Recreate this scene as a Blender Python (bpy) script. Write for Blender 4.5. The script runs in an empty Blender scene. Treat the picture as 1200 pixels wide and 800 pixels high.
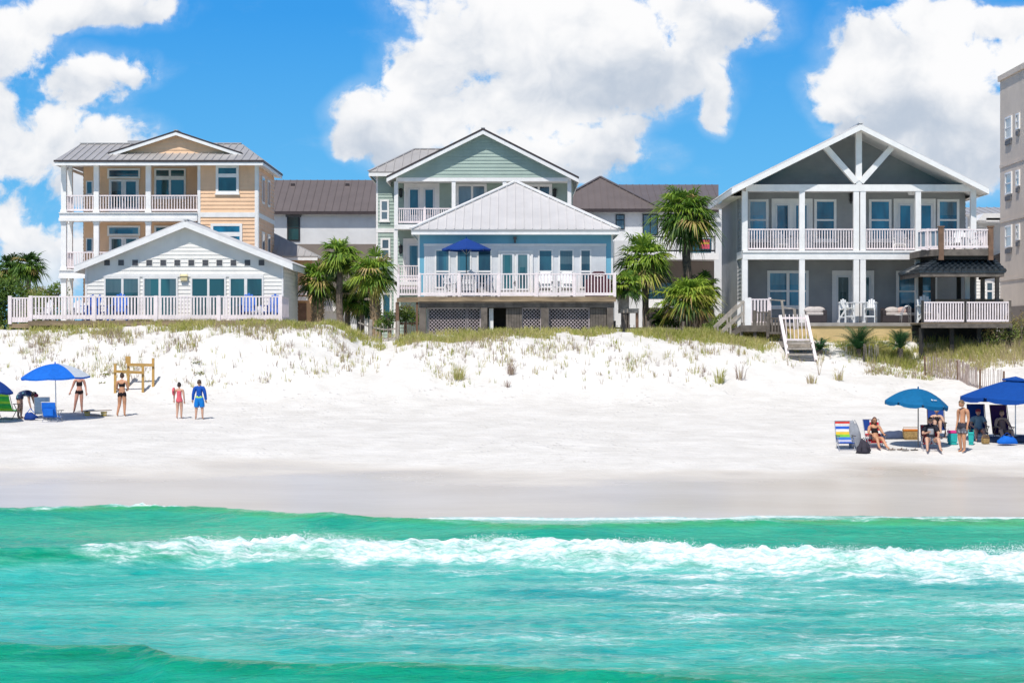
import bpy, math, random
import numpy as np
from mathutils import Vector, Matrix, noise as mnoise
R = math.radians
rnd = random.Random(7)
F, CH, HOR = 2400.0, 5.0, 400.0      # lens in photo pixels, eye height over the sea, level horizon
def X(u, Y): return (u-600.0)*Y/F
def Z(v, Y): return CH+(HOR-v)*Y/F
def P(u, v, Y): return Vector((X(u, Y), Y, Z(v, Y)))
scene = bpy.context.scene
COL = scene.collection
OFF = {}

# ---------------------------------------------------------------- mesh builder
class MB:
    def __init__(s): s.v = []; s.f = []; s.m = []; s.mi = 0; s.col = None
    def add(s, vs, fs):
        n = len(s.v); s.v.extend([tuple(p) for p in vs])
        for f in fs: s.f.append(tuple(i+n for i in f)); s.m.append(s.mi)
        return s
    def quad(s, *p): return s.add(p, [tuple(range(len(p)))])
    def box(s, x0, x1, y0, y1, z0, z1):
        if x0 > x1: x0, x1 = x1, x0
        if y0 > y1: y0, y1 = y1, y0
        if z0 > z1: z0, z1 = z1, z0
        return s.add([(x0,y0,z0),(x1,y0,z0),(x1,y1,z0),(x0,y1,z0),(x0,y0,z1),(x1,y0,z1),(x1,y1,z1),(x0,y1,z1)],
              [(0,3,2,1),(4,5,6,7),(0,1,5,4),(1,2,6,5),(2,3,7,6),(3,0,4,7)])
    def bar(s, a, b, w, h, up=(0,0,1)):
        a = Vector(a); b = Vector(b); d = (b-a)
        if d.length < 1e-6: return s
        d.normalize(); up = Vector(up)
        if abs(d.dot(up)) > .98: up = Vector((0,1,0))
        x = d.cross(up).normalized()*(w/2); y = x.cross(d).normalized()*(h/2)
        vs = [a-x-y, a+x-y, a+x+y, a-x+y, b-x-y, b+x-y, b+x+y, b-x+y]
        return s.add(vs, [(0,1,2,3),(7,6,5,4),(0,4,5,1),(1,5,6,2),(2,6,7,3),(3,7,4,0)])
    def tube(s, pts, rad, n=8, cap=True):
        pts = [Vector(p) for p in pts]
        if not hasattr(rad, '__len__'): rad = [rad]*len(pts)
        vs = []; fs = []; ref = None
        for i, p in enumerate(pts):
            d = (pts[min(i+1, len(pts)-1)]-pts[max(i-1, 0)])
            d = d.normalized() if d.length > 1e-9 else Vector((0,0,1))
            if ref is None: ref = Vector((1,0,0)) if abs(d.x) < .9 else Vector((0,1,0))
            x = (ref - d*ref.dot(d)).normalized(); y = d.cross(x); ref = x
            for k in range(n):
                a = 2*math.pi*k/n
                vs.append(p+(x*math.cos(a)+y*math.sin(a))*rad[i])
        for i in range(len(pts)-1):
            for k in range(n):
                k2 = (k+1) % n
                fs.append((i*n+k, i*n+k2, (i+1)*n+k2, (i+1)*n+k))
        if cap:
            fs.append(tuple(range(n-1, -1, -1))); fs.append(tuple((len(pts)-1)*n+k for k in range(n)))
        return s.add(vs, fs)
    def ell(s, c, r, nu=12, nv=8, rot=None):
        c = Vector(c); vs = []; fs = []
        if not hasattr(r, '__len__'): r = (r, r, r)
        for j in range(nv+1):
            t = math.pi*j/nv
            for i in range(nu):
                a = 2*math.pi*i/nu
                p = Vector((r[0]*math.sin(t)*math.cos(a), r[1]*math.sin(t)*math.sin(a), r[2]*math.cos(t)))
                if rot: p = rot @ p
                vs.append(c+p)
        for j in range(nv):
            for i in range(nu):
                i2 = (i+1) % nu
                fs.append((j*nu+i, (j+1)*nu+i, (j+1)*nu+i2, j*nu+i2))
        return s.add(vs, fs)
    def prism(s, poly, n):          # extrude a planar polygon by vector n
        n = Vector(n); k = len(poly); a = [Vector(p) for p in poly]; b = [p+n for p in a]
        return s.add(a+b, [tuple(range(k)), tuple(range(2*k-1, k-1, -1))]+[(i, i+k, (i+1) % k+k, (i+1) % k) for i in range(k)])
    def build(s, name, mat, parent=None, smooth=False, bevel=0):
        me = bpy.data.meshes.new(name)
        off = OFF.get(parent.name, Vector((0,0,0))) if parent else Vector((0,0,0))
        vs = [(x-off[0], y-off[1], z-off[2]) for x, y, z in s.v] if off.length else s.v
        me.from_pydata(vs, [], s.f)
        mats = mat if isinstance(mat, (list, tuple)) else [mat]
        for m in mats: me.materials.append(m)
        if len(mats) > 1: me.polygons.foreach_set('material_index', s.m)
        if smooth: me.polygons.foreach_set('use_smooth', [True]*len(me.polygons))
        me.update()
        o = bpy.data.objects.new(name, me); COL.objects.link(o)
        if s.col is not None:
            at = me.attributes.new('tint', 'FLOAT', 'FACE'); at.data.foreach_set('value', s.col)
        if parent: o.parent = parent; OFF[o.name] = off
        if bevel:
            b = o.modifiers.new('bevel', 'BEVEL'); b.width = bevel; b.segments = 2; b.limit_method = 'ANGLE'
        return o

def build_split(mb, name, mat, parent):
    "one object per box of a builder (8 vertices each)"
    for i in range(0, len(mb.v), 8):
        q = MB(); q.add(mb.v[i:i+8], [tuple(j-i for j in f) for f in mb.f if i <= f[0] < i+8]); q.build(name, mat, parent)
def tag(o, label=None, cat=None, group=None, kind=None):
    if label: o['label'] = label
    if cat: o['category'] = cat
    if group: o['group'] = group
    if kind: o['kind'] = kind
    return o
def thing(name, loc, label, cat, group=None):
    o = bpy.data.objects.new(name, None); COL.objects.link(o)
    o.location = loc; o.empty_display_size = .3; OFF[o.name] = Vector(loc)
    return tag(o, label, cat, group)
def copy_tree(o, parent=None):
    c = o.copy(); COL.objects.link(c)
    if parent: c.parent = parent
    for ch in list(o.children): copy_tree(ch, c)
    return c
def place(proto, loc, rz, label, used, group=None, sc=1.0):
    o = proto if not used else copy_tree(proto)
    o.location = loc; o.rotation_euler = (0, 0, rz); o.scale = (sc, sc, sc)
    o['label'] = label
    if group: o['group'] = group
    used.append(o); return o

# ---------------------------------------------------------------- materials
def nt(m):
    m.use_nodes = True; t = m.node_tree; t.nodes.clear(); return t
class G:
    "tiny node-graph helper"
    def __init__(s, t): s.t = t
    def n(s, ty, **kw):
        n = s.t.nodes.new(ty)
        for k, v in kw.items(): setattr(n, k, v)
        return n
    def set(s, sock, val):
        if isinstance(val, bpy.types.NodeSocket): s.t.links.new(val, sock)
        elif val is not None: sock.default_value = val
    def math(s, op, a, b=None, c=None, clamp=False):
        n = s.n('ShaderNodeMath', operation=op, use_clamp=clamp)
        s.set(n.inputs[0], a)
        if b is not None: s.set(n.inputs[1], b)
        if c is not None: s.set(n.inputs[2], c)
        return n.outputs[0]
    def noise(s, vec, scale, detail=4, rough=.5, dist=0, dim='3D'):
        n = s.n('ShaderNodeTexNoise', noise_dimensions=dim)
        s.set(n.inputs['Vector'], vec)
        n.inputs['Scale'].default_value = scale; n.inputs['Detail'].default_value = detail
        n.inputs['Roughness'].default_value = rough; n.inputs['Distortion'].default_value = dist
        return n.outputs['Fac']
    def mix(s, f, a, b, blend='MIX'):
        n = s.n('ShaderNodeMix', data_type='RGBA', blend_type=blend)
        s.set(n.inputs[0], f); s.set(n.inputs[6], a); s.set(n.inputs[7], b)
        return n.outputs[2]
    def step(s, x, a, b, lo=0., hi=1.):
        n = s.n('ShaderNodeMapRange', interpolation_type='SMOOTHSTEP')
        s.set(n.inputs[0], x); s.set(n.inputs[1], a); s.set(n.inputs[2], b); s.set(n.inputs[3], lo); s.set(n.inputs[4], hi)
        return n.outputs[0]
    def vmul(s, v, k):
        n = s.n('ShaderNodeVectorMath', operation='MULTIPLY'); s.set(n.inputs[0], v); n.inputs[1].default_value = k
        return n.outputs[0]
    def sep(s, v):
        n = s.n('ShaderNodeSeparateXYZ'); s.set(n.inputs[0], v); return n.outputs
    def comb(s, x, y, z):
        n = s.n('ShaderNodeCombineXYZ')
        for i, q in enumerate((x, y, z)): s.set(n.inputs[i], q)
        return n.outputs[0]
    def bump(s, h, dist, strength=1.):
        n = s.n('ShaderNodeBump'); s.set(n.inputs['Height'], h); n.inputs['Distance'].default_value = dist
        n.inputs['Strength'].default_value = strength; return n.outputs[0]
    def out(s, col, rough=.6, normal=None, **kw):
        b = s.n('ShaderNodeBsdfPrincipled'); s.set(b.inputs['Base Color'], col); s.set(b.inputs['Roughness'], rough)
        if normal is not None: s.set(b.inputs['Normal'], normal)
        for k, v in kw.items(): s.set(b.inputs[k], v)
        o = s.n('ShaderNodeOutputMaterial'); s.t.links.new(b.outputs[0], o.inputs[0]); return b
def c4(c): return (c[0], c[1], c[2], 1)
def mat(name, col, rough=.6, var=.12, scale=3., bump=0., bscale=20., spec=.5, metal=0., stretch=(1,1,1), second=None):
    m = bpy.data.materials.new(name); g = G(nt(m))
    tc = g.n('ShaderNodeTexCoord').outputs['Object']
    v = g.vmul(tc, stretch)
    n1 = g.noise(v, scale, 5, .6)
    f = g.step(n1, .3, .7)
    dark = second or tuple(c*(1-var*1.6) for c in col)
    colr = g.mix(f, c4(dark), c4(tuple(min(1, c*(1+var*.4)) for c in col)))
    grime = g.step(g.noise(g.vmul(tc, (2.6, 2.6, .5)), 1.1, 5, .68), .50, .80)
    colr = g.mix(g.math('MULTIPLY', grime, .16), colr, c4(tuple(c*.55 for c in col)))
    nor = None
    if bump: nor = g.bump(g.noise(v, bscale, 4, .6), bump)
    g.out(colr, rough, nor, **{'Specular IOR Level': spec, 'Metallic': metal})
    return m
def s2l(r, g, b):
    f = lambda c: (c/255/12.92) if c/255 <= .04045 else ((c/255+.055)/1.055)**2.4
    return (f(r), f(g), f(b))
M = {}
M['white'] = mat('white_paint', (.72,.73,.75), .5, .06, 1.5)
M['trim'] = mat('white_trim', (.84,.82,.80), .45, .05, 2)
M['rail'] = mat('white_rail_paint', (.85,.75,.75), .5, .07, 3)
M['peach'] = mat('peach_siding', (.84,.55,.345), .6, .06, 1.2)
M['tan'] = mat('tan_siding', (.60,.37,.20), .6, .06, 1.2)
M['wsiding'] = mat('white_siding', (.84,.81,.76), .55, .05, 1.2)
M['green'] = mat('sage_siding', (.35,.44,.385), .6, .06, 1.2)
M['blue'] = mat('sky_blue_paint', (.16,.43,.58), .6, .05, 1.2)
M['grey'] = mat('charcoal_siding', (.345,.345,.345), .6, .08, 1.2)
M['roof'] = mat('grey_metal_roof', (.46,.44,.43), .42, .06, .8, metal=.15)
M['roofl'] = mat('pale_metal_roof', (.62,.60,.60), .42, .05, .8, metal=.1)
M['brown_roof'] = mat('brown_metal_roof', (.175,.145,.14), .45, .06, .8, metal=.15)
M['dark_edge'] = mat('dark_roof_edge', (.05,.035,.035), .5, .1)
M['stucco'] = mat('white_stucco', (.70,.70,.70), .8, .05, 1, .01, 30)
M['condo'] = mat('beige_stucco', (.66,.56,.47), .85, .06, .6, .01, 30)
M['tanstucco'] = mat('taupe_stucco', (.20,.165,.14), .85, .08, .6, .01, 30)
M['yellow'] = mat('yellow_stucco', (.62,.46,.22), .85, .1, 1.2, .01, 25)
M['concrete'] = mat('concrete', (.36,.33,.30), .85, .15, 2, .01, 25)
M['wood'] = mat('weathered_wood', (.155,.13,.11), .85, .25, 3, .006, 30, stretch=(1,1,1))
M['woodl'] = mat('grey_bleached_wood', (.40,.35,.30), .85, .22, 4, .006, 30)
M['woodb'] = mat('brown_stained_wood', (.185,.105,.065), .75, .22, 3, .006, 30)
M['woody'] = mat('golden_new_lumber', (.50,.29,.08), .7, .15, 5, .004, 40)
M['deckwood'] = mat('tan_deck_board', (.31,.225,.14), .8, .28, 2.5, .006, 30, stretch=(.4,1,3))
M['dark'] = mat('dark_shadowed_timber', (.035,.032,.03), .9, .2)  # near-black timber: under-deck shade is put into its colour
M['black'] = mat('black_metal', (.015,.015,.017), .5, .1)
M['gvent'] = mat('grey_screen', (.12,.12,.13), .7, .1)
M['pinklat'] = mat('white_lattice', (.50,.43,.44), .7, .15, 3)
M['tile'] = mat('black_roof_tile', (.025,.035,.045), .45, .2, 3)
M['lamp'] = mat('cream_lamp', (.7,.6,.35), .5, .05)
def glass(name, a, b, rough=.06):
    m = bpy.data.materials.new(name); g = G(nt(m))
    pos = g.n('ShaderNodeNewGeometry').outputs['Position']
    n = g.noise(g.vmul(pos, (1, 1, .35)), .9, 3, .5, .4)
    col = g.mix(g.step(n, .35, .62), c4(a), c4(b))  # reflection of sea and sky painted into the pane colour
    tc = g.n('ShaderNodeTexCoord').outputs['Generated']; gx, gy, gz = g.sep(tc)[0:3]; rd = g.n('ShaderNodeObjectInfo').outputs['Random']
    col = g.mix(1., col, g.comb(*[g.math('MULTIPLY_ADD', rd, 1.1, .5)]*3), 'MULTIPLY')  # brightness varied per pane in the colour, for differing reflections
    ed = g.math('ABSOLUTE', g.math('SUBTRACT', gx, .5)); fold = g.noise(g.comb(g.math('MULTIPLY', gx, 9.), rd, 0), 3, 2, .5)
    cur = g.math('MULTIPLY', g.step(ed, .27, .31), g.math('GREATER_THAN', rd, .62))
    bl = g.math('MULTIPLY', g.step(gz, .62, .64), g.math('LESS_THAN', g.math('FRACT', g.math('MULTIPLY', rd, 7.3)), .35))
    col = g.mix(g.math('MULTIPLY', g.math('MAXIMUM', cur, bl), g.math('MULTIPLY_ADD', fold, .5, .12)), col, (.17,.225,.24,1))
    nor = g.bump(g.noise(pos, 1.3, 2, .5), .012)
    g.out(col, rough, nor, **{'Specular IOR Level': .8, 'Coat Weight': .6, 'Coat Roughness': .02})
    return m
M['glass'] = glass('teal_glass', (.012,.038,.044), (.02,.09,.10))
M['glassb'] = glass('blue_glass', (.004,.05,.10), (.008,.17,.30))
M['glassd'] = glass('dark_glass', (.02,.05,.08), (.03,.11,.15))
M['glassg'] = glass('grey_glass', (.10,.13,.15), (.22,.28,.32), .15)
def fabric(name, col, rough=.8, var=.08): return mat(name, col, rough, var, 8, .002, 120, spec=.2)

# ---------------------------------------------------------------- building helpers
def clap(mb, a0, a1, z0, z1, pos, axis='y', sgn=-1, pitch=.19, lip=.034, clip=None):
    "lapped boards on a wall; axis y: wall at y=pos facing sgn, boards run in x; axis x: boards run in y"
    n = max(1, int(round((z1-z0)/pitch))); h = (z1-z0)/n
    cl = clip or (lambda z: (a0, a1))
    def pt(a, off, z): return (a, pos+sgn*off, z) if axis == 'y' else (pos+sgn*off, a, z)
    for i in range(n):
        zb, zt = z0+i*h, z0+(i+1)*h
        b0, b1 = cl(zb); t0, t1 = cl(zt)
        if b1-b0 < .02: continue
        if t1 < t0: t0 = t1 = (t0+t1)/2
        mb.quad(pt(b0,lip,zb), pt(b1,lip,zb), pt(t1,.002,zt), pt(t0,.002,zt))
        mb.quad(pt(b0,.0,zb), pt(b1,.0,zb), pt(b1,lip,zb), pt(b0,lip,zb))
def wall_front(mb, u0, u1, v0, v1, Y, **kw):
    clap(mb, X(u0,Y), X(u1,Y), Z(v1,Y), Z(v0,Y), Y, **kw)
def pbox(mb, u0, u1, v0, v1, Y, d0, d1):        # front face measured at depth Y; box runs Y+d0 .. Y+d1
    return mb.box(X(u0,Y), X(u1,Y), Y+d0, Y+d1, Z(v1,Y), Z(v0,Y))
def window(parent, u0, u1, v0, v1, Y, cols=(), rows=(), fr=2.2, frame='trim', pane='glass', kind='window', proud=.07, sill=True, panes=None):
    "framed opening set proud of the wall face at Y. cols/rows are px positions of mullions"
    mb = MB(); mm = fr*.55
    pbox(mb, u0, u1, v0, v0+fr, Y, -proud, 0); pbox(mb, u0, u1, v1-fr, v1, Y, -proud, 0)
    pbox(mb, u0, u0+fr, v0+fr, v1-fr, Y, -proud+.003, 0); pbox(mb, u1-fr, u1, v0+fr, v1-fr, Y, -proud+.003, 0)
    for c in cols: pbox(mb, c[0] if hasattr(c,'__len__') else c-mm, c[1] if hasattr(c,'__len__') else c+mm, v0+fr, v1-fr, Y, -proud+.012, 0)
    for r in rows: pbox(mb, u0+fr, u1-fr, r[0] if hasattr(r,'__len__') else r-mm, r[1] if hasattr(r,'__len__') else r+mm, Y, -proud+.016, 0)
    if sill: pbox(mb, u0-1, u1+1, v1, v1+1.4, Y, -proud-.05, 0)
    o = mb.build(kind, M[frame], parent)
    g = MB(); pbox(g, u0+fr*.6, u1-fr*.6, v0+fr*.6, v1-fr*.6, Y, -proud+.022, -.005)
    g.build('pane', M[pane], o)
    return o
def metal_roof(mb, pts, spacing=.45, thick=.08, rib=.045, seam=True):
    "standing-seam slope: coplanar pts, first edge is the eave"
    pts = [Vector(p) for p in pts]
    e = (pts[1]-pts[0]).normalized(); n = None
    for k in range(2, len(pts)):
        n = e.cross(pts[k]-pts[0])
        if n.length > 1e-4: break
    n.normalize()
    if n.z < 0: n = -n
    r = n.cross(e)
    if r.z < 0: r = -r
    mb.prism(pts, -n*thick)
    if not seam: return
    q = [((p-pts[0]).dot(e), (p-pts[0]).dot(r)) for p in pts]
    s0 = min(a for a, b in q); s1 = max(a for a, b in q); k = int((s1-s0)/spacing)
    for i in range(1, k+1):
        s = s0+(s1-s0)*i/(k+1); hits = []
        for j in range(len(q)):
            (a, b), (c, d) = q[j], q[(j+1) % len(q)]
            if (a-s)*(c-s) < 0: hits.append(b+(d-b)*(s-a)/(c-a))
        if len(hits) >= 2 and max(hits)-min(hits) > .15:
            A = pts[0]+e*s+r*min(hits)+n*.018; B = pts[0]+e*s+r*(max(hits)-.04)+n*.018
            mb.bar(A, B, rib, .05, n)
def railing(parent, a, b, h, n_bal, mat='rail', posts=(0,1), bal=.045, post=.11, base=.09, name='railing', top=.09, post_mat=None, post_up=.06, lowrail=.10):
    "straight railing from a to b (deck-level points)"
    a = Vector(a); b = Vector(b); mb = MB(); up = Vector((0,0,1))
    mb.bar(a+up*(h-.03), b+up*(h-.03), top, .06); mb.bar(a+up*(base+lowrail/2), b+up*(base+lowrail/2), .05, lowrail)
    for i in range(n_bal):
        p = a.lerp(b, (i+.5)/n_bal); mb.bar(p+up*(base+.03), p+up*(h-.05), bal, bal, (b-a).normalized())
    o = mb.build(name, M[mat], parent)
    for t in posts:
        p = a.lerp(b, t); q = MB(); d = (b-a).normalized()
        q.bar(p-up*.02, p+up*(h+post_up), post, post, d)
        q.build('post', M[post_mat or mat], o)
    return o
# ================================================================ camera, sun, sky
cam = bpy.data.cameras.new('camera'); co = bpy.data.objects.new('camera', cam); COL.objects.link(co)
co.location = (0, 0, CH); co.rotation_euler = (R(90), 0, 0)
cam.sensor_width = 36; cam.lens = 36*F/1200; cam.clip_start = .5; cam.clip_end = 20000
scene.camera = co
SUN_EL, SUN_AZ = R(57), R(200)          # azimuth clockwise from +Y (inland); the sun stands over the sea, a little left
sd = bpy.data.lights.new('sun', 'SUN'); sd.energy = 4.3; sd.angle = R(.53); sd.color = (1, .955, .89)
so = bpy.data.objects.new('sun', sd); COL.objects.link(so)
sv = Vector((math.sin(SUN_AZ)*math.cos(SUN_EL), math.cos(SUN_AZ)*math.cos(SUN_EL), math.sin(SUN_EL)))
so.rotation_euler = sv.to_track_quat('Z', 'Y').to_euler(); so.location = (0, -20, 60)

w = bpy.data.worlds.new('World'); scene.world = w; w.use_nodes = True
t = w.node_tree; t.nodes.clear(); g = G(t)
sky = g.n('ShaderNodeTexSky', sky_type='NISHITA'); sky.sun_disc = False
sky.sun_elevation = SUN_EL; sky.sun_rotation = SUN_AZ; sky.air_density = 1.0; sky.dust_density = .3; sky.ozone_density = 2.5
d = g.n('ShaderNodeTexCoord').outputs['Generated']
dx, dy, dz = g.sep(d)[0:3]
ady = g.math('MAXIMUM', g.math('ABSOLUTE', dy), .12)
U = g.math('DIVIDE', dx, ady); W = g.math('DIVIDE', dz, ady)      # tangent-plane direction coordinates
skyc = g.mix(1., sky.outputs[0], (.085,)*3+(1,), 'MULTIPLY')
# deepen the low part of the sky to the saturated azure of the photograph
ramp = g.n('ShaderNodeValToRGB'); g.set(ramp.inputs[0], g.math('MULTIPLY', W, 4.0))
e = ramp.color_ramp.elements
e[0].position = 0; e[0].color = c4(s2l(118,202,250)); e[1].position = 1; e[1].color = c4(s2l(36,142,230))
q = e.new(.30); q.color = c4(s2l(90,186,247)); q = e.new(.64); q.color = c4(s2l(46,158,240))
low = g.step(dz, .25, .6, 1, 0)
base = g.mix(g.math('MULTIPLY', low, .9), skyc, ramp.outputs[0])
# cumulus: soft clumps at fixed directions, broken up by noise
def px(u, v, ru, rv): return ((u-600)/F, (HOR-v)/F, ru/F, rv/F)
clumps = [(8,55,72,52),(-20,120,60,60),(45,185,115,52),(120,165,75,42),(135,78,62,24),(100,95,60,40),(70,150,60,40),(120,12,100,22),(60,22,50,20),(40,300,70,60),(0,250,60,50),(110,215,90,40),
 (650,50,170,80),(570,45,95,70),(505,85,65,48),(452,140,62,40),(420,162,36,30),(540,150,120,52),(620,120,140,60),(745,85,110,52),(835,22,88,44),(815,60,50,40),(835,110,26,42),(690,170,70,36),(640,185,130,34),(560,195,90,30),(725,150,40,22),(600,5,140,40),(480,180,60,26),
 (1045,55,80,55),(1010,105,62,46),(1085,30,90,42),(1120,120,95,70),(985,130,36,24),(1165,150,80,70),(1190,85,60,50),(1130,185,80,40),(1160,30,60,24),(1060,135,90,55),
 (700,60,120,60),(590,180,150,40),(660,205,70,18),(1100,100,110,80),(1000,150,40,24),(1090,190,80,30),(860,15,60,26)]
def blobs(Us, Ws, want_t=True):
    acc = None; tacc = None
    for c in clumps:
        cu, cw, ru, rw = px(*c)
        a = g.math('MULTIPLY_ADD', Us, 1/ru, -cu/ru); b = g.math('MULTIPLY_ADD', Ws, 1/rw, -cw/rw)
        q = g.math('MULTIPLY_ADD', b, b, g.math('MULTIPLY', a, a))
        k = g.math('MAXIMUM', g.math('MULTIPLY_ADD', q, -.52, 1. if c[2] > 24 else .66), 0.)
        acc = k if acc is None else g.math('MAXIMUM', acc, k)
        tb = g.math('MULTIPLY', g.math('MULTIPLY', k, k), b)
        tacc = tb if tacc is None else g.math('ADD', tacc, tb)
    return acc, tacc
p2 = g.comb(U, W, g.math('MULTIPLY', dy, .6))
warp = g.n('ShaderNodeTexNoise'); g.set(warp.inputs['Vector'], p2); warp.inputs['Scale'].default_value = 26; warp.inputs['Detail'].default_value = 3
wv = g.n('ShaderNodeVectorMath', operation='MULTIPLY_ADD'); g.set(wv.inputs[0], warp.outputs['Color']); wv.inputs[1].default_value = (.024,.018,0); 
wo = g.n('ShaderNodeVectorMath', operation='SUBTRACT'); g.set(wo.inputs[0], p2); wo.inputs[1].default_value = (.012,.009,0)
g.set(wv.inputs[2], wo.outputs[0]); pw = wv.outputs[0]
Us, Ws, _ = g.sep(pw)[0:3]
den, tt = blobs(Us, Ws)
front = g.step(dy, 0., .1)
gen = g.math('MULTIPLY', g.step(g.noise(d, 2.2, 3, .5), .45, .7), 1.)      # loose cloud in the rest of the sky
den = g.math('ADD', g.math('MULTIPLY', den, front), g.math('MULTIPLY', gen, g.math('SUBTRACT', 1., front)))
vor = g.n('ShaderNodeTexVoronoi', feature='SMOOTH_F1'); g.set(vor.inputs['Vector'], pw); vor.inputs['Scale'].default_value = 58; vor.inputs['Smoothness'].default_value = .6
vor.inputs['Detail'].default_value = 2.5; vor.inputs['Roughness'].default_value = .55
puff = g.math('SUBTRACT', 1., vor.outputs['Distance'])
fine = g.noise(pw, 34, 10, .66)
big = g.noise(p2, 14, 4, .55)
nz = g.math('ADD', g.math('MULTIPLY', g.math('SUBTRACT', puff, .5), .30), g.math('ADD', g.math('MULTIPLY', g.math('SUBTRACT', fine, .5), 1.35), g.math('MULTIPLY', g.math('SUBTRACT', big, .5), .55)))
tot = g.math('ADD', den, nz)
alpha = g.step(tot, .34, .62)
veil_ = g.math('MULTIPLY', g.math('MULTIPLY', g.step(den, .0, .6), g.step(g.math('ADD', fine, g.math('MULTIPLY', big, .6)), .58, 1.0)), .28)
alpha = g.math('MULTIPLY', alpha, g.step(W, .015, .05, .55, 1.))
wisp = g.math('MULTIPLY', g.step(g.noise(g.comb(U, g.math('MULTIPLY', W, 2.2), 0), 17, 7, .65), .56, .82), .30)
alpha = g.math('MAXIMUM', alpha, g.math('MULTIPLY', wisp, g.step(den, .0, .3, .35, 1.)))
# shade: undersides and thick hearts grey-blue, sunlit tops white
sh = g.math('ADD', g.math('MULTIPLY', tt, .62), g.math('MULTIPLY', g.math('SUBTRACT', g.noise(pw, 24, 6, .6), .47), 1.9))
sh2 = g.math('ADD', sh, g.math('MULTIPLY', g.math('SUBTRACT', puff, .55), .35))
lit = g.step(sh2, -.95, .36)
ccol = g.mix(lit, c4(s2l(190,202,218)), c4(s2l(253,253,254)))
final = g.mix(alpha, g.mix(veil_, base, c4(s2l(240,246,251))), ccol)
bg = g.n('ShaderNodeBackground'); g.set(bg.inputs[0], final); bg.inputs[1].default_value = 1.0
wo_ = g.n('ShaderNodeOutputWorld'); t.links.new(bg.outputs[0], wo_.inputs[0])
w.cycles.sampling_method = 'MANUAL'; w.cycles.sample_map_resolution = 512
scene.view_settings.view_transform = 'Standard'; scene.view_settings.look = 'None'; scene.view_settings.exposure = 0
scene.cycles.max_bounces = 6; scene.cycles.use_denoising = True

# ================================================================ terrain
def fbm(x, y, s, o=3):
    return mnoise.fractal(Vector((x*s, y*s, 3.7)), 1., 2., o)
CREST_U = [-300,-60,0,100,200,330,385,425,445,500,600,700,800,860,900,950,1000,1050,1100,1150,1200,1300]
CREST_V = [392,394,392,384,382,379,381,401,404,396,393,391,394,400,405,412,417,424,424,417,412,405]
BACK_V  = [388,388,388,384,382,378,380,392,394,392,390,388,389,391,393,396,397,398,398,397,396,394]
GY = [-4000,40,54,57.6,61,66,72,78,83,87]
GZ = [-60,-3.2,-.5,0,.22,.74,1.36,1.72,2.02,2.45]
def ground_raw(x, y):
    if y < 86.9: return float(np.interp(y, GY, GZ))
    u = 600+F*x/93.5
    zc = Z(float(np.interp(u, CREST_U, CREST_V)), 93.5); zb = Z(float(np.interp(u, CREST_U, BACK_V)), 97.)
    return float(np.interp(y, [87,88.6,91.8,93.5,97,99,110,125,4000], [2.45,3.0,zc-.55,zc,zb,5.0,5.0,5.0,5.0]))
def ground_z(x, y):
    z = sum(ground_raw(x, y+k) for k in (-.9,-.45,0,.45,.9))/5
    k = min(1, max(0, (y-84)/5))*min(1, max(0, (99-y)/3))
    z += k*(fbm(x, y, .30, 3)*.20+fbm(x+9, y, 1.1, 2)*.03)
    if y > 62: z += fbm(x, y*1.6, .25, 3)*.05*min(1, (y-62)/8)
    if 55 < y < 71: z += (math.sin(x*.23+1.2*math.sin(x*.11))*.05+.07*fbm(x*.5+4, y*.6, .22, 2))*min(1, (y-55)/4, (71-y)/3)
    return z
def axis(lo, hi, st, far):
    a = list(np.arange(lo, hi+st/2, st)); s = st
    L = []; p = lo
    while p > -far: s *= 1.35; p -= s; L.append(p)
    s = st; H = []; p = hi
    while p < far: s *= 1.35; p += s; H.append(p)
    return L[::-1]+a+H
def sheet(name, xs, ys, fz, m):
    nx, ny = len(xs), len(ys); vs = [(x, y, fz(x, y)) for y in ys for x in xs]
    fs = [(j*nx+i, j*nx+i+1, (j+1)*nx+i+1, (j+1)*nx+i) for j in range(ny-1) for i in range(nx-1)]
    me = bpy.data.meshes.new(name); me.from_pydata(vs, [], fs)
    me.polygons.foreach_set('use_smooth', [True]*len(fs)); me.materials.append(m); me.update()
    o = bpy.data.objects.new(name, me); COL.objects.link(o); o['kind'] = 'structure'
    return o
m = bpy.data.materials.new('white_quartz_sand'); g = G(nt(m)); M['sand'] = m
pos = g.n('ShaderNodeNewGeometry').outputs['Position']; pz = g.sep(pos)[2]; py = g.sep(pos)[1]
n1 = g.noise(pos, .7, 6, .66); n2 = g.noise(pos, 9, 4, .65)
dry = g.mix(g.step(n1, .3, .72), c4((.63,.605,.57)), c4((.735,.712,.68)))
dry = g.mix(g.math('MULTIPLY', g.step(n2, .44, .28), .18), dry, c4((.50,.45,.40)))
# footprints and wind-blown pocks, denser along the trampled strip
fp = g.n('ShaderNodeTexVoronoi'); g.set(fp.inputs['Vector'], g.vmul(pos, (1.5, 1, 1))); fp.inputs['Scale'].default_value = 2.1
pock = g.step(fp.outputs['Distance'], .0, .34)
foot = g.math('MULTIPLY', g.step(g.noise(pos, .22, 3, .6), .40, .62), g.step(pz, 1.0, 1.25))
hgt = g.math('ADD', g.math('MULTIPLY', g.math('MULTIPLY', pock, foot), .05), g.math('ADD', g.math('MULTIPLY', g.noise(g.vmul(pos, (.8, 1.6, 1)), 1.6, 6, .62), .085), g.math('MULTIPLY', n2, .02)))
shade = g.mix(g.math('MULTIPLY', g.math('MULTIPLY', g.step(pock, .5, .0), foot), .42), dry, c4((.52,.47,.43)))  # shade in the hollows painted as a darker sand colour
flk = g.math('MULTIPLY', g.step(g.noise(g.vmul(pos, (.8, 1, 1)), 5.5, 5, .7), .60, .66), g.math('MULTIPLY', g.step(pz, .92, 1.0), g.step(pz, 1.25, 1.05)))
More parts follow.
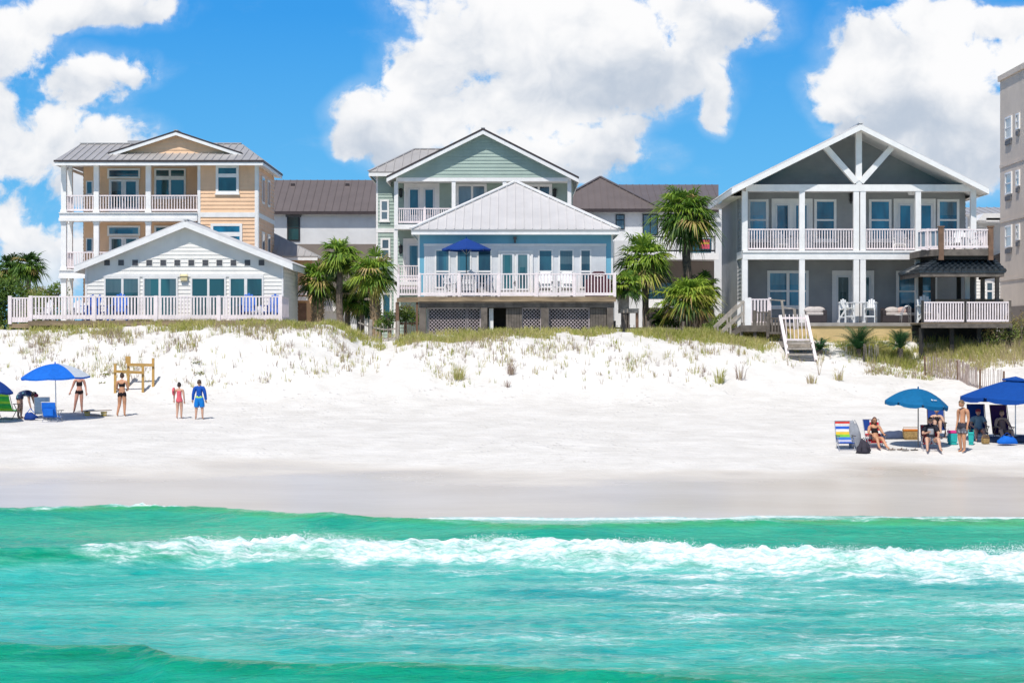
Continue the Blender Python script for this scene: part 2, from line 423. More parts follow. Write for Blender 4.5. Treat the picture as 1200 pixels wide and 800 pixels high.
flk = g.math('MULTIPLY', flk, g.step(g.noise(pos, .35, 3, .6), .42, .62))
shade = g.mix(g.math('MULTIPLY', flk, .55), shade, c4((.30,.25,.20)))
edge = g.math('ADD', pz, g.math('ADD', g.math('MULTIPLY', g.math('SUBTRACT', g.noise(g.vmul(pos, (.20, .35, 1)), .7, 3, .5), .5), 1.0), g.math('MULTIPLY', g.math('SUBTRACT', g.noise(g.vmul(pos, (.5, 1.6, 1)), 1.2, 4, .6), .5), .10)))
wet = g.step(edge, 1.05, .58)
wc = g.mix(g.step(g.noise(g.vmul(pos, (.14, .55, 1)), .8, 4, .55), .3, .72), c4((.59,.53,.455)), c4((.655,.60,.53)))
hgt = g.math('MULTIPLY', hgt, g.math('MULTIPLY_ADD', wet, -.92, 1.))
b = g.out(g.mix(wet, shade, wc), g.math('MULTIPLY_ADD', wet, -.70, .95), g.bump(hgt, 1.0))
b.inputs['Specular IOR Level'].default_value = .4
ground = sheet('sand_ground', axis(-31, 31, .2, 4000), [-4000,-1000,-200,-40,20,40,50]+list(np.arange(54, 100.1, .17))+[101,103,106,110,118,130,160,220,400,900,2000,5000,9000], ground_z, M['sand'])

# ================================================================ sea
W1U, W1V = [-400,0,150,200,300,450,640,800,900,1200], [748,752,753,766,771,776,780,793,803,815]
W2U, W2V = [-400,0,130,240,430,640,800,1000,1200,1600], [645,642,640,634,633,635,639,645,647,648]
W3U, W3V = [-400,0,110,230,320,440,560,640,800,1000,1200,1600], [596,594,591,592,598,604,609,612,609,607,607,607]
def crest(x, y0, us, vs, amp): return (CH-amp)*F/(float(np.interp(600+F*x/y0, us, vs))-HOR)
def wave(x, y, yc, amp, back, frontw):
    d = y-yc
    return amp*(1/(1+(d/back)**2)**1.3 if d < 0 else math.exp(-(d/frontw)**2))
SEA = []
def sea_z(x, y):
    if y < -200 or abs(x) > 400: SEA.append((0,0)); return 0. if y < 57 else -.3
    u = 600+F*x/max(y, 20)
    z = -.02; foam = 0
    c1 = crest(x, 30, W1U, W1V, .42)+.5*fbm(x, 3, .16, 2); z += wave(x, y, c1, .42, 1.5, .8)
    for k in range(4, 40): 
        if y < 25: z += wave(x, y, 24-k*7+2*math.sin(x*.05+k*2), .35, 1.8, 1.0)
    c2 = crest(x, 45, W2U, W2V, .46)+.35*fbm(x, 8, .3, 2); d2 = y-c2
    brk = float(np.interp(u, [60,110,180,320], [0,.7,.88,1]))
    z += wave(x, y, c2, .50+brk*(.09*fbm(x, 1, .7, 3)+.05*fbm(x, 4, 2.4, 2)), 1.25, .5)
    c3 = crest(x, 55, W3U, W3V, .36)+.2*fbm(x, 5, .4, 2); z += wave(x, y, c3, .36, 1.5, .7)
    # white water on the breaker: from its lip back towards the sea
    back = 3.4+1.4*fbm(x, 2, .22, 2)+.8*fbm(x, 12, .9, 2)+float(np.interp(u,[300,700,1200],[-.6,.5,.9]))
    if -back-1 < d2 < 1.3:
        f = .97 if d2 > -.3 else max(0, .97-.97*((-d2-.3)/back))
        f *= max(.2, 1+.42*fbm(x*.6+3, y+x*.22, .9, 4))
        f *= 1 if d2 < .7 else max(0, 1-(d2-.7)/.5)
        foam = max(foam, brk*f)
    # torn streaks left behind it, stronger on the right
    s = float(np.interp(u, [0,300,600,900,1200], [.22,.32,.46,.55,.58]))*float(np.interp(y, [29,32,36,41,44], [.0,.75,.85,.95,1]))*(1 if y < c2 else 0)
    foam = max(foam, s*max(0, .72+.9*fbm(x*.6+31, y, .33, 3)))
    foam = max(foam, .42*math.exp(-((y-c1-1.0)/.8)**2)*max(0, .4+fbm(x, 40, .4, 2)))
    # wash on the sand behind the last wave
    wash = float(np.interp(u, [0,90,200,420,560,850,1000,1200], [.8,.65,.5,.5,1.05,1.0,.75,.9]))
    edge = max(c3+1.1, 57.9+.5*fbm(x, 17, .10, 2))+.45*fbm(x, 21, .35, 3)
    if y > c3-.2: foam = max(foam, wash*(.34+.55*math.exp(-((y-edge+.25)/.45)**2)))
    if c3-.35 < y < c3+.2: foam = max(foam, .62*max(0,.5+fbm(x, 33, .5, 3)))
    z += .055*fbm(x*.55, y, .8, 3)+.022*fbm(x, y*1.3, 2.6, 2)
    if foam > .3: z += (foam-.25)*(.14*abs(fbm(x, y, 1.7, 4))+.10*fbm(x+5, y, 4.5, 2))
    if y > c3+.5: z = z*max(0, 1-(y-c3-.5)/.6)+.02
    gz = ground_raw(x, y)
    if y > c3+.5: z = max(z, gz+.045) if y < edge else gz-.35*min(1,(y-edge)/.12)
    SEA.append((foam, z)); return z
m = bpy.data.materials.new('sea_water'); g = G(nt(m))
pos = g.n('ShaderNodeNewGeometry').outputs['Position']; pz = g.sep(pos)[2]; py = g.sep(pos)[1]
fo = g.n('ShaderNodeAttribute', attribute_name='foam').outputs['Fac']
n1 = g.noise(g.vmul(pos, (.30, .9, 1)), .55, 5, .6, .6)
n2 = g.noise(g.vmul(pos, (.45, 1.2, 1)), 1.3, 5, .62, .4)
turq = g.mix(g.step(n1, .32, .68), c4((.004,.345,.29)), c4((.05,.50,.425)))
nb = g.noise(g.vmul(pos, (.22, .6, 1)), .33, 4, .55, 1.2); nb2 = g.noise(g.vmul(pos, (.16, .8, 1)), .5, 5, .6, 1.5)
turq = g.mix(g.math('MULTIPLY', g.step(n2, .50, .75), .30), turq, c4((.16,.57,.46)))
turq = g.mix(g.math('MULTIPLY', g.step(nb, .50, .64), .85), turq, c4((.002,.315,.31)))
turq = g.mix(g.math('MULTIPLY', g.step(nb2, .50, .68), .60), turq, c4((.14,.55,.44)))
green = g.mix(g.step(n2, .35, .65), c4((.002,.25,.125)), c4((.006,.35,.19)))
near = g.step(py, 33, 30)
gr = g.math('MAXIMUM', g.step(g.math('ADD', pz, g.math('MULTIPLY', g.math('SUBTRACT', n1, .5), .22)), .10, .33), g.math('MULTIPLY', near, .8))
gr = g.math('MAXIMUM', gr, g.step(py, 47.5, 50.5, 0, .55))
green = g.mix(g.math('MULTIPLY', g.step(py, 49, 53), g.step(n1, .35, .6, .35, .9)), green, c4((.075,.42,.17)))
wcol = g.mix(gr, turq, green)
fa = g.noise(g.vmul(pos, (.34, 1, 1)), 2.0, 8, .68, .9); fb = g.noise(g.vmul(pos, (.7, 1.2, 1)), 6.5, 6, .68, .4)
vz = g.n('ShaderNodeTexVoronoi', feature='DISTANCE_TO_EDGE'); g.set(vz.inputs['Vector'], g.vmul(pos, (.42, 1, 1))); vz.inputs['Scale'].default_value = 1.1
lace = g.step(vz.outputs['Distance'], .16, .0)
fn = g.math('ADD', g.math('ADD', g.math('MULTIPLY', fa, .62), g.math('MULTIPLY', fb, .38)), g.math('MULTIPLY', lace, .09))
thr = g.math('MULTIPLY_ADD', fo, -.46, .78)
fm = g.math('POWER', g.step(g.math('SUBTRACT', fn, thr), -.08, .20), 1.25)
fm = g.math('MULTIPLY', fm, g.step(fo, .02, .15))
veil = g.math('MULTIPLY', g.step(g.math('SUBTRACT', fn, thr), -.26, .08), g.math('MULTIPLY_ADD', fo, .75, .10))
wcol = g.mix(veil, wcol, c4((.36,.72,.65)))
fcol = g.mix(g.step(fb, .36, .60), c4((.50,.68,.68)), c4((.86,.88,.89)))  # teal-grey among the whites is shade put into the foam colour
colr = g.mix(fm, wcol, fcol)
hb = g.math('ADD', g.math('MULTIPLY', g.noise(g.vmul(pos, (.5, 1.2, 1)), 3.2, 6, .62, .3), .10), g.math('ADD', g.math('MULTIPLY', fb, .04), g.math('MULTIPLY', g.noise(g.vmul(pos, (.7, 1.1, 1)), 11, 4, .6, .3), .022)))
bs = g.out(colr, g.math('MULTIPLY_ADD', fm, .6, .10), g.bump(hb, 1.0))
bs.inputs['IOR'].default_value = 1.33; bs.inputs['Specular IOR Level'].default_value = .24
M['sea'] = m
ys_sea = [-6000,-2000,-700,-250]+list(np.arange(-190, 20, 5))+[20,22,24,25.5]+list(np.arange(26.5, 60.6, .085))
sea = sheet('sea_water', axis(-18.5, 18.5, .1, 4000), ys_sea, sea_z, m)
at = sea.data.attributes.new('foam', 'FLOAT', 'POINT'); at.data.foreach_set('value', [a for a, b in SEA])

# spray torn off the breaking crest
rs = random.Random(11); vs_, fs_ = [], []
for i in range(42000):
    x = rs.uniform(-18, 18); yc = crest(x, 45, W2U, W2V, .46)+.35*fbm(x, 8, .3, 2); u = 600+F*x/yc
    a = float(np.interp(u, [90,200,360], [0,.5,1]))*max(.05, .55+1.2*fbm(x, 77, .45, 3))
    if rs.random() > a: continue
    h = abs(rs.gauss(0, .085))*(.35+a); r = rs.uniform(.003, .008)*(1 if h < .2 else .6); y = yc+rs.gauss(.05, .22); z = .44+.05*fbm(x,1,.7,3)+h
    n = len(vs_); vs_ += [(x-r,y-r,z-r*.7),(x+r,y-r,z-r*.7),(x,y+r,z-r*.7),(x,y,z+r)]; fs_ += [(n,n+2,n+1),(n,n+1,n+3),(n+1,n+2,n+3),(n+2,n,n+3)]
me = bpy.data.meshes.new('sea_spray'); me.from_pydata(vs_, [], fs_); M['spray'] = mat('white_spray', (.82,.84,.85), .8, .03); me.materials.append(M['spray'])
o = bpy.data.objects.new('sea_spray', me); COL.objects.link(o); tag(o, 'white droplets of spray along the breaking wave crest', 'sea spray', kind='stuff')
# ================================================================ houses
def gable_clip(ua, va, ul, vl, ur, vr, Y, inset=0):
    "x-range of a gable at height z; apex (ua,va), feet (ul,vl) and (ur,vr)"
    xa, za, xl, zl, xr, zr = X(ua,Y), Z(va,Y), X(ul,Y), Z(vl,Y), X(ur,Y), Z(vr,Y)
    def f(z):
        tl = min(1, max(0, (z-zl)/(za-zl))); tr = min(1, max(0, (z-zr)/(za-zr)))
        return (xl+(xa-xl)*tl, xr+(xa-xr)*tr)
    return f
def column(parent, u0, u1, v0, v1, Y, d0=0., mat='trim', cap=True):
    mb = MB(); w = X(u1,Y)-X(u0,Y); x0, x1 = X(u0,Y), X(u1,Y); za, zb = Z(v0,Y), Z(v1,Y)
    mb.box(x0, x1, Y+d0, Y+d0+w, zb, za)
    if cap:
        mb.box(x0-.03, x1+.03, Y+d0-.03, Y+d0+w+.03, za-.14, za-.004); mb.box(x0-.03, x1+.03, Y+d0-.03, Y+d0+w+.03, zb+.004, zb+.16)
    return mb.build('column', M[mat], parent)
def gable_roof(parent, ua, va, ul, vl, ur, vr, Y0, Y1, mat, fascia='trim', fh=.22, spacing=.45, thick=.07, edge='dark_edge'):
    "two slopes from gable front Y0 to Y1 measured at Y0; returns roof object; adds rake fascias and soffit"
    A, L, Rr = P(ua,va,Y0), P(ul,vl,Y0), P(ur,vr,Y0); b = Vector((0, Y1-Y0, 0)); up = Vector((0,0,thick))
    mb = MB()
    metal_roof(mb, [L+b, L, A, A+b], spacing, thick); metal_roof(mb, [Rr, Rr+b, A+b, A], spacing, thick)
    mb.bar(A+Vector((0,-.02,.03)), A+b+Vector((0,0,.03)), .22, .05)
    ro = mb.build('roof', M[mat], parent)
    fb = MB()
    for q, s in ((L, -1), (Rr, 1)):
        d = (A-q).normalized(); n = Vector((-d.z*s*-1, 0, abs(d.x)))
        dn = Vector((0,0,-(thick+fh)/1.0)); t = Vector((0,0,-thick))
        poly = [q+t, A+t, A+dn, q+dn]
        fb.prism([p+Vector((0,-.035,0)) for p in poly], (0,.07,0))
        # eave fascia running back
        fb.prism([q+t+Vector((s*.004,.04,0)), q+dn+Vector((s*.004,.04,0)), q+dn+b+Vector((s*.004,0,0)), q+t+b+Vector((s*.004,0,0))], (-s*.05,0,0))
    fb.build('fascia', M[fascia], ro)
    if edge:
        e = MB()
        for q in (L, Rr):
            e.prism([q+Vector((0,-.05,.02)), A+Vector((0,-.05,.02)), A+Vector((0,-.05,-thick-.005)), q+Vector((0,-.05,-thick-.005))], (0,.08,0))
        e.build('drip_edge', M[edge], ro)
    return ro
def sconce(parent, u, v, Y, mat='black'):
    mb = MB(); c = P(u, v, Y); mb.box(c.x-.09, c.x+.09, Y-.17, Y-.02, c.z-.2, c.z+.16); mb.prism([(c.x-.13,Y-.2,c.z+.16),(c.x+.13,Y-.2,c.z+.16),(c.x,Y-.1,c.z+.27)], (0,.17,0))
    mb.box(c.x-.06, c.x+.06, Y-.03, Y, c.z-.28, c.z+.22)
    return mb.build('wall_lamp', M[mat], parent)
def french_door(parent, u0, u1, v0, v1, Y, p1, p2, pv, pane='glass', transom=None):
    "double glazed door; p1,p2 pane px ranges"
    mb = MB(); pbox(mb, u0, u1, v0, v1, Y, -.05, 0)
    for a, b in ((u0, u0+2.2), (u1-2.2, u1)): pbox(mb, a, b, v0-.5, v1, Y, -.09, -.052)
    pbox(mb, u0+2.2, u1-2.2, v0-.5, v0+2, Y, -.09, -.052)
    o = mb.build('french_door', M['trim'], parent)
    for k, (a, b) in enumerate((p1, p2)):
        lf = MB(); e = 2.2
        pbox(lf, a-e, a, pv[0]-e, pv[1]+e, Y, -.095, -.055); pbox(lf, b, b+e, pv[0]-e, pv[1]+e, Y, -.095, -.055)
        pbox(lf, a, b, pv[0]-e, pv[0], Y, -.092, -.055); pbox(lf, a, b, pv[1], pv[1]+e, Y, -.092, -.055)
        l = lf.build('door_leaf', M['white'], o)
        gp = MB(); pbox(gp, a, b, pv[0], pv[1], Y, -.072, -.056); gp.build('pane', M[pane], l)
    h = MB(); c = P((p1[1]+p2[0])/2, v1-16, Y); h.bar((c.x-.1, Y-.13, c.z), (c.x+.03, Y-.13, c.z), .03, .03); h.box(c.x-.02, c.x+.02, Y-.13, Y-.095, c.z-.08, c.z+.08)
    h.build('handle', M['black'], o)
    return o
def corner_board(mb, u0, u1, v0, v1, Y, p=.035): pbox(mb, u0, u1, v0, v1, Y, -p, .0)

# ---------------------------------------------------------------- peach three-storey house (behind the cottage, left)
def peach_house():
    Y = 110.; Yr = 112.7; Yb = 117.5
    h = thing('peach_house', (X(185,Y), 114, 5.0), 'peach three storey house with stacked white column porches and grey metal hip roof', 'house')
    x0, xr0, x1 = X(71,Y), X(232,Y), X(302,Y); g0 = 4.8; top = Z(189,Y)
    mb = MB()       # core: right block + body behind the porch
    mb.box(xr0+.02, x1-.02, Y+.02, Yb-.02, g0, top); xl = X(98, Yr)
    mb.box(xl+.02, xr0, Yr+.02, Yb-.02, g0, top)
    mb.build('core_wall', M['tan'], h)
    mb = MB(); wall_front(mb, 232, 302, 190, 400, Y, pitch=.21); mb.build('front_siding', M['peach'], h)
    for a in ((Y, Yb, x1, 1), (Yr, Yb, xl, -1), (Y, Yr, xr0, -1)):
        mb = MB(); clap(mb, a[0], a[1], g0, top, a[2], 'x', a[3], .21); mb.build('side_siding', M['peach'], h)
    mb = MB(); wall_front(mb, 98, 234, 186, 402, Yr, pitch=.21); mb.build('porch_siding', M['peach'], h)
    tr = MB()
    for a, b in ((231.5,235), (298.6,302.4)): corner_board(tr, a, b, 190.5, 400, Y, .04)
    corner_board(tr, 235, 298.6, 249, 254.5, Y, .05); corner_board(tr, 235, 298.6, 190.5, 193, Y, .05)
    pbox(tr, 302.4, 303.2, 190.5, 400, Y, .0, .16)
    tr.box(x1+.024, x1+.05, Y+.2, Yb, Z(254.5,Y), Z(249,Y))
    tr.build('corner_trim', M['trim'], h)
    # porch floors, beams, ceilings
    for (va, vb, nm) in ((249,257,'porch_floor'), (316,324,'porch_floor')):
        mb = MB(); mb.box(X(70,Y), X(231.4,Y), Y-.10, Yr+.0, Z(vb,Y), Z(va,Y))
        pbox(mb, 69.4, 231.4, va+6.3, vb+2.2, Y, -.15, -.1)
        pbox(mb, 69.6, 231.4, va, va+.9, Y, -.18, -.1)
        mb.build(nm, M['trim'], h)
    mb = MB(); mb.box(X(70,Y), X(303,Y), Y-.05, Yr, Z(190.3,Y), Z(188,Y)); mb.build('porch_ceiling', M['trim'], h)
    for (a, b) in ((190.5,249), (259,316), (326,398)):
        for u in (71.4, 109.6, 170.6): column(h, u, u+6, a, b, Y)
        column(h, 79, 84.5, a, b, Yr-.4)
    # railings
    for (vt, vb_) in ((228.5,249), (295,316)):
        hh = Z(vt,Y)-Z(vb_,Y)
        for a, b, n in ((77.4,109.6,10), (115.6,170.6,17), (176.6,231.4,17)):
            railing(h, (X(a,Y),Y+.12,Z(vb_,Y)), (X(b,Y),Y+.12,Z(vb_,Y)), hh, n, posts=())
        railing(h, (X(74.4,Y),Y+.3,Z(vb_,Y)), (X(74.4,Y),Yr-.4,Z(vb_,Y)), hh, 12, posts=())
    for dv in (0, 67):
        window(h, 126, 164.5, 197.5+dv, 209.5+dv, Yr, rows=(), fr=2.2, pane='glassb', sill=False)
        french_door(h, 128, 163, 211+dv, 250+dv, Yr, (131,142.5), (148,159.5), (213+dv,243+dv))
        window(h, 181, 218, 197.5+dv, 232+dv, Yr, cols=((198,200.5),), rows=((206.5+dv,211+dv),), pane='glass')
        window(h, 101, 109, 212+dv, 228+dv, Yr, fr=1.2, pane='glassd')
    window(h, 253, 280, 194, 227, Y, rows=((203.7,208),), fr=3)
    window(h, 247, 284, 262, 290, Y, rows=((272,277),), fr=3, pane='glassb')
    for dv in (0,66):
        for ya, yb in ((111.6,112.7), (114.2,115.3)):
            s = MB(); p = MB(); zc = Z(236+dv,Y); s.box(x1+.02, x1+.06, ya, yb, zc, zc+1.5); p.box(x1+.055, x1+.066, ya+.12, yb-.12, zc+.12, zc+1.38)
            so_ = s.build('side_window', M['trim'], h); p.build('pane', M['glassd'], so_)
    # hip roof + front gable
    Ye = 109.15; ze = Z(188.2,Ye); El, Er = X(63,Ye), X(308.5,Ye); Yk = 118.4; Ym = 114.2
    Rl, Rr_, zr = X(94,Ym), X(283,Ym), Z(169,Ym)
    mb = MB(); a, b, c, d = Vector((El,Ye,ze)), Vector((Er,Ye,ze)), Vector((Er,Yk,ze)), Vector((El,Yk,ze)); r1, r2 = Vector((Rl,Ym,zr)), Vector((Rr_,Ym,zr))
    metal_roof(mb, [a,b,r2,r1], .4); metal_roof(mb, [b,c,r2], .4); metal_roof(mb, [c,d,r1,r2], .4); metal_roof(mb, [d,a,r1], .4)
    mb.bar(r1+Vector((0,0,.04)), r2+Vector((0,0,.04)), .25, .06)
    ro = mb.build('roof', M['roof'], h)
    mb = MB(); mb.box(El+.03, Er-.03, Ye+.03, Ye+.08, ze-.25, ze-.085); mb.box(Er-.08, Er-.031, Ye+.081, Yk, ze-.25, ze-.085); mb.box(El+.031, El+.08, Ye+.081, Yk, ze-.25, ze-.085)
    mb.box(El+.081, Er-.081, Ye+.081, Y-.0, ze-.2, ze-.16); mb.box(x1+.01, Er-.081, Y, Yk, ze-.2, ze-.16); mb.build('fascia', M['trim'], ro)
    mb = MB(); mb.box(El-.01, Er+.01, Ye-.012, Ye+.03, ze-.075, ze+.03); mb.box(Er-.03, Er+.012, Ye+.031, Yk, ze-.075, ze+.03); mb.build('drip_edge', M['dark_edge'], ro)
    Yg = 111.; mb = MB(); zb = Z(180,Yg)
    clap(mb, 0, 0, zb, Z(156,Yg), Yg+.35, 'y', -1, .21, clip=gable_clip(206,156.5,138,179.5,274,179.5,Yg))
    mb.prism([P(139,180,Yg)+Vector((0,.37,0)), P(273,180,Yg)+Vector((0,.37,0)), P(206,157.5,Yg)+Vector((0,.37,0))], (0,1.5,0))
    mb.build('gable_siding', M['peach'], h)
    gable_roof(h, 206, 153.4, 126.5, 179.3, 284, 179.3, Yg, 117, 'roof', fh=.18, thick=.06)
    mb = MB(); c = P(150, 166.5, 115.5); mb.bar(c, c+Vector((1.5,0,.02)), .3, .12); mb.build('ridge_vent', M['roof'], ro)
    # low metal-roofed wing on the right rear
    Yw = 116.5
    w = MB(); w.box(X(300,Yw), X(366,Yw), Yw, Yw+6, 4.8, Z(300,Yw)); wo = w.build('wing_wall', M['tan'], h)
    mb = MB(); e0, e1 = P(298,300,Yw-.5), P(372,300,Yw-.5); rr = P(316,271.5,Yw+3.); rl = P(300,268,Yw+3)
    metal_roof(mb, [e0,e1,rr,rl], .42); metal_roof(mb, [e1, e1+Vector((0,7,0)), rr], .42)
    mb.build('wing_roof', M['roof'], h)
    mb = MB(); mb.box(e0.x, e1.x, Yw-.5, Yw-.44, e0.z-.24, e0.z-.085); mb.build('fascia', M['trim'], h)
    # little rear balcony seen between the palm trunks
    Yq = 115.8; q = MB(); q.box(X(340,Yq), X(360,Yq), Yq, Yq+.7, Z(352,Yq), Z(347.5,Yq)); bo = q.build('balcony', M['trim'], h)
    railing(bo, (X(341,Yq),Yq+.05,Z(347.5,Yq)), (X(360,Yq),Yq+.05,Z(347.5,Yq)), .62, 9, posts=(0,1), post=.07)
    q = MB(); q.box(X(345,Yq+.6), X(359,Yq+.6), Yq+.6, Yq+.66, 5, Z(355,Yq+.6)); q.build('door', M['woodb'], h)
    return h
peach_house()

# ---------------------------------------------------------------- white beach cottage (front left)
def cottage():
    Y = 98.; h = thing('beach_cottage', (X(217,Y), 101, 5.6), 'low white clapboard cottage with broad gable roof and a row of small square vents', 'house')
    dk = Z(375.5, 94.5); g0 = 4.9
    xl, xr = X(100,Y), X(332,Y); Yb = 104.5
    zt = Z(312,Y)
    mb = MB(); mb.prism([(xl+.02,Y+.02,g0),(xr-.02,Y+.02,g0),(xr-.02,Y+.02,zt),(X(217,Y),Y+.02,Z(262.5,Y)),(xl+.02,Y+.02,zt)], (0,Yb-Y-.04,0))
    mb.build('core_wall', M['wsiding'], h)
    mb = MB(); cl = gable_clip(217,262,100,308,332,308,Y); clap(mb, xl, xr, g0, Z(262.5,Y), Y, 'y', -1,   .185, .028, clip=cl); mb.build('front_siding', M['wsiding'], h)
    for xx, sg in ((xr, 1), (xl, -1)): mb = MB(); clap(mb, Y, Yb, g0, zt, xx, 'x', sg,   .185, .028); mb.build('side_siding', M['wsiding'], h)
    tr = MB(); corner_board(tr, 99.8, 102, 311, 374, Y, .04); corner_board(tr, 330, 332.2, 311, 374, Y, .04)
    corner_board(tr, 120.5, 211, 321.3, 324.4, Y, .055); corner_board(tr, 221, 309, 321.3, 324.4, Y, .055)
    tr.build('corner_trim', M['trim'], h)
    for i in range(12):
        u = 122.3+i*16.45; mb = MB(); pbox(mb, u-.7, u+7.3, 303.8, 311.8, Y, -.035, -.0); v = mb.build('square_vent', M['wsiding'], h)
        mb = MB(); pbox(mb, u, u+6.6, 304.5, 311.1, Y, -.045, -.036)
        for k in range(4): pbox(mb, u, u+6.6, 305+k*1.7, 305.5+k*1.7, Y, -.06, -.046)
        mb.build('screen', M['gvent'], v)
    for (a, b, c) in ((122,164,(142.3,145)), (167.5,208.5,(186,188.7)), (223.5,265,(243,245.6)), (268.5,309,(286.3,289.8))):
        window(h, a, b, 324.6, 373, Y, cols=(c,), fr=2., kind='sliding_door', sill=False, pane='glass')
    mb = MB(); c = P(216,326,Y); mb.box(c.x-.16,c.x+.16,Y-.16,Y-.022,c.z-.12,c.z+.1); mb.prism([(c.x-.2,Y-.2,c.z+.1),(c.x+.2,Y-.2,c.z+.1),(c.x+.1,Y-.1,c.z+.2),(c.x-.1,Y-.1,c.z+.2)],(0,.17,0)); mb.build('wall_lamp', M['lamp'], h)
    gable_roof(h, 217, 258, 86.5, 311, 343, 308, Y-.42, Yb+.5, 'roofl', fh=.26, thick=.08, edge=None)
    mb = MB()    # soffit under the front overhang
    A, L, Rr = P(217,258,Y-.4), P(88,311,Y-.4), P(341.5,308,Y-.4); dn = Vector((0,0,-.24))
    mb.quad(L+dn, A+dn, A+dn+Vector((0,.4,0)), L+dn+Vector((0,.4,0))); mb.quad(A+dn, Rr+dn, Rr+dn+Vector((0,.4,0)), A+dn+Vector((0,.4,0))); mb.build('soffit', M['wsiding'], h)
    # deck
    Yd = 94.5; z = Z(375.5,Yd); mb = MB(); n = 24
    for i in range(n):
        ya = Yd+(Y-Yd)*i/n; mb.box(X(33,Yd), X(331,Yd), ya+.006, ya+(Y-Yd)/n-.006, z-.04, z)
    dkk = mb.build('deck', M['deckwood'], h)
    mb = MB(); mb.box(X(33,Yd), X(331,Yd), Yd-.05, Yd-.003, z-.24, z-.045); mb.box(X(33,Yd), X(331,Yd), Yd+.5, Yd+.6, z-.32, z-.045); mb.build('rim_joist', M['deckwood'], dkk)
    mb = MB()
    for u in (36, 75, 112, 150, 182, 222, 262, 300, 328): mb.box(X(u,Yd)-.08, X(u,Yd)+.08, Yd+.3, Yd+.46, 4.6, z-.32)
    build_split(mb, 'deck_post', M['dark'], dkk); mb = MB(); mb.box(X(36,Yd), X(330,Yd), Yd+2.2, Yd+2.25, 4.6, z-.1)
    mb.build('under_deck_shade', M['dark'], dkk)  # near-black sheet in place of the shade under the deck
    hh = Z(346.8,Yd)-z
    for a, b, nb in ((35.5,110,19), (110,182.5,19), (182.5,256,19), (256,328.5,19)):
        railing(h, (X(a,Yd),Yd+.08,z), (X(b,Yd),Yd+.08,z), hh, nb, posts=(0,1) if b > 300 else (0,), post=.16, bal=.07, base=.06, lowrail=.2, post_up=.02)
    railing(h, (X(328.5,Yd),Yd+.16,z), (X(328.5,Yd),Y-.1,z), hh, 14, posts=(), bal=.07)
    # lower landing at the left end
    z2 = Z(379,Yd); mb = MB(); mb.box(X(7,Yd), X(33,Yd)-.01, Yd+.6, Yd+3.4, z2-.2, z2); mb.build('landing', M['deckwood'], h)
    railing(h, (X(8,Yd),Yd+.62,z2), (X(34,Yd),Yd+.62,z2), Z(348.2,Yd)-z2, 8, posts=(0,), post=.16, bal=.07, base=.06, lowrail=.24, post_up=.08)
    mb = MB(); mb.box(X(9,Yd)-.06, X(9,Yd)+.06, Yd+.7, Yd+.82, 4.4, z2-.2); mb.box(X(32,Yd)-.06, X(32,Yd)+.06, Yd+.7, Yd+.82, 4.4, z2-.2); build_split(mb, 'deck_post', M['wood'], h)
    return h
cottage()

# ---------------------------------------------------------------- sky-blue house on stilts (centre)
def lattice(mb, x0, x1, z0, z1, y, pitch=.17, w=.026):
    for sgn, yy in ((1, y), (-1, y+.012)):
        L = (x1-x0)+(z1-z0); k = int(L/pitch)
        for i in range(1, k+1):
            s = i*pitch
            if sgn > 0: a = (x0+max(0, s-(z1-z0)), z0+min(s, z1-z0)); b = (x0+min(s, x1-x0), z0+max(0, s-(x1-x0)))
            else: a = (x0+max(0, s-(z1-z0)), z1-min(s, z1-z0)); b = (x0+min(s, x1-x0), z1-max(0, s-(x1-x0)))
            mb.bar((a[0],yy,a[1]), (b[0],yy,b[1]), .01, w, (0,1,0)) if False else mb.prism([(a[0]-w*.7,yy,a[1]),(a[0]+w*.7,yy,a[1]),(b[0]+w*.7,yy,b[1]),(b[0]-w*.7,yy,b[1])], (0,.01,0))
    mb.box(x0-.04, x1+.04, y-.02, y+.03, z1-.02, z1+.05); mb.box(x0-.04, x0+.02, y-.015, y+.03, z0, z1-.02); mb.box(x1-.02, x1+.04, y-.015, y+.03, z0, z1-.02)
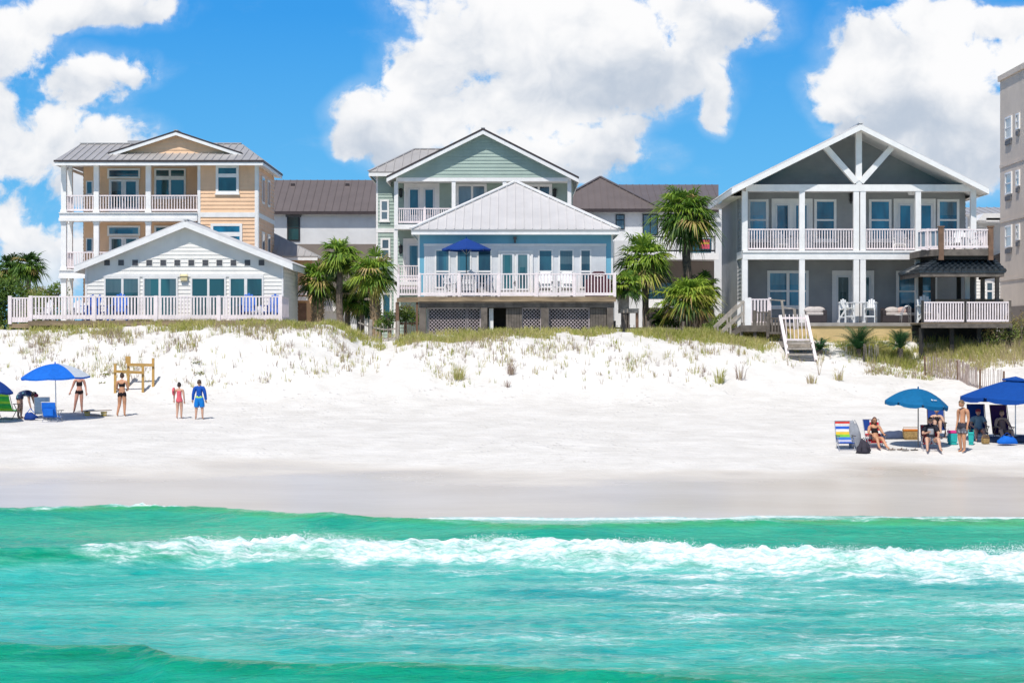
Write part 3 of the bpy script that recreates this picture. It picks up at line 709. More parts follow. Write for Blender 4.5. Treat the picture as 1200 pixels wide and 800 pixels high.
def blue_house():
    Y = 100.; h = thing('blue_house', (X(604,Y), 104, 5.0), 'pale blue stilt house with grey pyramid roof and white glazed sunroom', 'house')
    x0, x1 = X(490,Y), X(718,Y); zf = Z(347.5,97.); zt = Z(270,Y); Yb = 109
    mb = MB(); mb.box(x0, x1, Y, Yb, zf-.3, zt); mb.build('wall', M['blue'], h)
    mb = MB(); pbox(mb, 496.5, 710.5, 285.6, 288.4, Y, -.05, -.0); 
    for u in (489.6, 716.2): pbox(mb, u, u+2.2, 272, 347, Y, -.006, -.0)
    mb.build('head_trim', M['trim'], h)
    mb = MB(); pbox(mb, 497, 710, 288.5, 348, Y, -.02, -.0)
    for u in np.arange(498, 511, 2.2): pbox(mb, u, u+1.7, 288.5, 347, Y, -.045, -.021)
    for u in np.arange(693, 709, 2.2): pbox(mb, u, u+1.7, 288.5, 347, Y, -.045, -.021)
    pbox(mb, 511.5, 692, 288.6, 290.8, Y, -.05, -.021)
    mb.build('sunroom_panel', M['white'], h)
    for a, b in ((509.5,527.5), (534.5,552.5), (559,576.5), (630.5,648), (654.5,672.5), (679.5,693)):
        window(h, a, b, 292, 338, Y-.02, rows=((317,319.2),), fr=1.8, pane='glassd', sill=False, proud=.05)
    french_door(h, 584, 624.5, 294, 347, Y-.02, (589,600.3), (607,618), (298.5,338), pane='glass')
    mb = MB(); c = P(603.5,280,Y); mb.box(c.x-.08,c.x+.08,Y-.2,Y,c.z-.02,c.z+.1); mb.tube([(c.x,Y-.12,c.z-.2),(c.x,Y-.12,c.z)], .05); mb.build('wall_lamp', M['gvent'], h)
    # hip roof
    Ye = 99.3; ze = Z(268.6,Ye); a, b = P(481.5,268.6,Ye), P(725.8,268.6,Ye); ap = P(604,213.4,104.9); ap2 = ap+Vector((0,5,0)); bk = Vector((0,15.5,0))
    mb = MB(); metal_roof(mb, [a,b,ap], .43, rib=.035); metal_roof(mb, [b,b+bk,ap2,ap], .43); metal_roof(mb, [a+bk,a,ap,ap2], .43); metal_roof(mb, [b+bk,a+bk,ap2], .43)
    ro = mb.build('roof', M['roofl'], h)
    mb = MB()
    for q in (a, b): mb.bar(q+Vector((0,0,.05)), ap+Vector((0,0,.06)), .22, .07)
    mb.build('hip_cap', M['trim'], ro)
    mb = MB(); mb.box(a.x+.02, b.x-.02, Ye+.02, Ye+.07, ze-.26, ze-.085); mb.box(a.x+.02, a.x+.07, Ye+.071, Yb+3, ze-.26, ze-.085); mb.box(b.x-.07, b.x-.02, Ye+.071, Yb+3, ze-.26, ze-.085)
    mb.box(a.x+.071, b.x-.071, Ye+.071, Y-.001, ze-.2, ze-.17); mb.box(a.x+.071, x0-.002, Y, Yb+3, ze-.2, ze-.17); mb.box(x1+.002, b.x-.071, Y, Yb+3, ze-.2, ze-.17); mb.build('fascia', M['trim'], ro)
    mb = MB(); mb.box(a.x, b.x, Ye-.01, Ye+.02, ze-.083, ze+.0); mb.build('drip_edge', M['roof'], ro)
    # deck, beam, posts
    Yd = 97.; z = zf; mb = MB()
    for i in range(20):
        ya = Yd+(Y-Yd)*i/20; mb.box(X(466,Yd) if ya > 98 else X(490,Yd), X(721.5,Yd), ya+.006, ya+(Y-Yd)/20-.006, z-.04, z)
    dk = mb.build('deck', M['deckwood'], h)
    mb = MB(); mb.box(X(489.5,Yd), X(721.8,Yd), Yd-.05, Yd-.004, z-.24, z-.045); mb.box(X(465,98), X(489.4,Yd), 97.95, 98.0, z-.24, z-.045); mb.build('rim_joist', M['deckwood'], dk)
    mb = MB(); mb.box(X(490.5,Yd), X(720,Yd), Yd+.15, Yd+.3, z-.52, z-.245); mb.box(X(490.5,Yd), X(720,Yd), Yd+2.2, Yd+2.4, z-.52, z-.045); build_split(mb, 'beam', M['wood'], dk)
    for u0, u1 in ((491,499), (563.5,571), (634,643), (711.5,719)):
        mb = MB(); mb.box(X(u0,Yd), X(u1,Yd), Yd+.12, Yd+.42, 4.6, z-.525); mb.build('stilt', M['wood'], h)
    for u0, u1 in ((463.5,467.5), (487.3,490)):
        mb = MB(); mb.box(X(u0,98), X(u1,98), 98.02, 98.16, 4.6, z-.245); mb.build('stilt', M['woodb'], h)
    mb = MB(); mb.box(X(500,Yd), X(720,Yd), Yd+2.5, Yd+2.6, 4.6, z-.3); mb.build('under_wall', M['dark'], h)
    for u0, u1 in ((501,546.3), (547.3,562.5), (612.5,633.5), (643.5,690.5)):
        mb = MB(); lattice(mb, X(u0,Yd), X(u1,Yd), 4.75, Z(361.5,Yd), Yd+.45); mb.build('lattice_panel', M['pinklat'], h)
    for ua in (593, 692):
        mb = MB()
        for u in np.arange(ua, ua+19, 3.2): pbox(mb, u, u+2.9, 361, 400, Yd, .32, .36)
        mb.build('plank_screen', M['wood'], h)
    mb = MB(); pbox(mb, 573, 578, 361, 400, Yd, .5, .6); mb.build('downpipe', M['trim'], h)
    hh = Z(320.3,Yd)-z
    for a_, b_, nb in ((491,538,13), (538,584.5,13), (584.5,629,12), (629,673,12), (673,720.5,13)):
        railing(h, (X(a_,Yd),Yd+.08,z), (X(b_,Yd),Yd+.08,z), hh, nb, posts=(0,1) if b_ > 700 else (0,), post=.12, bal=.045, base=.05, lowrail=.14, post_up=.03)
    railing(h, (X(720.5,Yd),Yd+.15,z), (X(720.5,Yd),Y-.1,z), hh, 13, posts=())
    railing(h, (X(466.5,98),98.06,z), (X(490,98),98.06,z), hh-.06, 8, posts=(0,), post=.1)
    mb = MB(); mb.box(X(468,98), X(489,98), 98.12, 98.16, z+.38, z+.5); mb.build('mid_rail', M['rail'], h)
    return h
blue_house()

# ---------------------------------------------------------------- sage green house (behind)
def green_house():
    Y = 114.; Yr = 116.6; Yb = 124; h = thing('green_house', (X(566,Y), 118, 5.0), 'sage green two storey gabled house rising behind the blue one', 'house')
    g0 = 4.9
    mb = MB(); mb.box(X(465,Yr)+.02, X(669,Yr)-.02, Yr+.02, Yb, g0, Z(208,Yr)); mb.prism([P(466,209,Y)+Vector((0,.02,0)), P(668,209,Y)+Vector((0,.02,0)), P(566,156,Y)+Vector((0,.02,0))], (0,Yb-Y,0))
    mb.build('core_wall', M['green'], h)
    mb = MB(); wall_front(mb, 463, 671, 208, 400, Yr, pitch=.2); clap(mb, 0, 0, Z(208.2,Y), Z(155,Y), Y, 'y', -1, .2, clip=gable_clip(566,155,463,208.5,670,208.5,Y)); mb.build('front_siding', M['green'], h)
    mb = MB(); clap(mb, Yr, Yb, g0, Z(208,Yr), X(669,Yr), 'x', 1, .2); mb.build('side_siding', M['green'], h)
    mb = MB(); pbox(mb, 464, 669.5, 208.3, 212.6, Y, -.03, .22); mb.box(X(464,Y), X(669,Y), Y+.22, Yr, Z(210.5,Y), Z(209,Y)); mb.build('porch_beam', M['trim'], h)
    mb = MB(); pbox(mb, 462, 590, 263, 268.5, Y, -.05, 0); mb.box(X(462,Y), X(669,Y), Y, Yr, Z(267,Y), Z(263,Y)); mb.build('porch_floor', M['trim'], h)
    for u in (461.8, 529.3, 589, 665): column(h, u, u+4.6, 212.8, 263, Y, cap=False)
    column(h, 461.4, 466, 268.7, 400, Y, cap=False)
    hh = Z(243.8,Y)-Z(263,Y); zf = Z(263,Y)
    railing(h, (X(466.5,Y),Y+.1,zf), (X(497.5,Y),Y+.1,zf), hh, 12, posts=(1,), post=.1); railing(h, (X(497.5,Y),Y+.1,zf), (X(529,Y),Y+.1,zf), hh, 12, posts=())
    railing(h, (X(533.5,Y),Y+.1,zf), (X(589,Y),Y+.1,zf), hh, 20, posts=())
    z2 = Z(330,Y); railing(h, (X(466.5,Y),Y+.1,z2), (X(500,Y),Y+.1,z2), Z(311,Y)-z2, 12, posts=(0,)); 
    mb = MB(); mb.box(X(462,Y), X(560,Y), Y, Yr, Z(334,Y), z2); mb.build('porch_floor', M['trim'], h)
    french_door(h, 473.5, 515, 215.5, 262, Yr, (480.5,490), (498.5,507.5), (222.5,252), pane='glassd')
    window(h, 534.5, 570.5, 215.5, 262, Yr, cols=((552,554.5),), fr=3, pane='glassg', kind='window'); window(h, 612.5, 647, 215.5, 255, Yr, cols=((630,632.5),), fr=3.5, pane='glassd')
    french_door(h, 472.5, 515, 280, 330, Yr, (480,490), (498,508), (288,322), pane='glassd')
    for u, v in ((469.8,226), (650,226), (469.5,292)): sconce(h, u, v, Yr)
    gable_roof(h, 566, 150.6, 453, 206.6, 678.5, 207.6, Y-.48, Yb+1, 'roof', fh=.22, thick=.09)
    mb = MB(); A, L, Rr = P(566,150.6,Y-.46), P(455,206.6,Y-.46), P(677,207.6,Y-.46); dn = Vector((0,0,-.2)); b = Vector((0,.44,0))
    mb.quad(L+dn, A+dn, A+dn+b, L+dn+b); mb.quad(A+dn, Rr+dn, Rr+dn+b, A+dn+b); mb.build('soffit', M['trim'], h)
    # left wing under its own hip roof
    Yw = 117.; mb = MB(); mb.box(X(441.5,Yw), X(480,Yw), Yw+.01, Yb, g0, Z(203,Yw)); mb.build('wing_wall', M['green'], h)
    mb = MB(); wall_front(mb, 441.5, 466, 203, 400, Yw, pitch=.2); clap(mb, Yw, Yb, g0, Z(203,Yw), X(441.5,Yw), 'x', -1, .2); mb.build('wing_siding', M['green'], h)
    mb = MB(); pbox(mb, 440.8, 466, 267.5, 272.5, Yw, -.05, 0); pbox(mb, 440.8, 443, 203, 400, Yw, -.035, -.0); pbox(mb, 443.1, 466, 335, 340, Yw, -.05, 0); mb.build('corner_trim', M['trim'], h)
    window(h, 445.2, 456, 234, 259, Yw, rows=((246.5,248.5),), fr=2.2, pane='glassg'); window(h, 446, 457.5, 279, 305, Yw, rows=((291,293),), fr=2.2, pane='glassg')
    window(h, 447, 459, 343, 380, Yw, fr=2.2, pane='glassd')
    e0, e1 = P(432,201,Yw-.6), P(500,201,Yw-.6); r0, r1 = P(486,175,Yw+3.2), P(520,175,Yw+3.2); bk = Vector((0,7.6,0))
    mb = MB(); metal_roof(mb, [e0,e1,r1,r0], .5); metal_roof(mb, [e0+bk,e0,r0], .5); metal_roof(mb, [e1+bk,e0+bk,r0,r1], .5); mb.bar(r0+Vector((0,0,.03)), r1+Vector((0,0,.03)), .2, .05); mb.bar(e0+Vector((0,0,.03)), r0+Vector((0,0,.03)), .16, .05)
    ro = mb.build('wing_roof', M['roof'], h)
    mb = MB(); mb.box(e0.x, e1.x, Yw-.6, Yw-.55, e0.z-.27, e0.z-.085); mb.box(e0.x, e0.x+.05, Yw-.549, Yb, e0.z-.27, e0.z-.085); mb.box(e0.x+.051, e1.x, Yw-.549, Yw-.03, e0.z-.22, e0.z-.2); mb.build('fascia', M['trim'], ro)
    return h
green_house()

# ---------------------------------------------------------------- brown-roofed white buildings far behind
def brown_left():
    Y = 138.; h = thing('white_building', (X(378,Y), 143, 5), 'white block with long plain brown metal roof beside the peach house', 'building')
    mb = MB(); mb.box(X(302,Y), X(452,Y), Y, Y+12, 4.9, Z(248,Y)); mb.build('wall', M['stucco'], h)
    a, b = P(300,248,Y-.5), P(455,248,Y-.5); r0, r1 = P(300,211,Y+5), P(455,211,Y+5)
    mb = MB(); metal_roof(mb, [a,b,r1,r0], .48, .12); metal_roof(mb, [b+Vector((0,11,0)),a+Vector((0,11,0)),r0,r1], .48, .12); ro = mb.build('roof', M['brown_roof'], h)
    mb = MB(); mb.box(a.x, b.x, Y-.55, Y-.5, a.z-.18, a.z+.02); mb.build('fascia', M['dark_edge'], ro)
    for u in (343, 407):
        mb = MB(); c = P(u,216,Y+4); mb.box(c.x-.13,c.x+.13,c.y-.1,c.y+.3,c.z-.3,c.z+.05); mb.build('vent_pipe', M['dark_edge'], ro)
    window(h, 336.5, 351.5, 252.5, 282.5, Y, rows=((266.5,268),), fr=1.6, frame='black', pane='glass', sill=False)
    mb = MB(); pbox(mb, 335, 353, 252, 254.5, Y, -.12, 0); mb.build('lintel', M['gvent'], h)
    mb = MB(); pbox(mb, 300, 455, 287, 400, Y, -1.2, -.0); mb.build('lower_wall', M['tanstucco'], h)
    return h
brown_left()
def brown_right():
    Y = 132.; h = thing('white_building', (X(745,Y), 138, 5), 'white block with hipped brown metal roof and dark windows behind palms', 'building')
    mb = MB(); mb.box(X(640,Y), X(850,Y), Y, Y+12, 4.9, Z(246,Y)); mb.build('wall', M['stucco'], h)
    mb = MB(); a, b = P(636,245,Y-.5), P(776,245,Y-.5); ap = P(703.5,207.8,Y+4.5); metal_roof(mb, [a,b,ap], .45, .12)
    metal_roof(mb, [b,b+Vector((0,5,0)),ap+Vector((0,.5,0)),ap], .45, .12); metal_roof(mb, [a+Vector((0,9,0)),a,ap,ap+Vector((0,6,0))], .45, .12)
    c, d = P(700,245,Y-.3), P(842,245,Y-.3); r0, r1 = P(700,216.4,Y+6.5), P(842,216.4,Y+6.5); metal_roof(mb, [c,d,r1,r0], .45, .12); metal_roof(mb, [d+Vector((0,13,0)),c+Vector((0,13,0)),r0,r1], .45, .12)
    for q in (a, b): mb.bar(q+Vector((0,0,.06)), ap+Vector((0,0,.06)), .2, .06)
    ro = mb.build('roof', M['brown_roof'], h)
    mb = MB(); mb.box(a.x, d.x, Y-.56, Y-.5, a.z-.2, a.z+.02); mb.build('fascia', M['dark_edge'], ro)
    window(h, 721.5, 732, 251.5, 269, Y, fr=1., frame='black', pane='glassd', sill=False, rows=(258,)); window(h, 753, 771, 251, 276, Y, fr=1.2, frame='black', pane='glassd', sill=False, cols=(762,))
    # rear gallery seen between the palm trunks
    Yg = 122.; mb = MB(); mb.box(X(720,Yg), X(753.5,Yg), Yg, Y, 4.9, Z(282,Yg)); mb.build('stair_tower', M['stucco'], h)
    mb = MB(); pbox(mb, 754, 842, 296.5, 304, Yg, -.1, .3); pbox(mb, 754, 842, 350.5, 360.5, Yg, -.1, .3); mb.box(X(754,Yg), X(842,Yg), Yg+.31, Y, Z(303,Yg), Z(298,Yg)); mb.build('gallery_beam', M['trim'], h)
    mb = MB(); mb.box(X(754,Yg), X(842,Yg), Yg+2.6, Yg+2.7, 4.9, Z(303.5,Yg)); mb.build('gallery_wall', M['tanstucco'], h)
    mb = MB(); pbox(mb, 801, 804, 304, 350, Yg, .0, .15); pbox(mb, 753.7, 756, 304, 400, Yg, -.02, .15); pbox(mb, 799, 802, 360.5, 400, Yg, 0, .15); mb.bar(P(757,388,Yg), P(782,362,Yg), .1, .16); mb.build('gallery_post', M['dark_edge'], h)
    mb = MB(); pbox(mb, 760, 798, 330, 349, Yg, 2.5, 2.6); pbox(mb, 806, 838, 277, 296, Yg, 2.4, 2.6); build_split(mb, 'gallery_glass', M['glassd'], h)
    railing(h, (X(756,Yg),Yg+.1,Z(296.5,Yg)), (X(838,Yg),Yg+.1,Z(296.5,Yg)), 1.0, 30, mat='black', posts=(0,.5,1), post=.06, bal=.025, top=.05)
    return h
brown_right()
def carport():
    Y = 119.; h = thing('low_annex', (X(405,Y), 121, 5), 'low grey annex with white parapet band behind the palm trunks', 'building')
    mb = MB(); mb.box(X(368,Y), X(452,Y), Y, Y+5, 4.9, Z(362,Y)); mb.build('wall', M['stucco'], h)
    mb = MB(); pbox(mb, 368, 454, 358.6, 364.5, Y, -.5, .0); mb.build('fascia', M['trim'], h)
    mb = MB(); pbox(mb, 366, 456, 352, 358.5, Y, -.2, 3); mb.build('roof', M['roofl'], h)
    window(h, 430, 443, 367, 398, Y, fr=1.4, pane='glass', sill=False, kind='glass_door')
    mb = MB(); pbox(mb, 418.6, 421.2, 364.6, 400, Y, -.1, -.0); mb.build('downpipe', M['black'], h)
    mb = MB(); pbox(mb, 411, 418, 365, 400, Y, -.04, -.0); pbox(mb, 421.3, 429.5, 365, 400, Y, -.04, -.0); mb.build('shutter_panel', M['white'], h)
    return h
carport()
# ---------------------------------------------------------------- charcoal house with the trussed gable (right)
def grey_house():
    Y = 98.; Yr = 100.7; Yb = 108.2; h = thing('charcoal_house', (X(1005,Y), 103, 5.2), 'charcoal two storey house with white timber truss gable and double porches', 'house')
    g0 = 4.6; xl, xr = X(866,Y+.6), X(1143,Y+.6); zt = Z(217,Y)
    mb = MB(); mb.box(X(864,Yr), X(1124,Yr), Yr+.02, Yb, g0, zt); mb.prism([P(880,222,Yr)+Vector((0,.02,0)), P(1118,222,Yr)+Vector((0,.02,0)), P(1000,166,Yr)+Vector((0,.02,0))], (0,Yb-Yr,0)); mb.build('core_wall', M['grey'], h)
    mb = MB(); wall_front(mb, 864, 1131, 224, 383, Yr, pitch=.19)
    mb.build('front_siding', M['grey'], h)
    Yt = 100.1; A, L, Rr = P(1009,145,Y-.85), P(857.5,220.2,Y-.85), P(1159,220.2,Y-.85); dz = .2
    def gc(z):
        f = lambda q: q.x+(A.x-q.x)*min(1, max(0, (z+dz-q.z)/(A.z-q.z)))
        return (f(L), f(Rr))
    zg = Z(218,Yt); mb = MB(); clap(mb, 0, 0, zg, A.z-dz-.02, Yt, 'y', -1, .19, clip=gc)
    l0, r0 = gc(zg); mb.prism([(l0+.05,Yt+.03,zg),(r0-.05,Yt+.03,zg),(A.x,Yt+.03,A.z-dz-.06)], (0,Yr-Yt,0)); mb.build('gable_siding', M['grey'], h)
    mb = MB(); xs = X(866,Yr); clap(mb, Yr-1.5, Yb, g0, zt, xs, 'x', -1, .19); mb.box(xs, xs+.3, Yr-1.5, Yb, g0, zt); mb.build('side_siding', M['grey'], h); mb = MB(); xe = X(1131,Yr); clap(mb, Yr, Yb, g0, zt, xe, 'x', 1, .19); mb.build('side_siding', M['grey'], h)
    mb = MB(); mb.box(xs-.05, xs+.1, Yr-1.6, Yr-1.48, g0, zt); mb.box(xs-.04, xs-.02, Yr+2, Yr+2.15, g0, zt); mb.box(xs-.05, xs+.02, Yb-.1, Yb+.05, g0, zt); mb.build('corner_trim', M['trim'], h)
    # porch frame
    mb = MB(); pbox(mb, 874, 1144.5, 216.3, 224.2, Y, -.02, .28); mb.build('porch_beam', M['trim'], h)
    mb = MB(); mb.box(X(875,Y), X(1144,Y), Y+.28, Yr, Z(221,Y), Z(217,Y)); mb.build('porch_ceiling', M['trim'], h)
    mb = MB(); pbox(mb, 870.5, 1144, 296.2, 304, Y, -.01, .26); mb.box(X(870.5,Y), X(1144,Y), Y+.26, Yr, Z(302,Y), Z(293.5,Y)); pbox(mb, 870.5, 1144, 293.6, 296, Y, -.06, .26); mb.build('balcony_floor', M['trim'], h)
    for u in (869.8, 936.8, 1000.4, 1008.2, 1073, 1137.8):
        column(h, u, u+6.4, 224.3, 293.5, Y, cap=False); column(h, u, u+6.4, 304.1, 378, Y, cap=False)
    zf = Z(293.5,Y); hh = Z(268,Y)-zf
    for a, b, n in ((876.4,936.6,19), (943.4,1000.2,18), (1014.8,1072.8,19), (1079.6,1137.6,18)):
        railing(h, (X(a,Y),Y+.14,zf), (X(b,Y),Y+.14,zf), hh, n, posts=(), base=.05, lowrail=.07)
    # truss
    mb = MB(); pbox(mb, 1003, 1010, 149, 216.2, Y, -.02, .28); mb.build('king_post', M['trim'], h)
    for s in (-1, 1):
        a = P(1006.5+s*2.5, 213.5, Y)+Vector((0,.13,0)); b = P(1006.5+s*42, 169, Y)+Vector((0,.13,0)); mb = MB(); mb.bar(a, b, .27, .36, (0,1,0)); mb.build('truss_brace', M['trim'], h)
    gable_roof(h, 1009, 145, 857.5, 220.2, 1159, 220.2, Y-.85, Yb+.8, 'roofl', fh=.24, thick=.06, edge=None)
    A, L, Rr = P(1009,145,Y-.82), P(860,220.2,Y-.82), P(1157,220.2,Y-.82); dn = Vector((0,0,-.26)); b = Vector((0,2.9,0))
    mb = MB(); mb.quad(L+dn, A+dn, A+dn+b, L+dn+b); mb.quad(A+dn, Rr+dn, Rr+dn+b, A+dn+b)
    for q, e in ((L, xs), (Rr, xe)): mb.quad((q.x,Y+.7,q.z-.28), (e,Y+.7,q.z-.28), (e,Yb+.7,q.z-.28), (q.x,Yb+.7,q.z-.28))
    mb.build('soffit', M['wsiding'], h)
    # openings, upper floor
    for a, b_ in ((876,900.5), (954,980), (1018,1044.5), (1098,1124)):
        window(h, a, b_, 233.5, 283, Yr, rows=((257,259),), fr=3, pane='glassb')
    french_door(h, 904, 952, 233.5, 293, Yr, (910.5,923), (932.5,945), (241,281), pane='glassb')
    french_door(h, 1047, 1096, 233.5, 293, Yr, (1054.5,1066.5), (1078.5,1090.5), (241,281), pane='glassb')
    sconce(h, 997.5, 232, Yr); mb = MB(); c = P(1068,225.5,Y+1); mb.tube([(c.x,c.y,c.z-.12),(c.x,c.y,c.z+.02)], [.14,.2], 12); mb.build('ceiling_lamp', M['trim'], h)
    # lower floor
    window(h, 899, 947.5, 317, 361, Yr, cols=((921.5,925),), rows=((340,342),), fr=3.2, pane='glassb')
    french_door(h, 975, 1024, 317.5, 379, Yr, (982,994), (1006,1018), (325,372), pane='glass')
    window(h, 1050, 1098, 317.5, 366, Yr, cols=((1072,1075),), rows=((340.5,342.3),), fr=3.4, pane='glassb')
    # patio slab and yellow retaining wall
    Yp = 96.6; mb = MB(); mb.box(X(866,Yp), X(1086,Yp), Yp, Yr, Z(382,Yp), Z(378,Yp)); mb.build('patio_slab', M['concrete'], h)
    mb = MB(); mb.box(X(868,Yp), X(1078,Yp), Yp+.08, Yr, 4.2, Z(382,Yp)-.003); mb.build('retaining_wall', M['yellow'], h)
    return h
grey_house()

# ---------------------------------------------------------------- brown roof-deck pavilion at its right
def pavilion():
    Y = 94.; Yb = 98.0; h = thing('deck_pavilion', (X(1130,Y), 96, 5), 'brown timber pavilion with black tiled skirt roof between two white railed decks', 'pavilion')
    # lower deck
    z = Z(378,Y); mb = MB()
    for i in range(18): ya = Y+4.*i/18; mb.box(X(1079.5,Y), X(1185.5,Y), ya+.005, ya+4./18-.005, z-.04, z)
    dk = mb.build('deck', M['deckwood'], h)
    mb = MB(); mb.box(X(1079,Y), X(1186,Y), Y-.06, Y-.003, z-.24, z-.043); mb.build('rim_joist', M['wood'], dk)
    mb = MB()
    for u in (1082, 1118, 1150, 1183): mb.box(X(u,Y)-.09, X(u,Y)+.09, Y+.4, Y+.58, 4.0, z-.24)
    build_split(mb, 'deck_post', M['dark'], dk); mb = MB(); mb.box(X(1082,Y), X(1184,Y), Y+2.6, Y+2.66, 4, z-.1); mb.build('under_deck_shade', M['dark'], dk)  # dark sheet stands in for shade beneath the lower deck
    hh = Z(353.5,Y)-z
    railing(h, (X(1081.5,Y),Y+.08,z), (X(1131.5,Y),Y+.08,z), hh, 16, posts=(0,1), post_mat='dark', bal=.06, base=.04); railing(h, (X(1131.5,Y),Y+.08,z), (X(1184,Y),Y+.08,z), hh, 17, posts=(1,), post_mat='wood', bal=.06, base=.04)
    railing(h, (X(1184,Y),Y+.16,z), (X(1184,Y),Y+3.9,z), hh, 20, posts=())
    # bar counter and posts
    mb = MB(); mb.box(X(1088,Y+1.4), X(1176,Y+1.4), Y+1.4, Y+1.9, Z(354,Y+1.4), Z(350.3,Y+1.4)); bc = mb.build('bar_counter', M['deckwood'], h)
    mb = MB(); mb.box(X(1090,Y+1.5), X(1174,Y+1.5), Y+1.55, Y+1.85, z, Z(354,Y+1.4)-.003); mb.build('bar_front', M['wood'], bc)
    for u in (1096.5, 1143, 1172):
        for yy in (Y+.5, Y+3.4):
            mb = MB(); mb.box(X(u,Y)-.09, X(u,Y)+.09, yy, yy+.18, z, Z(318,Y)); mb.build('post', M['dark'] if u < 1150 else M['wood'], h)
    mb = MB(); mb.box(X(1131,Y+3), X(1136.5,Y+3), Y+3, Y+3.2, z, Z(318,Y)); mb.build('post', M['trim'], h)
    # skirt roof
    e = [P(1077.5,318,Y-.45), P(1178.5,318,Y-.45)]; e += [e[1]+Vector((0,5.0,0)), e[0]+Vector((0,5.0,0))]
    tp = [P(1101,303,Y+.75), P(1163,303,Y+.75)]; tp += [tp[1]+Vector((0,2.5,0)), tp[0]+Vector((0,2.5,0))]
    mb = MB()
    for i in range(4):
        a, b, c, d = e[i], e[(i+1)%4], tp[(i+1)%4], tp[i]; mb.prism([a,b,c,d], (0,0,-.06)); nrow = 5; L = (b-a).length
        for r in range(nrow):       # tile courses: scalloped rows stepping up the slope
            t0 = r/nrow; A, B = a.lerp(d,t0), b.lerp(c,t0); A2, B2 = a.lerp(d,t0+1/nrow), b.lerp(c,t0+1/nrow); k = max(3, int((B-A).length/.27))
            for j in range(k):
                p, q = A.lerp(B,(j+.5)/k)+Vector((0,0,.035)), A2.lerp(B2,(j+.5)/k)+Vector((0,0,.01)); mb.tube([p,q], [.10,.085], 6)
    ro = mb.build('tile_roof', M['tile'], h)
    mb = MB(); mb.box(e[0].x+.05, e[1].x-.05, Y-.4, Y-.34, e[0].z-.24, e[0].z-.065); mb.box(e[0].x+.05, e[0].x+.11, Y-.339, Y+4.5, e[0].z-.24, e[0].z-.065); mb.box(e[1].x-.11, e[1].x-.05, Y-.339, Y+4.5, e[0].z-.24, e[0].z-.065)
    mb.box(e[0].x+.111, e[1].x-.111, Y-.33, Y+4.5, e[0].z-.12, e[0].z-.09); mb.build('fascia', M['wood'], ro)
    mb = MB(); pbox(mb, 1120, 1139, 318.5, 322.5, Y, .1, .35); mb.build('roll_blind', M['woodb'], h)
    # upper deck
    zu = Z(292,Y); mb = MB(); mb.box(X(1100,Y), X(1160,Y), Y-.1, Yb, zu-.3, zu); mb.prism([(X(1100,Y)-.003,Y-.1,zu-.3),(X(1100,Y)-.003,Yb,zu-.3),(X(1079.5,Y+1.2),Yb,zu-.3),(X(1079.5,Y+1.2),Y+1.3,zu-.3)][::-1], (0,0,.3)); ud = mb.build('roof_deck', M['wood'], h)
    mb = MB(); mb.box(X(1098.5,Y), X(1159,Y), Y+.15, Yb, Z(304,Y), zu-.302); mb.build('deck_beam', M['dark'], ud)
    for u, yy in ((1102.5,Y-.05), (1160.5,Y-.05)):
        mb = MB(); x = X(u,Y); zt = Z(266.5,Y); mb.box(x-.11, x+.11, yy-.11, yy+.11, zu-.5, zt); mb.box(x-.14, x+.14, yy-.14, yy+.14, zt+.002, zt+.06); mb.build('newel_post', M['woodb'], h)
    hu = Z(268.5,Y)-zu
    railing(h, (X(1105.5,Y),Y-.03,zu), (X(1158,Y),Y-.03,zu), hu, 17, posts=(), base=.06)
    railing(h, (X(1160.5,Y),Y+.1,zu), (X(1160.5,Y),Yb,zu), hu, 20, posts=())
    o = railing(h, (X(1100,Y),Y+.1,zu), (X(1082,Y),Y+1.15,zu), hu, 4, posts=(.5,), base=.06)
    mb = MB(); a, b = Vector((X(1100,Y),Y+.14,zu+.12)), Vector((X(1082,Y),Y+1.19,zu+.12)); mb.prism([a,b,b+Vector((0,0,hu-.2)),a+Vector((0,0,hu-.2))], (.01,.02,0)); mb.build('wind_screen', M['glassg'], h)
    return h
pavilion()

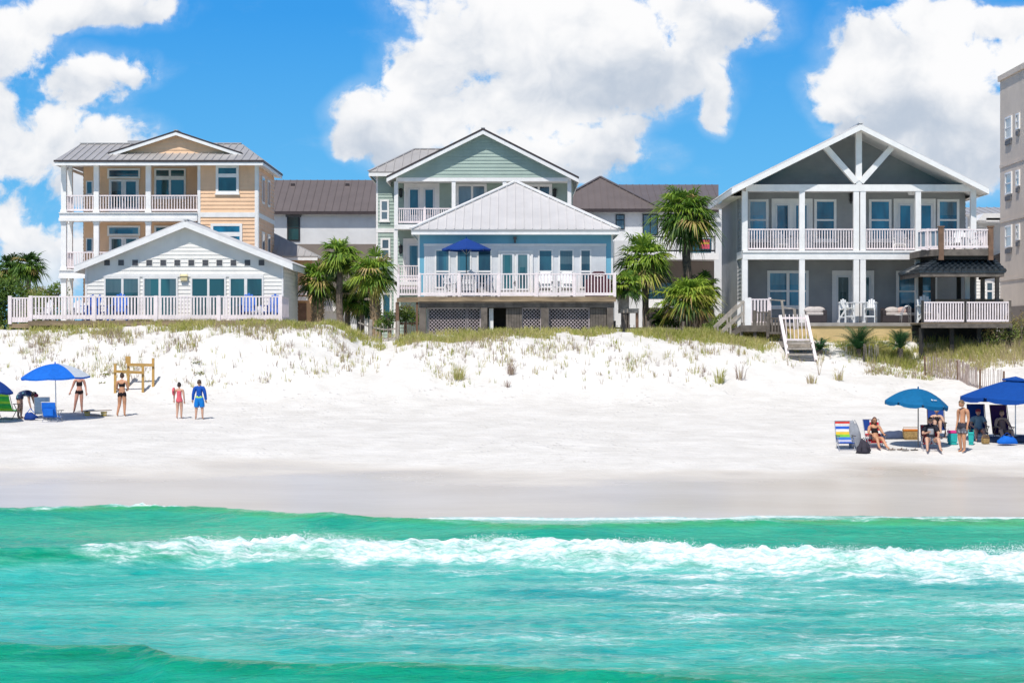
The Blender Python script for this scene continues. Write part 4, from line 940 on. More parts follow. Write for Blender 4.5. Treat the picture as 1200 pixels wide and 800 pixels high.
# ---------------------------------------------------------------- beige condominium at the right edge and white house behind
def condo():
    Xc = 27.6; Y0, Y1 = 96., Xc*F/572.; zt = Z(96,Y1); h = thing('condo_tower', (Xc+6, 106, 4.5), 'tall beige condominium block with small white framed windows beyond the white rear house', 'building')
    mb = MB(); mb.box(Xc, Xc+16, Y0, Y1, 4, zt); mb.build('wall', M['condo'], h)
    mb = MB(); mb.box(Xc-.12, Xc+16.1, Y0-.1, Y1+.1, zt+.002, zt+.3); mb.build('parapet', M['condo'], h)
    mb = MB()
    for v in (195, 259, 327): zz = Z(v,Y1); mb.box(Xc-.05, Xc-.0, Y0, Y1-.05, zz-.12, zz+.05)
    mb.build('belt_course', M['condo'], h)
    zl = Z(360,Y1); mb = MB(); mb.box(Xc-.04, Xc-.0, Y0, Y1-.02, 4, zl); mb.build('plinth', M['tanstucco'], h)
    yv = lambda u: Xc*F/(u-600)
    for vt, vb in ((141,167), (205,231), (266,292)):
        for ua, ub, k in ((1179,1186.4,1), (1191.6,1195.6,.55), (1203,1210,1)):
            ya, yb = yv(ub), yv(ua); zb_ = Z(vb,Y1)-.0; zt_ = zb_+(vb-vt)*Y1/F*.98
            if k < 1: zb_ += .3; zt_ -= .05
            mb = MB(); e = .1
            mb.box(Xc-.08, Xc, ya, yb, zt_-e, zt_); mb.box(Xc-.08, Xc, ya, yb, zb_, zb_+e); mb.box(Xc-.077, Xc, ya, ya+e, zb_+e, zt_-e); mb.box(Xc-.077, Xc, yb-e, yb, zb_+e, zt_-e)
            mb.box(Xc-.073, Xc, ya+e, yb-e, (zb_+zt_)/2-.035, (zb_+zt_)/2+.035); wo = mb.build('window', M['trim'], h)
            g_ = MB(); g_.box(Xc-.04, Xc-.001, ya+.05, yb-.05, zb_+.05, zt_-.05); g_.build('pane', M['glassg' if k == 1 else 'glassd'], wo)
            s = MB(); s.box(Xc-.1, Xc, ya+.1, yb-.1, zb_-.32, zb_-.1); s.build('air_grille', M['gvent'], wo)
condo()
def white_rear():
    Y = 124.; h = thing('white_house', (X(1158,Y), 128, 5), 'white clapboard house with flat grey roof between charcoal house and condominium', 'house')
    mb = MB(); mb.box(X(1134,Y), X(1180,Y), Y+.01, Y+7, 4.9, Z(252,Y)); mb.build('core_wall', M['wsiding'], h)
    mb = MB(); wall_front(mb, 1134, 1180, 252, 400, Y, pitch=.2); mb.build('front_siding', M['wsiding'], h)
    mb = MB(); metal_roof(mb, [P(1130,251,Y-.4), P(1182,251,Y-.4), P(1182,243,Y+4), P(1130,243,Y+4)], .5, .15); mb.build('roof', M['roof'], h)
    mb = MB(); pbox(mb, 1146, 1172, 258, 262, Y, -2.2, -.02); mb.prism([P(1146,258,Y-2.2), P(1172,258,Y-2.2), P(1172,250,Y-2.2), P(1153,250,Y-2.2)], (0,2,0)); mb.build('awning_roof', M['trim'], h)
    for v in (266, 330): window(h, 1155, 1164, v, v+22, Y, rows=(v+11,), fr=1.6, pane='glassd')
    mb = MB(); mb.prism([P(1160,302,Y-.5), P(1174,302,Y-.5), P(1174,296,Y-.5)], (0,.5,0)); pbox(mb, 1157, 1174, 302, 310, Y, -.5, -.02); mb.build('porch_roof', M['wood'], h)
    return h
white_rear()
# ================================================================ vegetation
def hit(u, v, y0=58., y1=99.):
    "ground point seen at photo pixel (u,v)"
    y = y0; best = None
    while y < y1:
        x = X(u, y)
        if ground_z(x, y) >= Z(v, y): best = y; break
        y += .1
    y = best or y1
    return Vector((X(u,y), y, ground_z(X(u,y), y)))
def leafmat(name, stops, trans=.35, rough=.5):
    m = bpy.data.materials.new(name); g = G(nt(m))
    a = g.n('ShaderNodeAttribute', attribute_name='tint').outputs['Fac']
    r = g.n('ShaderNodeValToRGB'); g.set(r.inputs[0], a); e = r.color_ramp.elements
    e[0].position, e[0].color = stops[0][0], c4(stops[0][1]); e[1].position, e[1].color = stops[-1][0], c4(stops[-1][1])
    for p, c in stops[1:-1]: q = e.new(p); q.color = c4(c)
    b = g.n('ShaderNodeBsdfPrincipled'); g.set(b.inputs['Base Color'], r.outputs[0]); b.inputs['Roughness'].default_value = rough; b.inputs['Specular IOR Level'].default_value = .35
    tr = g.n('ShaderNodeBsdfTranslucent'); g.set(tr.inputs[0], r.outputs[0]); mx = g.n('ShaderNodeMixShader'); mx.inputs[0].default_value = trans
    g.t.links.new(b.outputs[0], mx.inputs[1]); g.t.links.new(tr.outputs[0], mx.inputs[2]); o = g.n('ShaderNodeOutputMaterial'); g.t.links.new(mx.outputs[0], o.inputs[0])
    return m
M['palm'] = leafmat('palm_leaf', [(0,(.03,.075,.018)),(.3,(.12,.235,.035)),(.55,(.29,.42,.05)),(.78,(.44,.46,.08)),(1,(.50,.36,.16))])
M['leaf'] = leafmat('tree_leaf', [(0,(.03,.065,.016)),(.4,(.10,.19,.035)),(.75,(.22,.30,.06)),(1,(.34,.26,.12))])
M['grass'] = leafmat('dune_grass_blade', [(0,(.14,.20,.035)),(.35,(.33,.35,.065)),(.6,(.54,.48,.20)),(.8,(.46,.37,.24)),(1,(.30,.215,.185))], .3)
M['sago'] = leafmat('sago_leaf', [(0,(.008,.04,.018)),(1,(.04,.14,.04))], .15, .35)
M['trunk'] = mat('palm_trunk_bark', (.21,.165,.13), .9, .35, 5, .03, 14)
M['trunkl'] = mat('palm_boot_bark', (.46,.33,.20), .9, .35, 6, .03, 14)
M['deadfrond'] = leafmat('dead_frond', [(0,(.14,.10,.08)),(1,(.40,.31,.22))], .1)
class Blades(MB):
    def __init__(s): super().__init__(); s.col = []
    def strip(s, pts, ws, side, t):
        n = len(pts); vs = []
        for p, w in zip(pts, ws):
            if w <= 0: vs.append(p)
            else: vs += [p-side*(w/2), p+side*(w/2)]
        fs = []
        for i in range(n-1):
            if ws[i+1] > 0: fs.append((2*i, 2*i+1, 2*i+3, 2*i+2))
            else: fs.append((2*i, 2*i+1, 2*i+2))
        s.add(vs, fs); s.col += [t]*len(fs)
def fan_frond(mb, c, az, el, L, t, rn, n=15):
    dirv = Vector((math.cos(az)*math.cos(el), math.sin(az)*math.cos(el), math.sin(el)))
    side = Vector((-math.sin(az), math.cos(az), 0))
    pet = L*rn.uniform(.30,.55)
    p0 = c; p1 = c+dirv*pet*.6+Vector((0,0,-.02*L)); p2 = c+dirv*pet+Vector((0,0,-.06*L))
    mb.strip([p0,p1,p2], [.045,.035,.03], side, max(0,t-.1))
    d2 = (dirv+Vector((0,0,-.18))).normalized(); nrm = d2.cross(side).normalized()
    for i in range(n):
        f = (i+.5)/n*2-1; a = f*1.55+rn.uniform(-.07,.07); l = (L-pet)*(1.12-.32*abs(f))*rn.uniform(.85,1.12)
        dd = (d2*math.cos(a)+side*math.sin(a)+nrm*(.22*abs(f)+rn.uniform(-.08,.12))).normalized()
        m_ = p2+dd*l*.55; tip = p2+dd*l+Vector((0,0,-l*(.20+.36*rn.random())))
        ws = dd.cross(nrm).normalized(); ws = (ws+nrm*rn.uniform(-.5,.5)).normalized()
        mb.strip([p2, m_, tip], [.03,.085,0], ws, min(1,max(0,t+rn.uniform(-.12,.14))))
def palm(label, u, v, rpx, ub, vb, Y, rad, n=34, hue=.35, seed=1, thick='trunk', elmin=-66, skirt=0, curve=0, boots=False, group=None, name='cabbage_palm', nl=15):
    rn = random.Random(seed); c = P(u, v, Y); base = P(ub, vb, Y); base.z = min(base.z, ground_z(base.x, Y)-.1) if vb < 900 else base.z
    L = rpx*1.14*Y/F
    root = thing(name, (base.x, base.y, base.z), label, 'palm tree', group)
    pts = []; rr = []
    for i in range(13):
        t = i/12; p = base.lerp(c+Vector((0,0,-.25*L)), t); p.x += curve*math.sin(math.pi*t); pts.append(p)
        rr.append(rad*(1.25-.3*t)*(1+.07*(i % 2))*(1.1 if i == 0 else 1))
    mb = MB(); mb.tube(pts, rr, 10)
    if boots:       # criss-crossed old leaf bases
        k = int((c.z-base.z)/.16)
        for i in range(k):
            t = (i+.5)/k
            if t < .25: continue
            p = base.lerp(c+Vector((0,0,-.25*L)), t)
            for j in range(5):
                a = j*1.2566+i*.63; d = Vector((math.cos(a), math.sin(a), 0)); mb.bar(p+d*rad*.8, p+d*rad*1.45+Vector((0,0,.2)), .11, .04, d)
    mb.build('trunk', M[thick], root)
    bl = Blades()
    n = int(n*1.75)
    for i in range(n):
        f = (i+.5)/n; s0, s1 = math.sin(R(elmin)), math.sin(R(84)); el = math.asin(s0+(s1-s0)*f)+rn.uniform(-.14,.14); az = i*2.399+rn.uniform(-.3,.3)
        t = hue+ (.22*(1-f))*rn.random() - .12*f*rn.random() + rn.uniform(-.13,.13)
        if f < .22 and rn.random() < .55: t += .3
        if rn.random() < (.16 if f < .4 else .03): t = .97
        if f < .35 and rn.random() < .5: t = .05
        fan_frond(bl, c+Vector((rn.uniform(-.06,.06),rn.uniform(-.06,.06),rn.uniform(-.15,.1))), az, el, L*rn.choice((rn.uniform(.62,.9),rn.uniform(.85,1.12))), t, rn, nl)
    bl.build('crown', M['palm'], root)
    if skirt:
        dd = Blades()
        for i in range(skirt*30):
            a = rn.uniform(0,6.28); z = rn.uniform(base.z+.3, c.z-.15*L); r0 = rad*1.0; o = Vector((math.cos(a),math.sin(a),0)); p = Vector((base.x+(c.x-base.x)*.5,Y,z))+o*r0
            l = rn.uniform(.5,1.1); dd.strip([p, p+o*.22+Vector((0,0,-l*.4)), p+o*rn.uniform(.1,.35)+Vector((0,0,-l))], [.05,.07,.02], Vector((-o.y,o.x,0)), rn.random())
        dd.build('dead_fronds', M['deadfrond'], root)
    return root
PG1, PG2 = 'palms between the cottage and the blue house', 'palms between the blue house and the charcoal house'
palm('short bright green palm with thick tan trunk right beside the white cottage', 374, 326, 29, 371, 392, 104, .25, 34, .36, 1, 'trunkl', boots=True, group=PG1)
palm('tallest dark slim-trunked palm of the cluster between cottage and blue house', 399, 299, 27, 401, 394, 103, .15, 34, .40, 2, curve=-.1, group=PG1)
palm('yellowish drooping palm with shaggy tan trunk nearest the blue house', 438, 319, 32, 442, 394, 102, .22, 38, .46, 3, 'trunkl', boots=True, group=PG1)
palm('small dark palm tucked behind the slim trunk, between the two taller crowns', 408, 346, 22, 406, 394, 105, .13, 24, .25, 4, group=PG1)
palm('low deep green palm just left of the shaggy-trunked one by the blue house', 424, 352, 21, 424, 396, 104.5, .12, 22, .30, 5, group=PG1)
palm('tallest full-crowned palm beside the charcoal house with leaning dark twin-looking trunk', 804, 249, 42, 821, 385, 103, .20, 56, .38, 6, curve=-.25, group=PG2, nl=17, elmin=-70)
palm('mid-height yellow-green palm with straight slim grey trunk beside the blue house', 756, 303, 37, 757, 395, 101.5, .14, 44, .47, 7, group=PG2, elmin=-70)
palm('squat bushy yellowish palm with shaggy grey skirt of dead fronds by the stairs', 806, 350, 38, 815, 396, 100.4, .38, 56, .55, 8, thick='trunkl', skirt=9, group=PG2, elmin=-35)
palm('tiny dark palm under the gallery behind the squat shaggy palm', 774, 372, 14, 773, 396, 103, .05, 18, .15, 9, group=PG2)
palm('mid green palm showing above and behind the squat shaggy one', 826, 338, 22, 828, 396, 103.5, .12, 24, .3, 10, group=PG2)
palm('palm with dark ragged crown above the broad tree, farther from the peach house', 13, 314, 21, 12, 395, 121, .14, 32, .18, 11, group='palms above the trees at the left edge')
palm('palm with dark ragged crown above the broad tree, nearer the peach house', 34, 311, 22, 31, 395, 120, .14, 32, .20, 12, group='palms above the trees at the left edge')

def leaf_tree(name, label, cat, ub, Y, lumps, n, seed, lo=.0, hi=.8, size=.16, trunks=3, group=None, sub='crown'):
    "lumps: (u,v,ru,rv) px; leaf faces scattered through an uneven shell of each lump"
    rn = random.Random(seed); bx = X(ub,Y); bz = ground_z(bx,Y)-.1; root = thing(name, (bx,Y,bz), label, cat, group)
    mb = MB()
    for (u,v,ru,rv) in lumps[:max(trunks,1)]:
        c = P(u,v,Y); m_ = Vector((bx,Y,bz)).lerp(c,.5)+Vector((rn.uniform(-.2,.2),0,0)); mb.tube([(bx,Y,bz), m_, c, c+Vector((rn.uniform(-.3,.3),0,.5))], [.13,.09,.05,.02], 6)
        for k in range(5): d = Vector((rn.uniform(-1,1),rn.uniform(-1,1),rn.uniform(-.1,1))); mb.tube([m_.lerp(c,.7), c+d*ru*Y/F*.7], [.04,.012], 5)
    mb.build('trunk', M['trunk'], root)
    bl = Blades(); k = Y/F; tot = sum(l[2]*l[3] for l in lumps)
    for (u,v,ru,rv) in lumps:
        c = P(u,v,Y); base = rn.uniform(lo,hi)
        for i in range(int(n*ru*rv/tot)):
            d = Vector((rn.gauss(0,1),rn.gauss(0,1),rn.gauss(0,1))).normalized(); r = rn.uniform(.45,1.0)**.6; nz_ = 1+.38*fbm(d.x*2+u,d.y*2+d.z*2.2,1.3,2)
            if fbm(d.x*5+c.x,d.z*5+d.y*4,1.2,2) < -.35: continue
            p = c+Vector((d.x*ru*k, d.y*(ru+rv)*.5*k, d.z*rv*k))*(r*nz_)
            if p.z < bz+.05: continue
            a = Vector((rn.uniform(-1,1),rn.uniform(-1,1),rn.uniform(-.5,1))).normalized(); s = a.cross(Vector((rn.uniform(-1,1),rn.uniform(-1,1),rn.uniform(-1,1)))).normalized()
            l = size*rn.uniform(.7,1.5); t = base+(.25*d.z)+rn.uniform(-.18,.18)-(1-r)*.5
            bl.strip([p, p+a*l*.5, p+a*l], [.02,size*.5,0], s, min(1,max(0,t)))
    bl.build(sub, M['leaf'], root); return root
leaf_tree('broad_tree', 'dense broad green tree below the two ragged palms beside the cottage deck', 'tree', 16, 113, [(15,356,34,26),(-15,348,30,30),(38,358,22,24),(8,338,22,14),(52,366,14,18),(-30,360,30,30),(30,378,30,18),(0,385,40,18)], 15000, 21, .25, .75)
leaf_tree('scrub_bush', 'brownish scrub bush between the left trees and the peach house', 'bush', 58, 111, [(50,352,20,16),(66,345,12,14),(60,370,22,16),(40,372,18,14)], 4500, 22, .4, .95, .13)
leaf_tree('shrub', 'green shrub at the foot of the stairs beside the charcoal house', 'shrub', 846, 97.5, [(846,378,14,10),(836,386,16,9),(856,386,12,8)], 2600, 23, .4, .8, .10, 1)
leaf_tree('shrub', 'dark shrub in the shade between slim palm and squat shaggy palm', 'shrub', 786, 101.2, [(784,384,14,14),(770,390,12,8),(798,388,10,10)], 2600, 24, .0, .3, .11, 1)
leaf_tree('shrub', 'leafy shrub showing through the open frame under the blue deck', 'shrub', 476, 104, [(476,366,12,8),(470,372,10,8),(486,374,8,8)], 1500, 25, .5, .9, .11, 1)
leaf_tree('shrub', 'bright green shrub against the pickets left of the blue house stilts', 'shrub', 455, 101, [(454,374,9,10),(448,382,10,8)], 1200, 26, .4, .8, .10, 1)

leaf_tree('scrub_bush', 'tall brownish bare scrub against the foot of the beige condominium', 'bush', 1186, 94.5, [(1182,384,16,16),(1168,394,18,12),(1198,388,16,18),(1210,380,16,20)], 3200, 27, .85, 1.0, .09)
def sago(label, u, v, rpx, Y, seed, n=26):
    rn = random.Random(seed); c = P(u,v,Y); gz = ground_z(c.x,Y); root = thing('sago_palm', (c.x,Y,gz), label, 'sago palm', 'sago palms below the charcoal house patio')
    mb = MB(); mb.tube([(c.x,Y,gz-.1),(c.x,Y,c.z-.0)], [.16,.12], 8); mb.build('trunk', M['trunk'], root)
    bl = Blades(); L = rpx*Y/F
    for i in range(n):
        az = i*2.399; el = R(rn.uniform(12,78)); o = Vector((math.cos(az),math.sin(az),0)); prev = Vector(c); pts = []
        for k in range(9):
            e = el-1.05*(k/8)**1.3; pts.append(Vector(prev)); prev = prev+(o*math.cos(e)+Vector((0,0,math.sin(e))))*L/7
        side = Vector((-o.y,o.x,0)); bl.strip(pts, [.03]*8+[0], side, .6)
        for k in range(1,9):
            for j in range(2):
                q = pts[k-1].lerp(pts[k],j/2); t_ = (pts[k]-pts[k-1]).normalized(); l = L*.30*math.sin(math.pi*min(.95,(k+j/2)/9))
                for s in (-1,1): bl.strip([q, q+(side*s+t_*.6+Vector((0,0,.15)))*l*.8], [.045,0], t_, rn.random())
    bl.build('crown', M['sago'], root)
sago('largest dark green sago palm in front of the yellow patio wall', 1006, 409, 32, 93.4, 31, 44)
sago('smallest sago palm next to the white beach steps', 961, 410, 18, 93.4, 32, 26)
sago('medium sago palm near the brown pavilion end of the patio wall', 1055, 408, 26, 93.5, 33, 34)

# ---------------------------------------------------------------- dune grasses
def tuft(bl, p, n, h, spread, t, rn, tv=.2, w=.018):
    for i in range(n):
        a = rn.uniform(0,6.283); o = Vector((math.cos(a),math.sin(a),0)); b = p+o*rn.uniform(0,spread); hh = h*rn.uniform(.5,1.15); lean = rn.uniform(.1,.65)
        b = Vector((b.x,b.y,ground_z(b.x,b.y)-.03)) if spread > .25 else b
        m_ = b+Vector((0,0,hh*.6))+o*hh*lean*.3; tip = b+Vector((0,0,hh*(1-.25*lean)))+o*hh*lean*.85
        s = Vector((-o.y,o.x,0)) if rn.random() < .4 else Vector((1,0,0))
        bl.strip([b,m_,tip], [w,w*.85,0], s, min(1,max(0,t+rn.uniform(-tv,tv))))
rg = random.Random(5)
bl = Blades()       # continuous strip along the crest
for i in range(8200):
    u = rg.uniform(-60,1260); y = rg.uniform(92.6, 97.2) ** 1
    if rg.random() < .5: y = rg.uniform(93., 95.5)
    x = X(u,y); d = fbm(x,y,.5,3)
    if 900 < u < 960 and y < 93.4: continue
    thin = 1.
    if u < 340: thin = .62
    if d < -.28 or rg.random() > thin*(.65+.6*d): continue
    z = ground_z(x,y)-.03; right = u > 1000
    tuft(bl, Vector((x,y,z)), 9, (.34+.22*d)*(1.25 if right else 1), .16, .28+.30*rg.random()+.12*fbm(x+50,y,.25,2), rg, .14, .02)
o = bl.build('dune_grass', M['grass']); tag(o, 'yellow-green dune grass growing along the crest in front of the houses', 'grass', kind='stuff')
bl = Blades()       # sparse dry tufts down the dune face
cnt = 0
while cnt < 2100:
    u = rg.uniform(-40,1240); y = 87.6+5.6*rg.random()**.62; x = X(u,y)
    dens = float(np.interp(u, [-40,0,150,330,400,430,470,540,700,860,900,1000,1080,1130,1240], [1.3,1.3,1.3,1.2,.9,.06,.30,.8,.85,.55,.10,.07,.30,.35,.6]))
    lim = float(np.interp(u, [-40,100,250,420,470,560,700,850,900,1240], [88.6,89.4,88.3,89.5,89.6,88.4,88.6,88.4,91,91]))
    if y < lim: continue
    if rg.random() > dens*max(0.03,.30+1.15*fbm(x,y*1.2,.55,3)): continue
    z = ground_z(x,y)-.02; k = rg.random(); t = .30+.25*rg.random() if k < .34 else (.58+.25*rg.random() if k < .62 else .95)
    tuft(bl, Vector((x,y,z)), rg.randint(2,6), rg.uniform(.16,.48), rg.uniform(.06,.2), t, rg, .15, .017); cnt += 1
o = bl.build('dry_dune_grass', M['grass']); tag(o, 'sparse dry grass stems scattered over the white dune face', 'grass', kind='stuff')
bl = Blades()       # tall reeds and scrub on the right
for i in range(560):
    u = rg.uniform(1086,1240); y = rg.uniform(91.5,95.6); x = X(u,y); z = ground_z(x,y)-.03
    hh = rg.uniform(.25,.7)+max(0,(u-1150)/90)*rg.uniform(.1,.9)
    tuft(bl, Vector((x,y,z)), 6, hh, .14, .5+.35*rg.random(), rg, .2, .018)
for i in range(170):
    u = rg.uniform(1012,1095); y = rg.uniform(91,93.4); x = X(u,y); z = ground_z(x,y)-.03; tuft(bl, Vector((x,y,z)), 8, rg.uniform(.15,.36), .14, (.3 if rg.random()<.5 else .75)+.2*rg.random(), rg, .15, .018)
o = bl.build('tall_dry_grass', M['grass']); tag(o, 'tall straw coloured sea oats and scrub in front of the pavilion', 'grass', kind='stuff')
def tuft_thing(label, u, v, n, h, sp, t, seed, name='grass_tuft', cat='grass tuft'):
    p = hit(u,v); rn = random.Random(seed); b = Blades(); tuft(b, Vector((0,0,0)), n, h, sp, t, rn, .2, .022); o = b.build(name, M['grass']); o.location = p; tag(o, label, cat, 'single tufts standing on the bare sand')
tuft_thing('golden grass tuft standing alone on bare sand below the squat shaggy palm', 844, 450, 60, .75, .2, .5, 1)
tuft_thing('thin dry stems right next to the golden lone tuft', 868, 446, 22, .8, .2, .92, 2)
tuft_thing('straw tuft lying left of the bare stalk below the white beach steps', 951, 450, 40, .45, .22, .72, 3)
tuft_thing('straw tuft on bare sand below the largest sago palm', 982, 446, 40, .5, .2, .75, 4)
tuft_thing('single tall bare stalk on the sand below the white beach steps', 960, 440, 4, 1.1, .03, .98, 5, 'dry_stalk')
tuft_thing('olive tuft lowest on the dune in front of the lattice panels', 537, 446, 55, .7, .25, .5, 6)
tuft_thing('purplish dry tuft on the dune below the french doors of the blue house', 599, 440, 40, .7, .2, .95, 7)
tuft_thing('small reddish sprig lowest on the sand below the blue house', 594, 455, 20, .4, .15, 1.0, 8)
tuft_thing('grey scrubby tuft at the dune foot right of the boy in blue', 289, 446, 50, .5, .35, .98, 9)
tuft_thing('grey scrubby tuft further right along the dune foot, under the cottage end', 322, 446, 40, .4, .3, .98, 10)
def beach_plant(label, u, v, n, r, seed, t=.55):
    p = hit(u,v); rn = random.Random(seed); b = Blades()
    for i in range(n*5):
        a = rn.uniform(0,6.28); q = Vector((math.cos(a)*r*1.2,math.sin(a)*r,rn.uniform(.0,.5)*r))*rn.random()**.6; o = Vector((rn.uniform(-1,1),rn.uniform(-1,1),rn.uniform(-.2,.9))).normalized(); s = o.cross(Vector((rn.uniform(-1,1),rn.uniform(-1,1),rn.uniform(-1,1)))).normalized()
        b.strip([q, q+o*.05, q+o*.10], [.015,.06,0], s, t+.12+rn.uniform(-.25,.2))
    o = b.build('beach_plant', M['leaf']); o.location = p; tag(o, label, 'beach plant', 'leafy plants creeping on the sand')
beach_plant('low leafy green plant on the sand above the boy in blue', 232, 439, 9, .22, 1, .72)
beach_plant('leafy green plant higher up the dune, above the one over the boy', 231, 427, 7, .22, 2, .72)
beach_plant('pale yellow-green plant left of the wooden post frame', 123, 440, 6, .18, 3, .8)
beach_plant('tiny yellow-green sprig just below the plant left of the post frame', 119, 450, 3, .10, 4, .8)

# ---------------------------------------------------------------- fences, posts, stairs
def picket_run(name, label, cat, pts, h, gap, w, mats, posts=(), ph=1.0, pw=.09, rails=(), jitter=0., seed=0, group=None):
    rn = random.Random(seed); root = thing(name, pts[0], label, cat, group); mb = MB()
    for a, b in zip(pts[:-1], pts[1:]):
        a = Vector(a); b = Vector(b); n = max(2, int((b-a).length/gap)); d = (b-a).normalized(); ht = Vector((d.x,d.y,0)).normalized()
        for i in range(n):
            p = a.lerp(b,(i+.5)/n); k = Vector((rn.uniform(-1,1)*jitter,rn.uniform(-1,1)*jitter,0)); hh = h*(1+rn.uniform(-jitter,jitter)); gz = p.z-.08
            mb.bar(Vector((p.x,p.y,gz)), Vector((p.x,p.y,gz+hh+.08))+k, w, .02, ht)
        for r in rails: mb.bar(a+Vector((0,.02,r)), b+Vector((0,.02,r)), .025, .07)
    mb.build('pickets', M[mats[0]], root)
    for p in posts:
        p = Vector(p); q = MB(); q.bar(p+Vector((0,-.03,-.15)), p+Vector((rn.uniform(-.03,.03),-.03,ph)), pw, pw, (0,1,0)); q.build('post', M[mats[1]], root)
    return root
M['slat'] = mat('weathered_lath', (.42,.33,.29), .9, .2, 6)
fp_ = [hit(1084,440), hit(1104,444), hit(1122,445), hit(1134,452), hit(1148,456), hit(1176,458)]
picket_run('sand_fence', 'long wooden lath sand fence running behind the large royal blue umbrella', 'sand fence', fp_, .9, .085, .035, ('slat','woodb'), (fp_[0],fp_[2],fp_[4],fp_[5]), .85, .07, jitter=.05, seed=3)
fq = [hit(1012,424,58,99), hit(1030,424)]
picket_run('sand_fence', 'short grey scrap of sand fence below the largest sago palm', 'sand fence', fq, .75, .09, .04, ('woodl','wood'), (fq[0],), .8, .07, jitter=.06, seed=4)
Yf = 96.; pf = [Vector((X(u,Yf),Yf,ground_z(X(u,Yf),Yf))) for u in (420,434,452,466)]
picket_run('picket_fence', 'grey picket fence at the sand path left of the blue house stilts', 'fence', pf, .72, .17, .10, ('woodl','woodl'), (pf[1],pf[3]), .9, .14, (.12,.55), seed=5)
Yf = 99.; pf = [Vector((X(u,Yf),Yf,ground_z(X(u,Yf),Yf))) for u in (720,760,800)]
picket_run('picket_fence', 'dark weathered plank fence behind the grass under the slim grey palm', 'fence', pf, .75, .2, .16, ('wood','wood'), (pf[0],pf[1],pf[2]), .95, .12, (.2,.6), seed=6, jitter=.04)
Yf = 98.6; pf = [Vector((X(u,Yf),Yf,ground_z(X(u,Yf),Yf))) for u in (467,489)]
picket_run('picket_fence', 'low brown picket gate under the corner of the blue deck', 'fence', pf, .85, .11, .08, ('woodb','woodb'), (pf[0],pf[1]), .9, .1, (.2,.8), seed=7)
# wooden post frame on the sand
def post_frame():
    A = hit(135,461); root = thing('post_frame', A, 'bare golden timber frame of posts and rails standing on the sand', 'wooden frame')
    gs = {}
    for k,(u,vb,vt) in {'a':(135,461,426),'b':(167.5,460,427.5),'c':(179.5,454,419.5),'d':(150.5,453,419)}.items():
        p = hit(u,vb); gs[k] = (p, Z(vt,p.y)); mb = MB(); w = .10; mb.box(p.x-w/2,p.x+w/2,p.y-w/2,p.y+w/2,p.z-.3,Z(vt,p.y)); mb.build('post', M['woody'], root)
    for a,b,dz in (('a','b',.25),('d','c',.22)):
        (p,zt),(q,zq) = gs[a],gs[b]; mb = MB(); mb.bar((p.x-.05,p.y-.09,zt-dz-.08),(q.x+.05,q.y-.09,zq-dz-.08),.045,.12); mb.build('rail', M['woody'], root)
    (p,zt) = gs['d']; mb = MB(); mb.box(p.x-.11,p.x+.11,p.y-.1,p.y-.065,zt-.25,zt+.06); mb.build('board', M['woody'], root)
post_frame()
# planter on a timber stand beside the blue house
def stand():
    Y = 98.5; z0 = ground_z(X(737,Y),Y); r = thing('timber_stand', (X(737,Y),Y,z0), 'weathered timber landing on posts at the right corner of the blue house', 'landing')
    mb = MB(); mb.box(X(726,Y),X(749,Y),Y,Y+1.2,Z(366.5,Y),Z(361.5,Y)); mb.build('platform', M['woodl'], r)
    for u0,u1,m_ in ((728,734.5,'wood'),(745,748.5,'woodb'),(736,738,'wood')):
        mb = MB(); mb.box(X(u0,Y),X(u1,Y),Y+.05,Y+.2,z0-.2,Z(366.5,Y)-.003); mb.build('post', M[m_], r)
    p = thing('planter_box', (X(731,Y),Y+.5,Z(361.5,Y)), 'tall grey slatted planter box standing on the timber landing', 'planter')
    mb = MB(); mb.box(X(724.5,Y)+.03,X(737.5,Y)-.03,Y+.06,Y+.56,Z(361.4,Y),Z(346,Y)); 
    for k in range(6): pbox(mb, 724.5+k*2.2, 726.4+k*2.2, 343.5, 361.4, Y, .02, .055)
    mb.build('box', M['woodl'], p)
    return Vector((X(731,Y),Y+.3,Z(347,Y)))
pz_ = stand()
rr_ = palm('shaggy young palm growing out of the grey planter box', 733, 333, 23, 732, 350, 98.8, .12, 30, .42, 13, group=PG2, elmin=-50, boots=True)
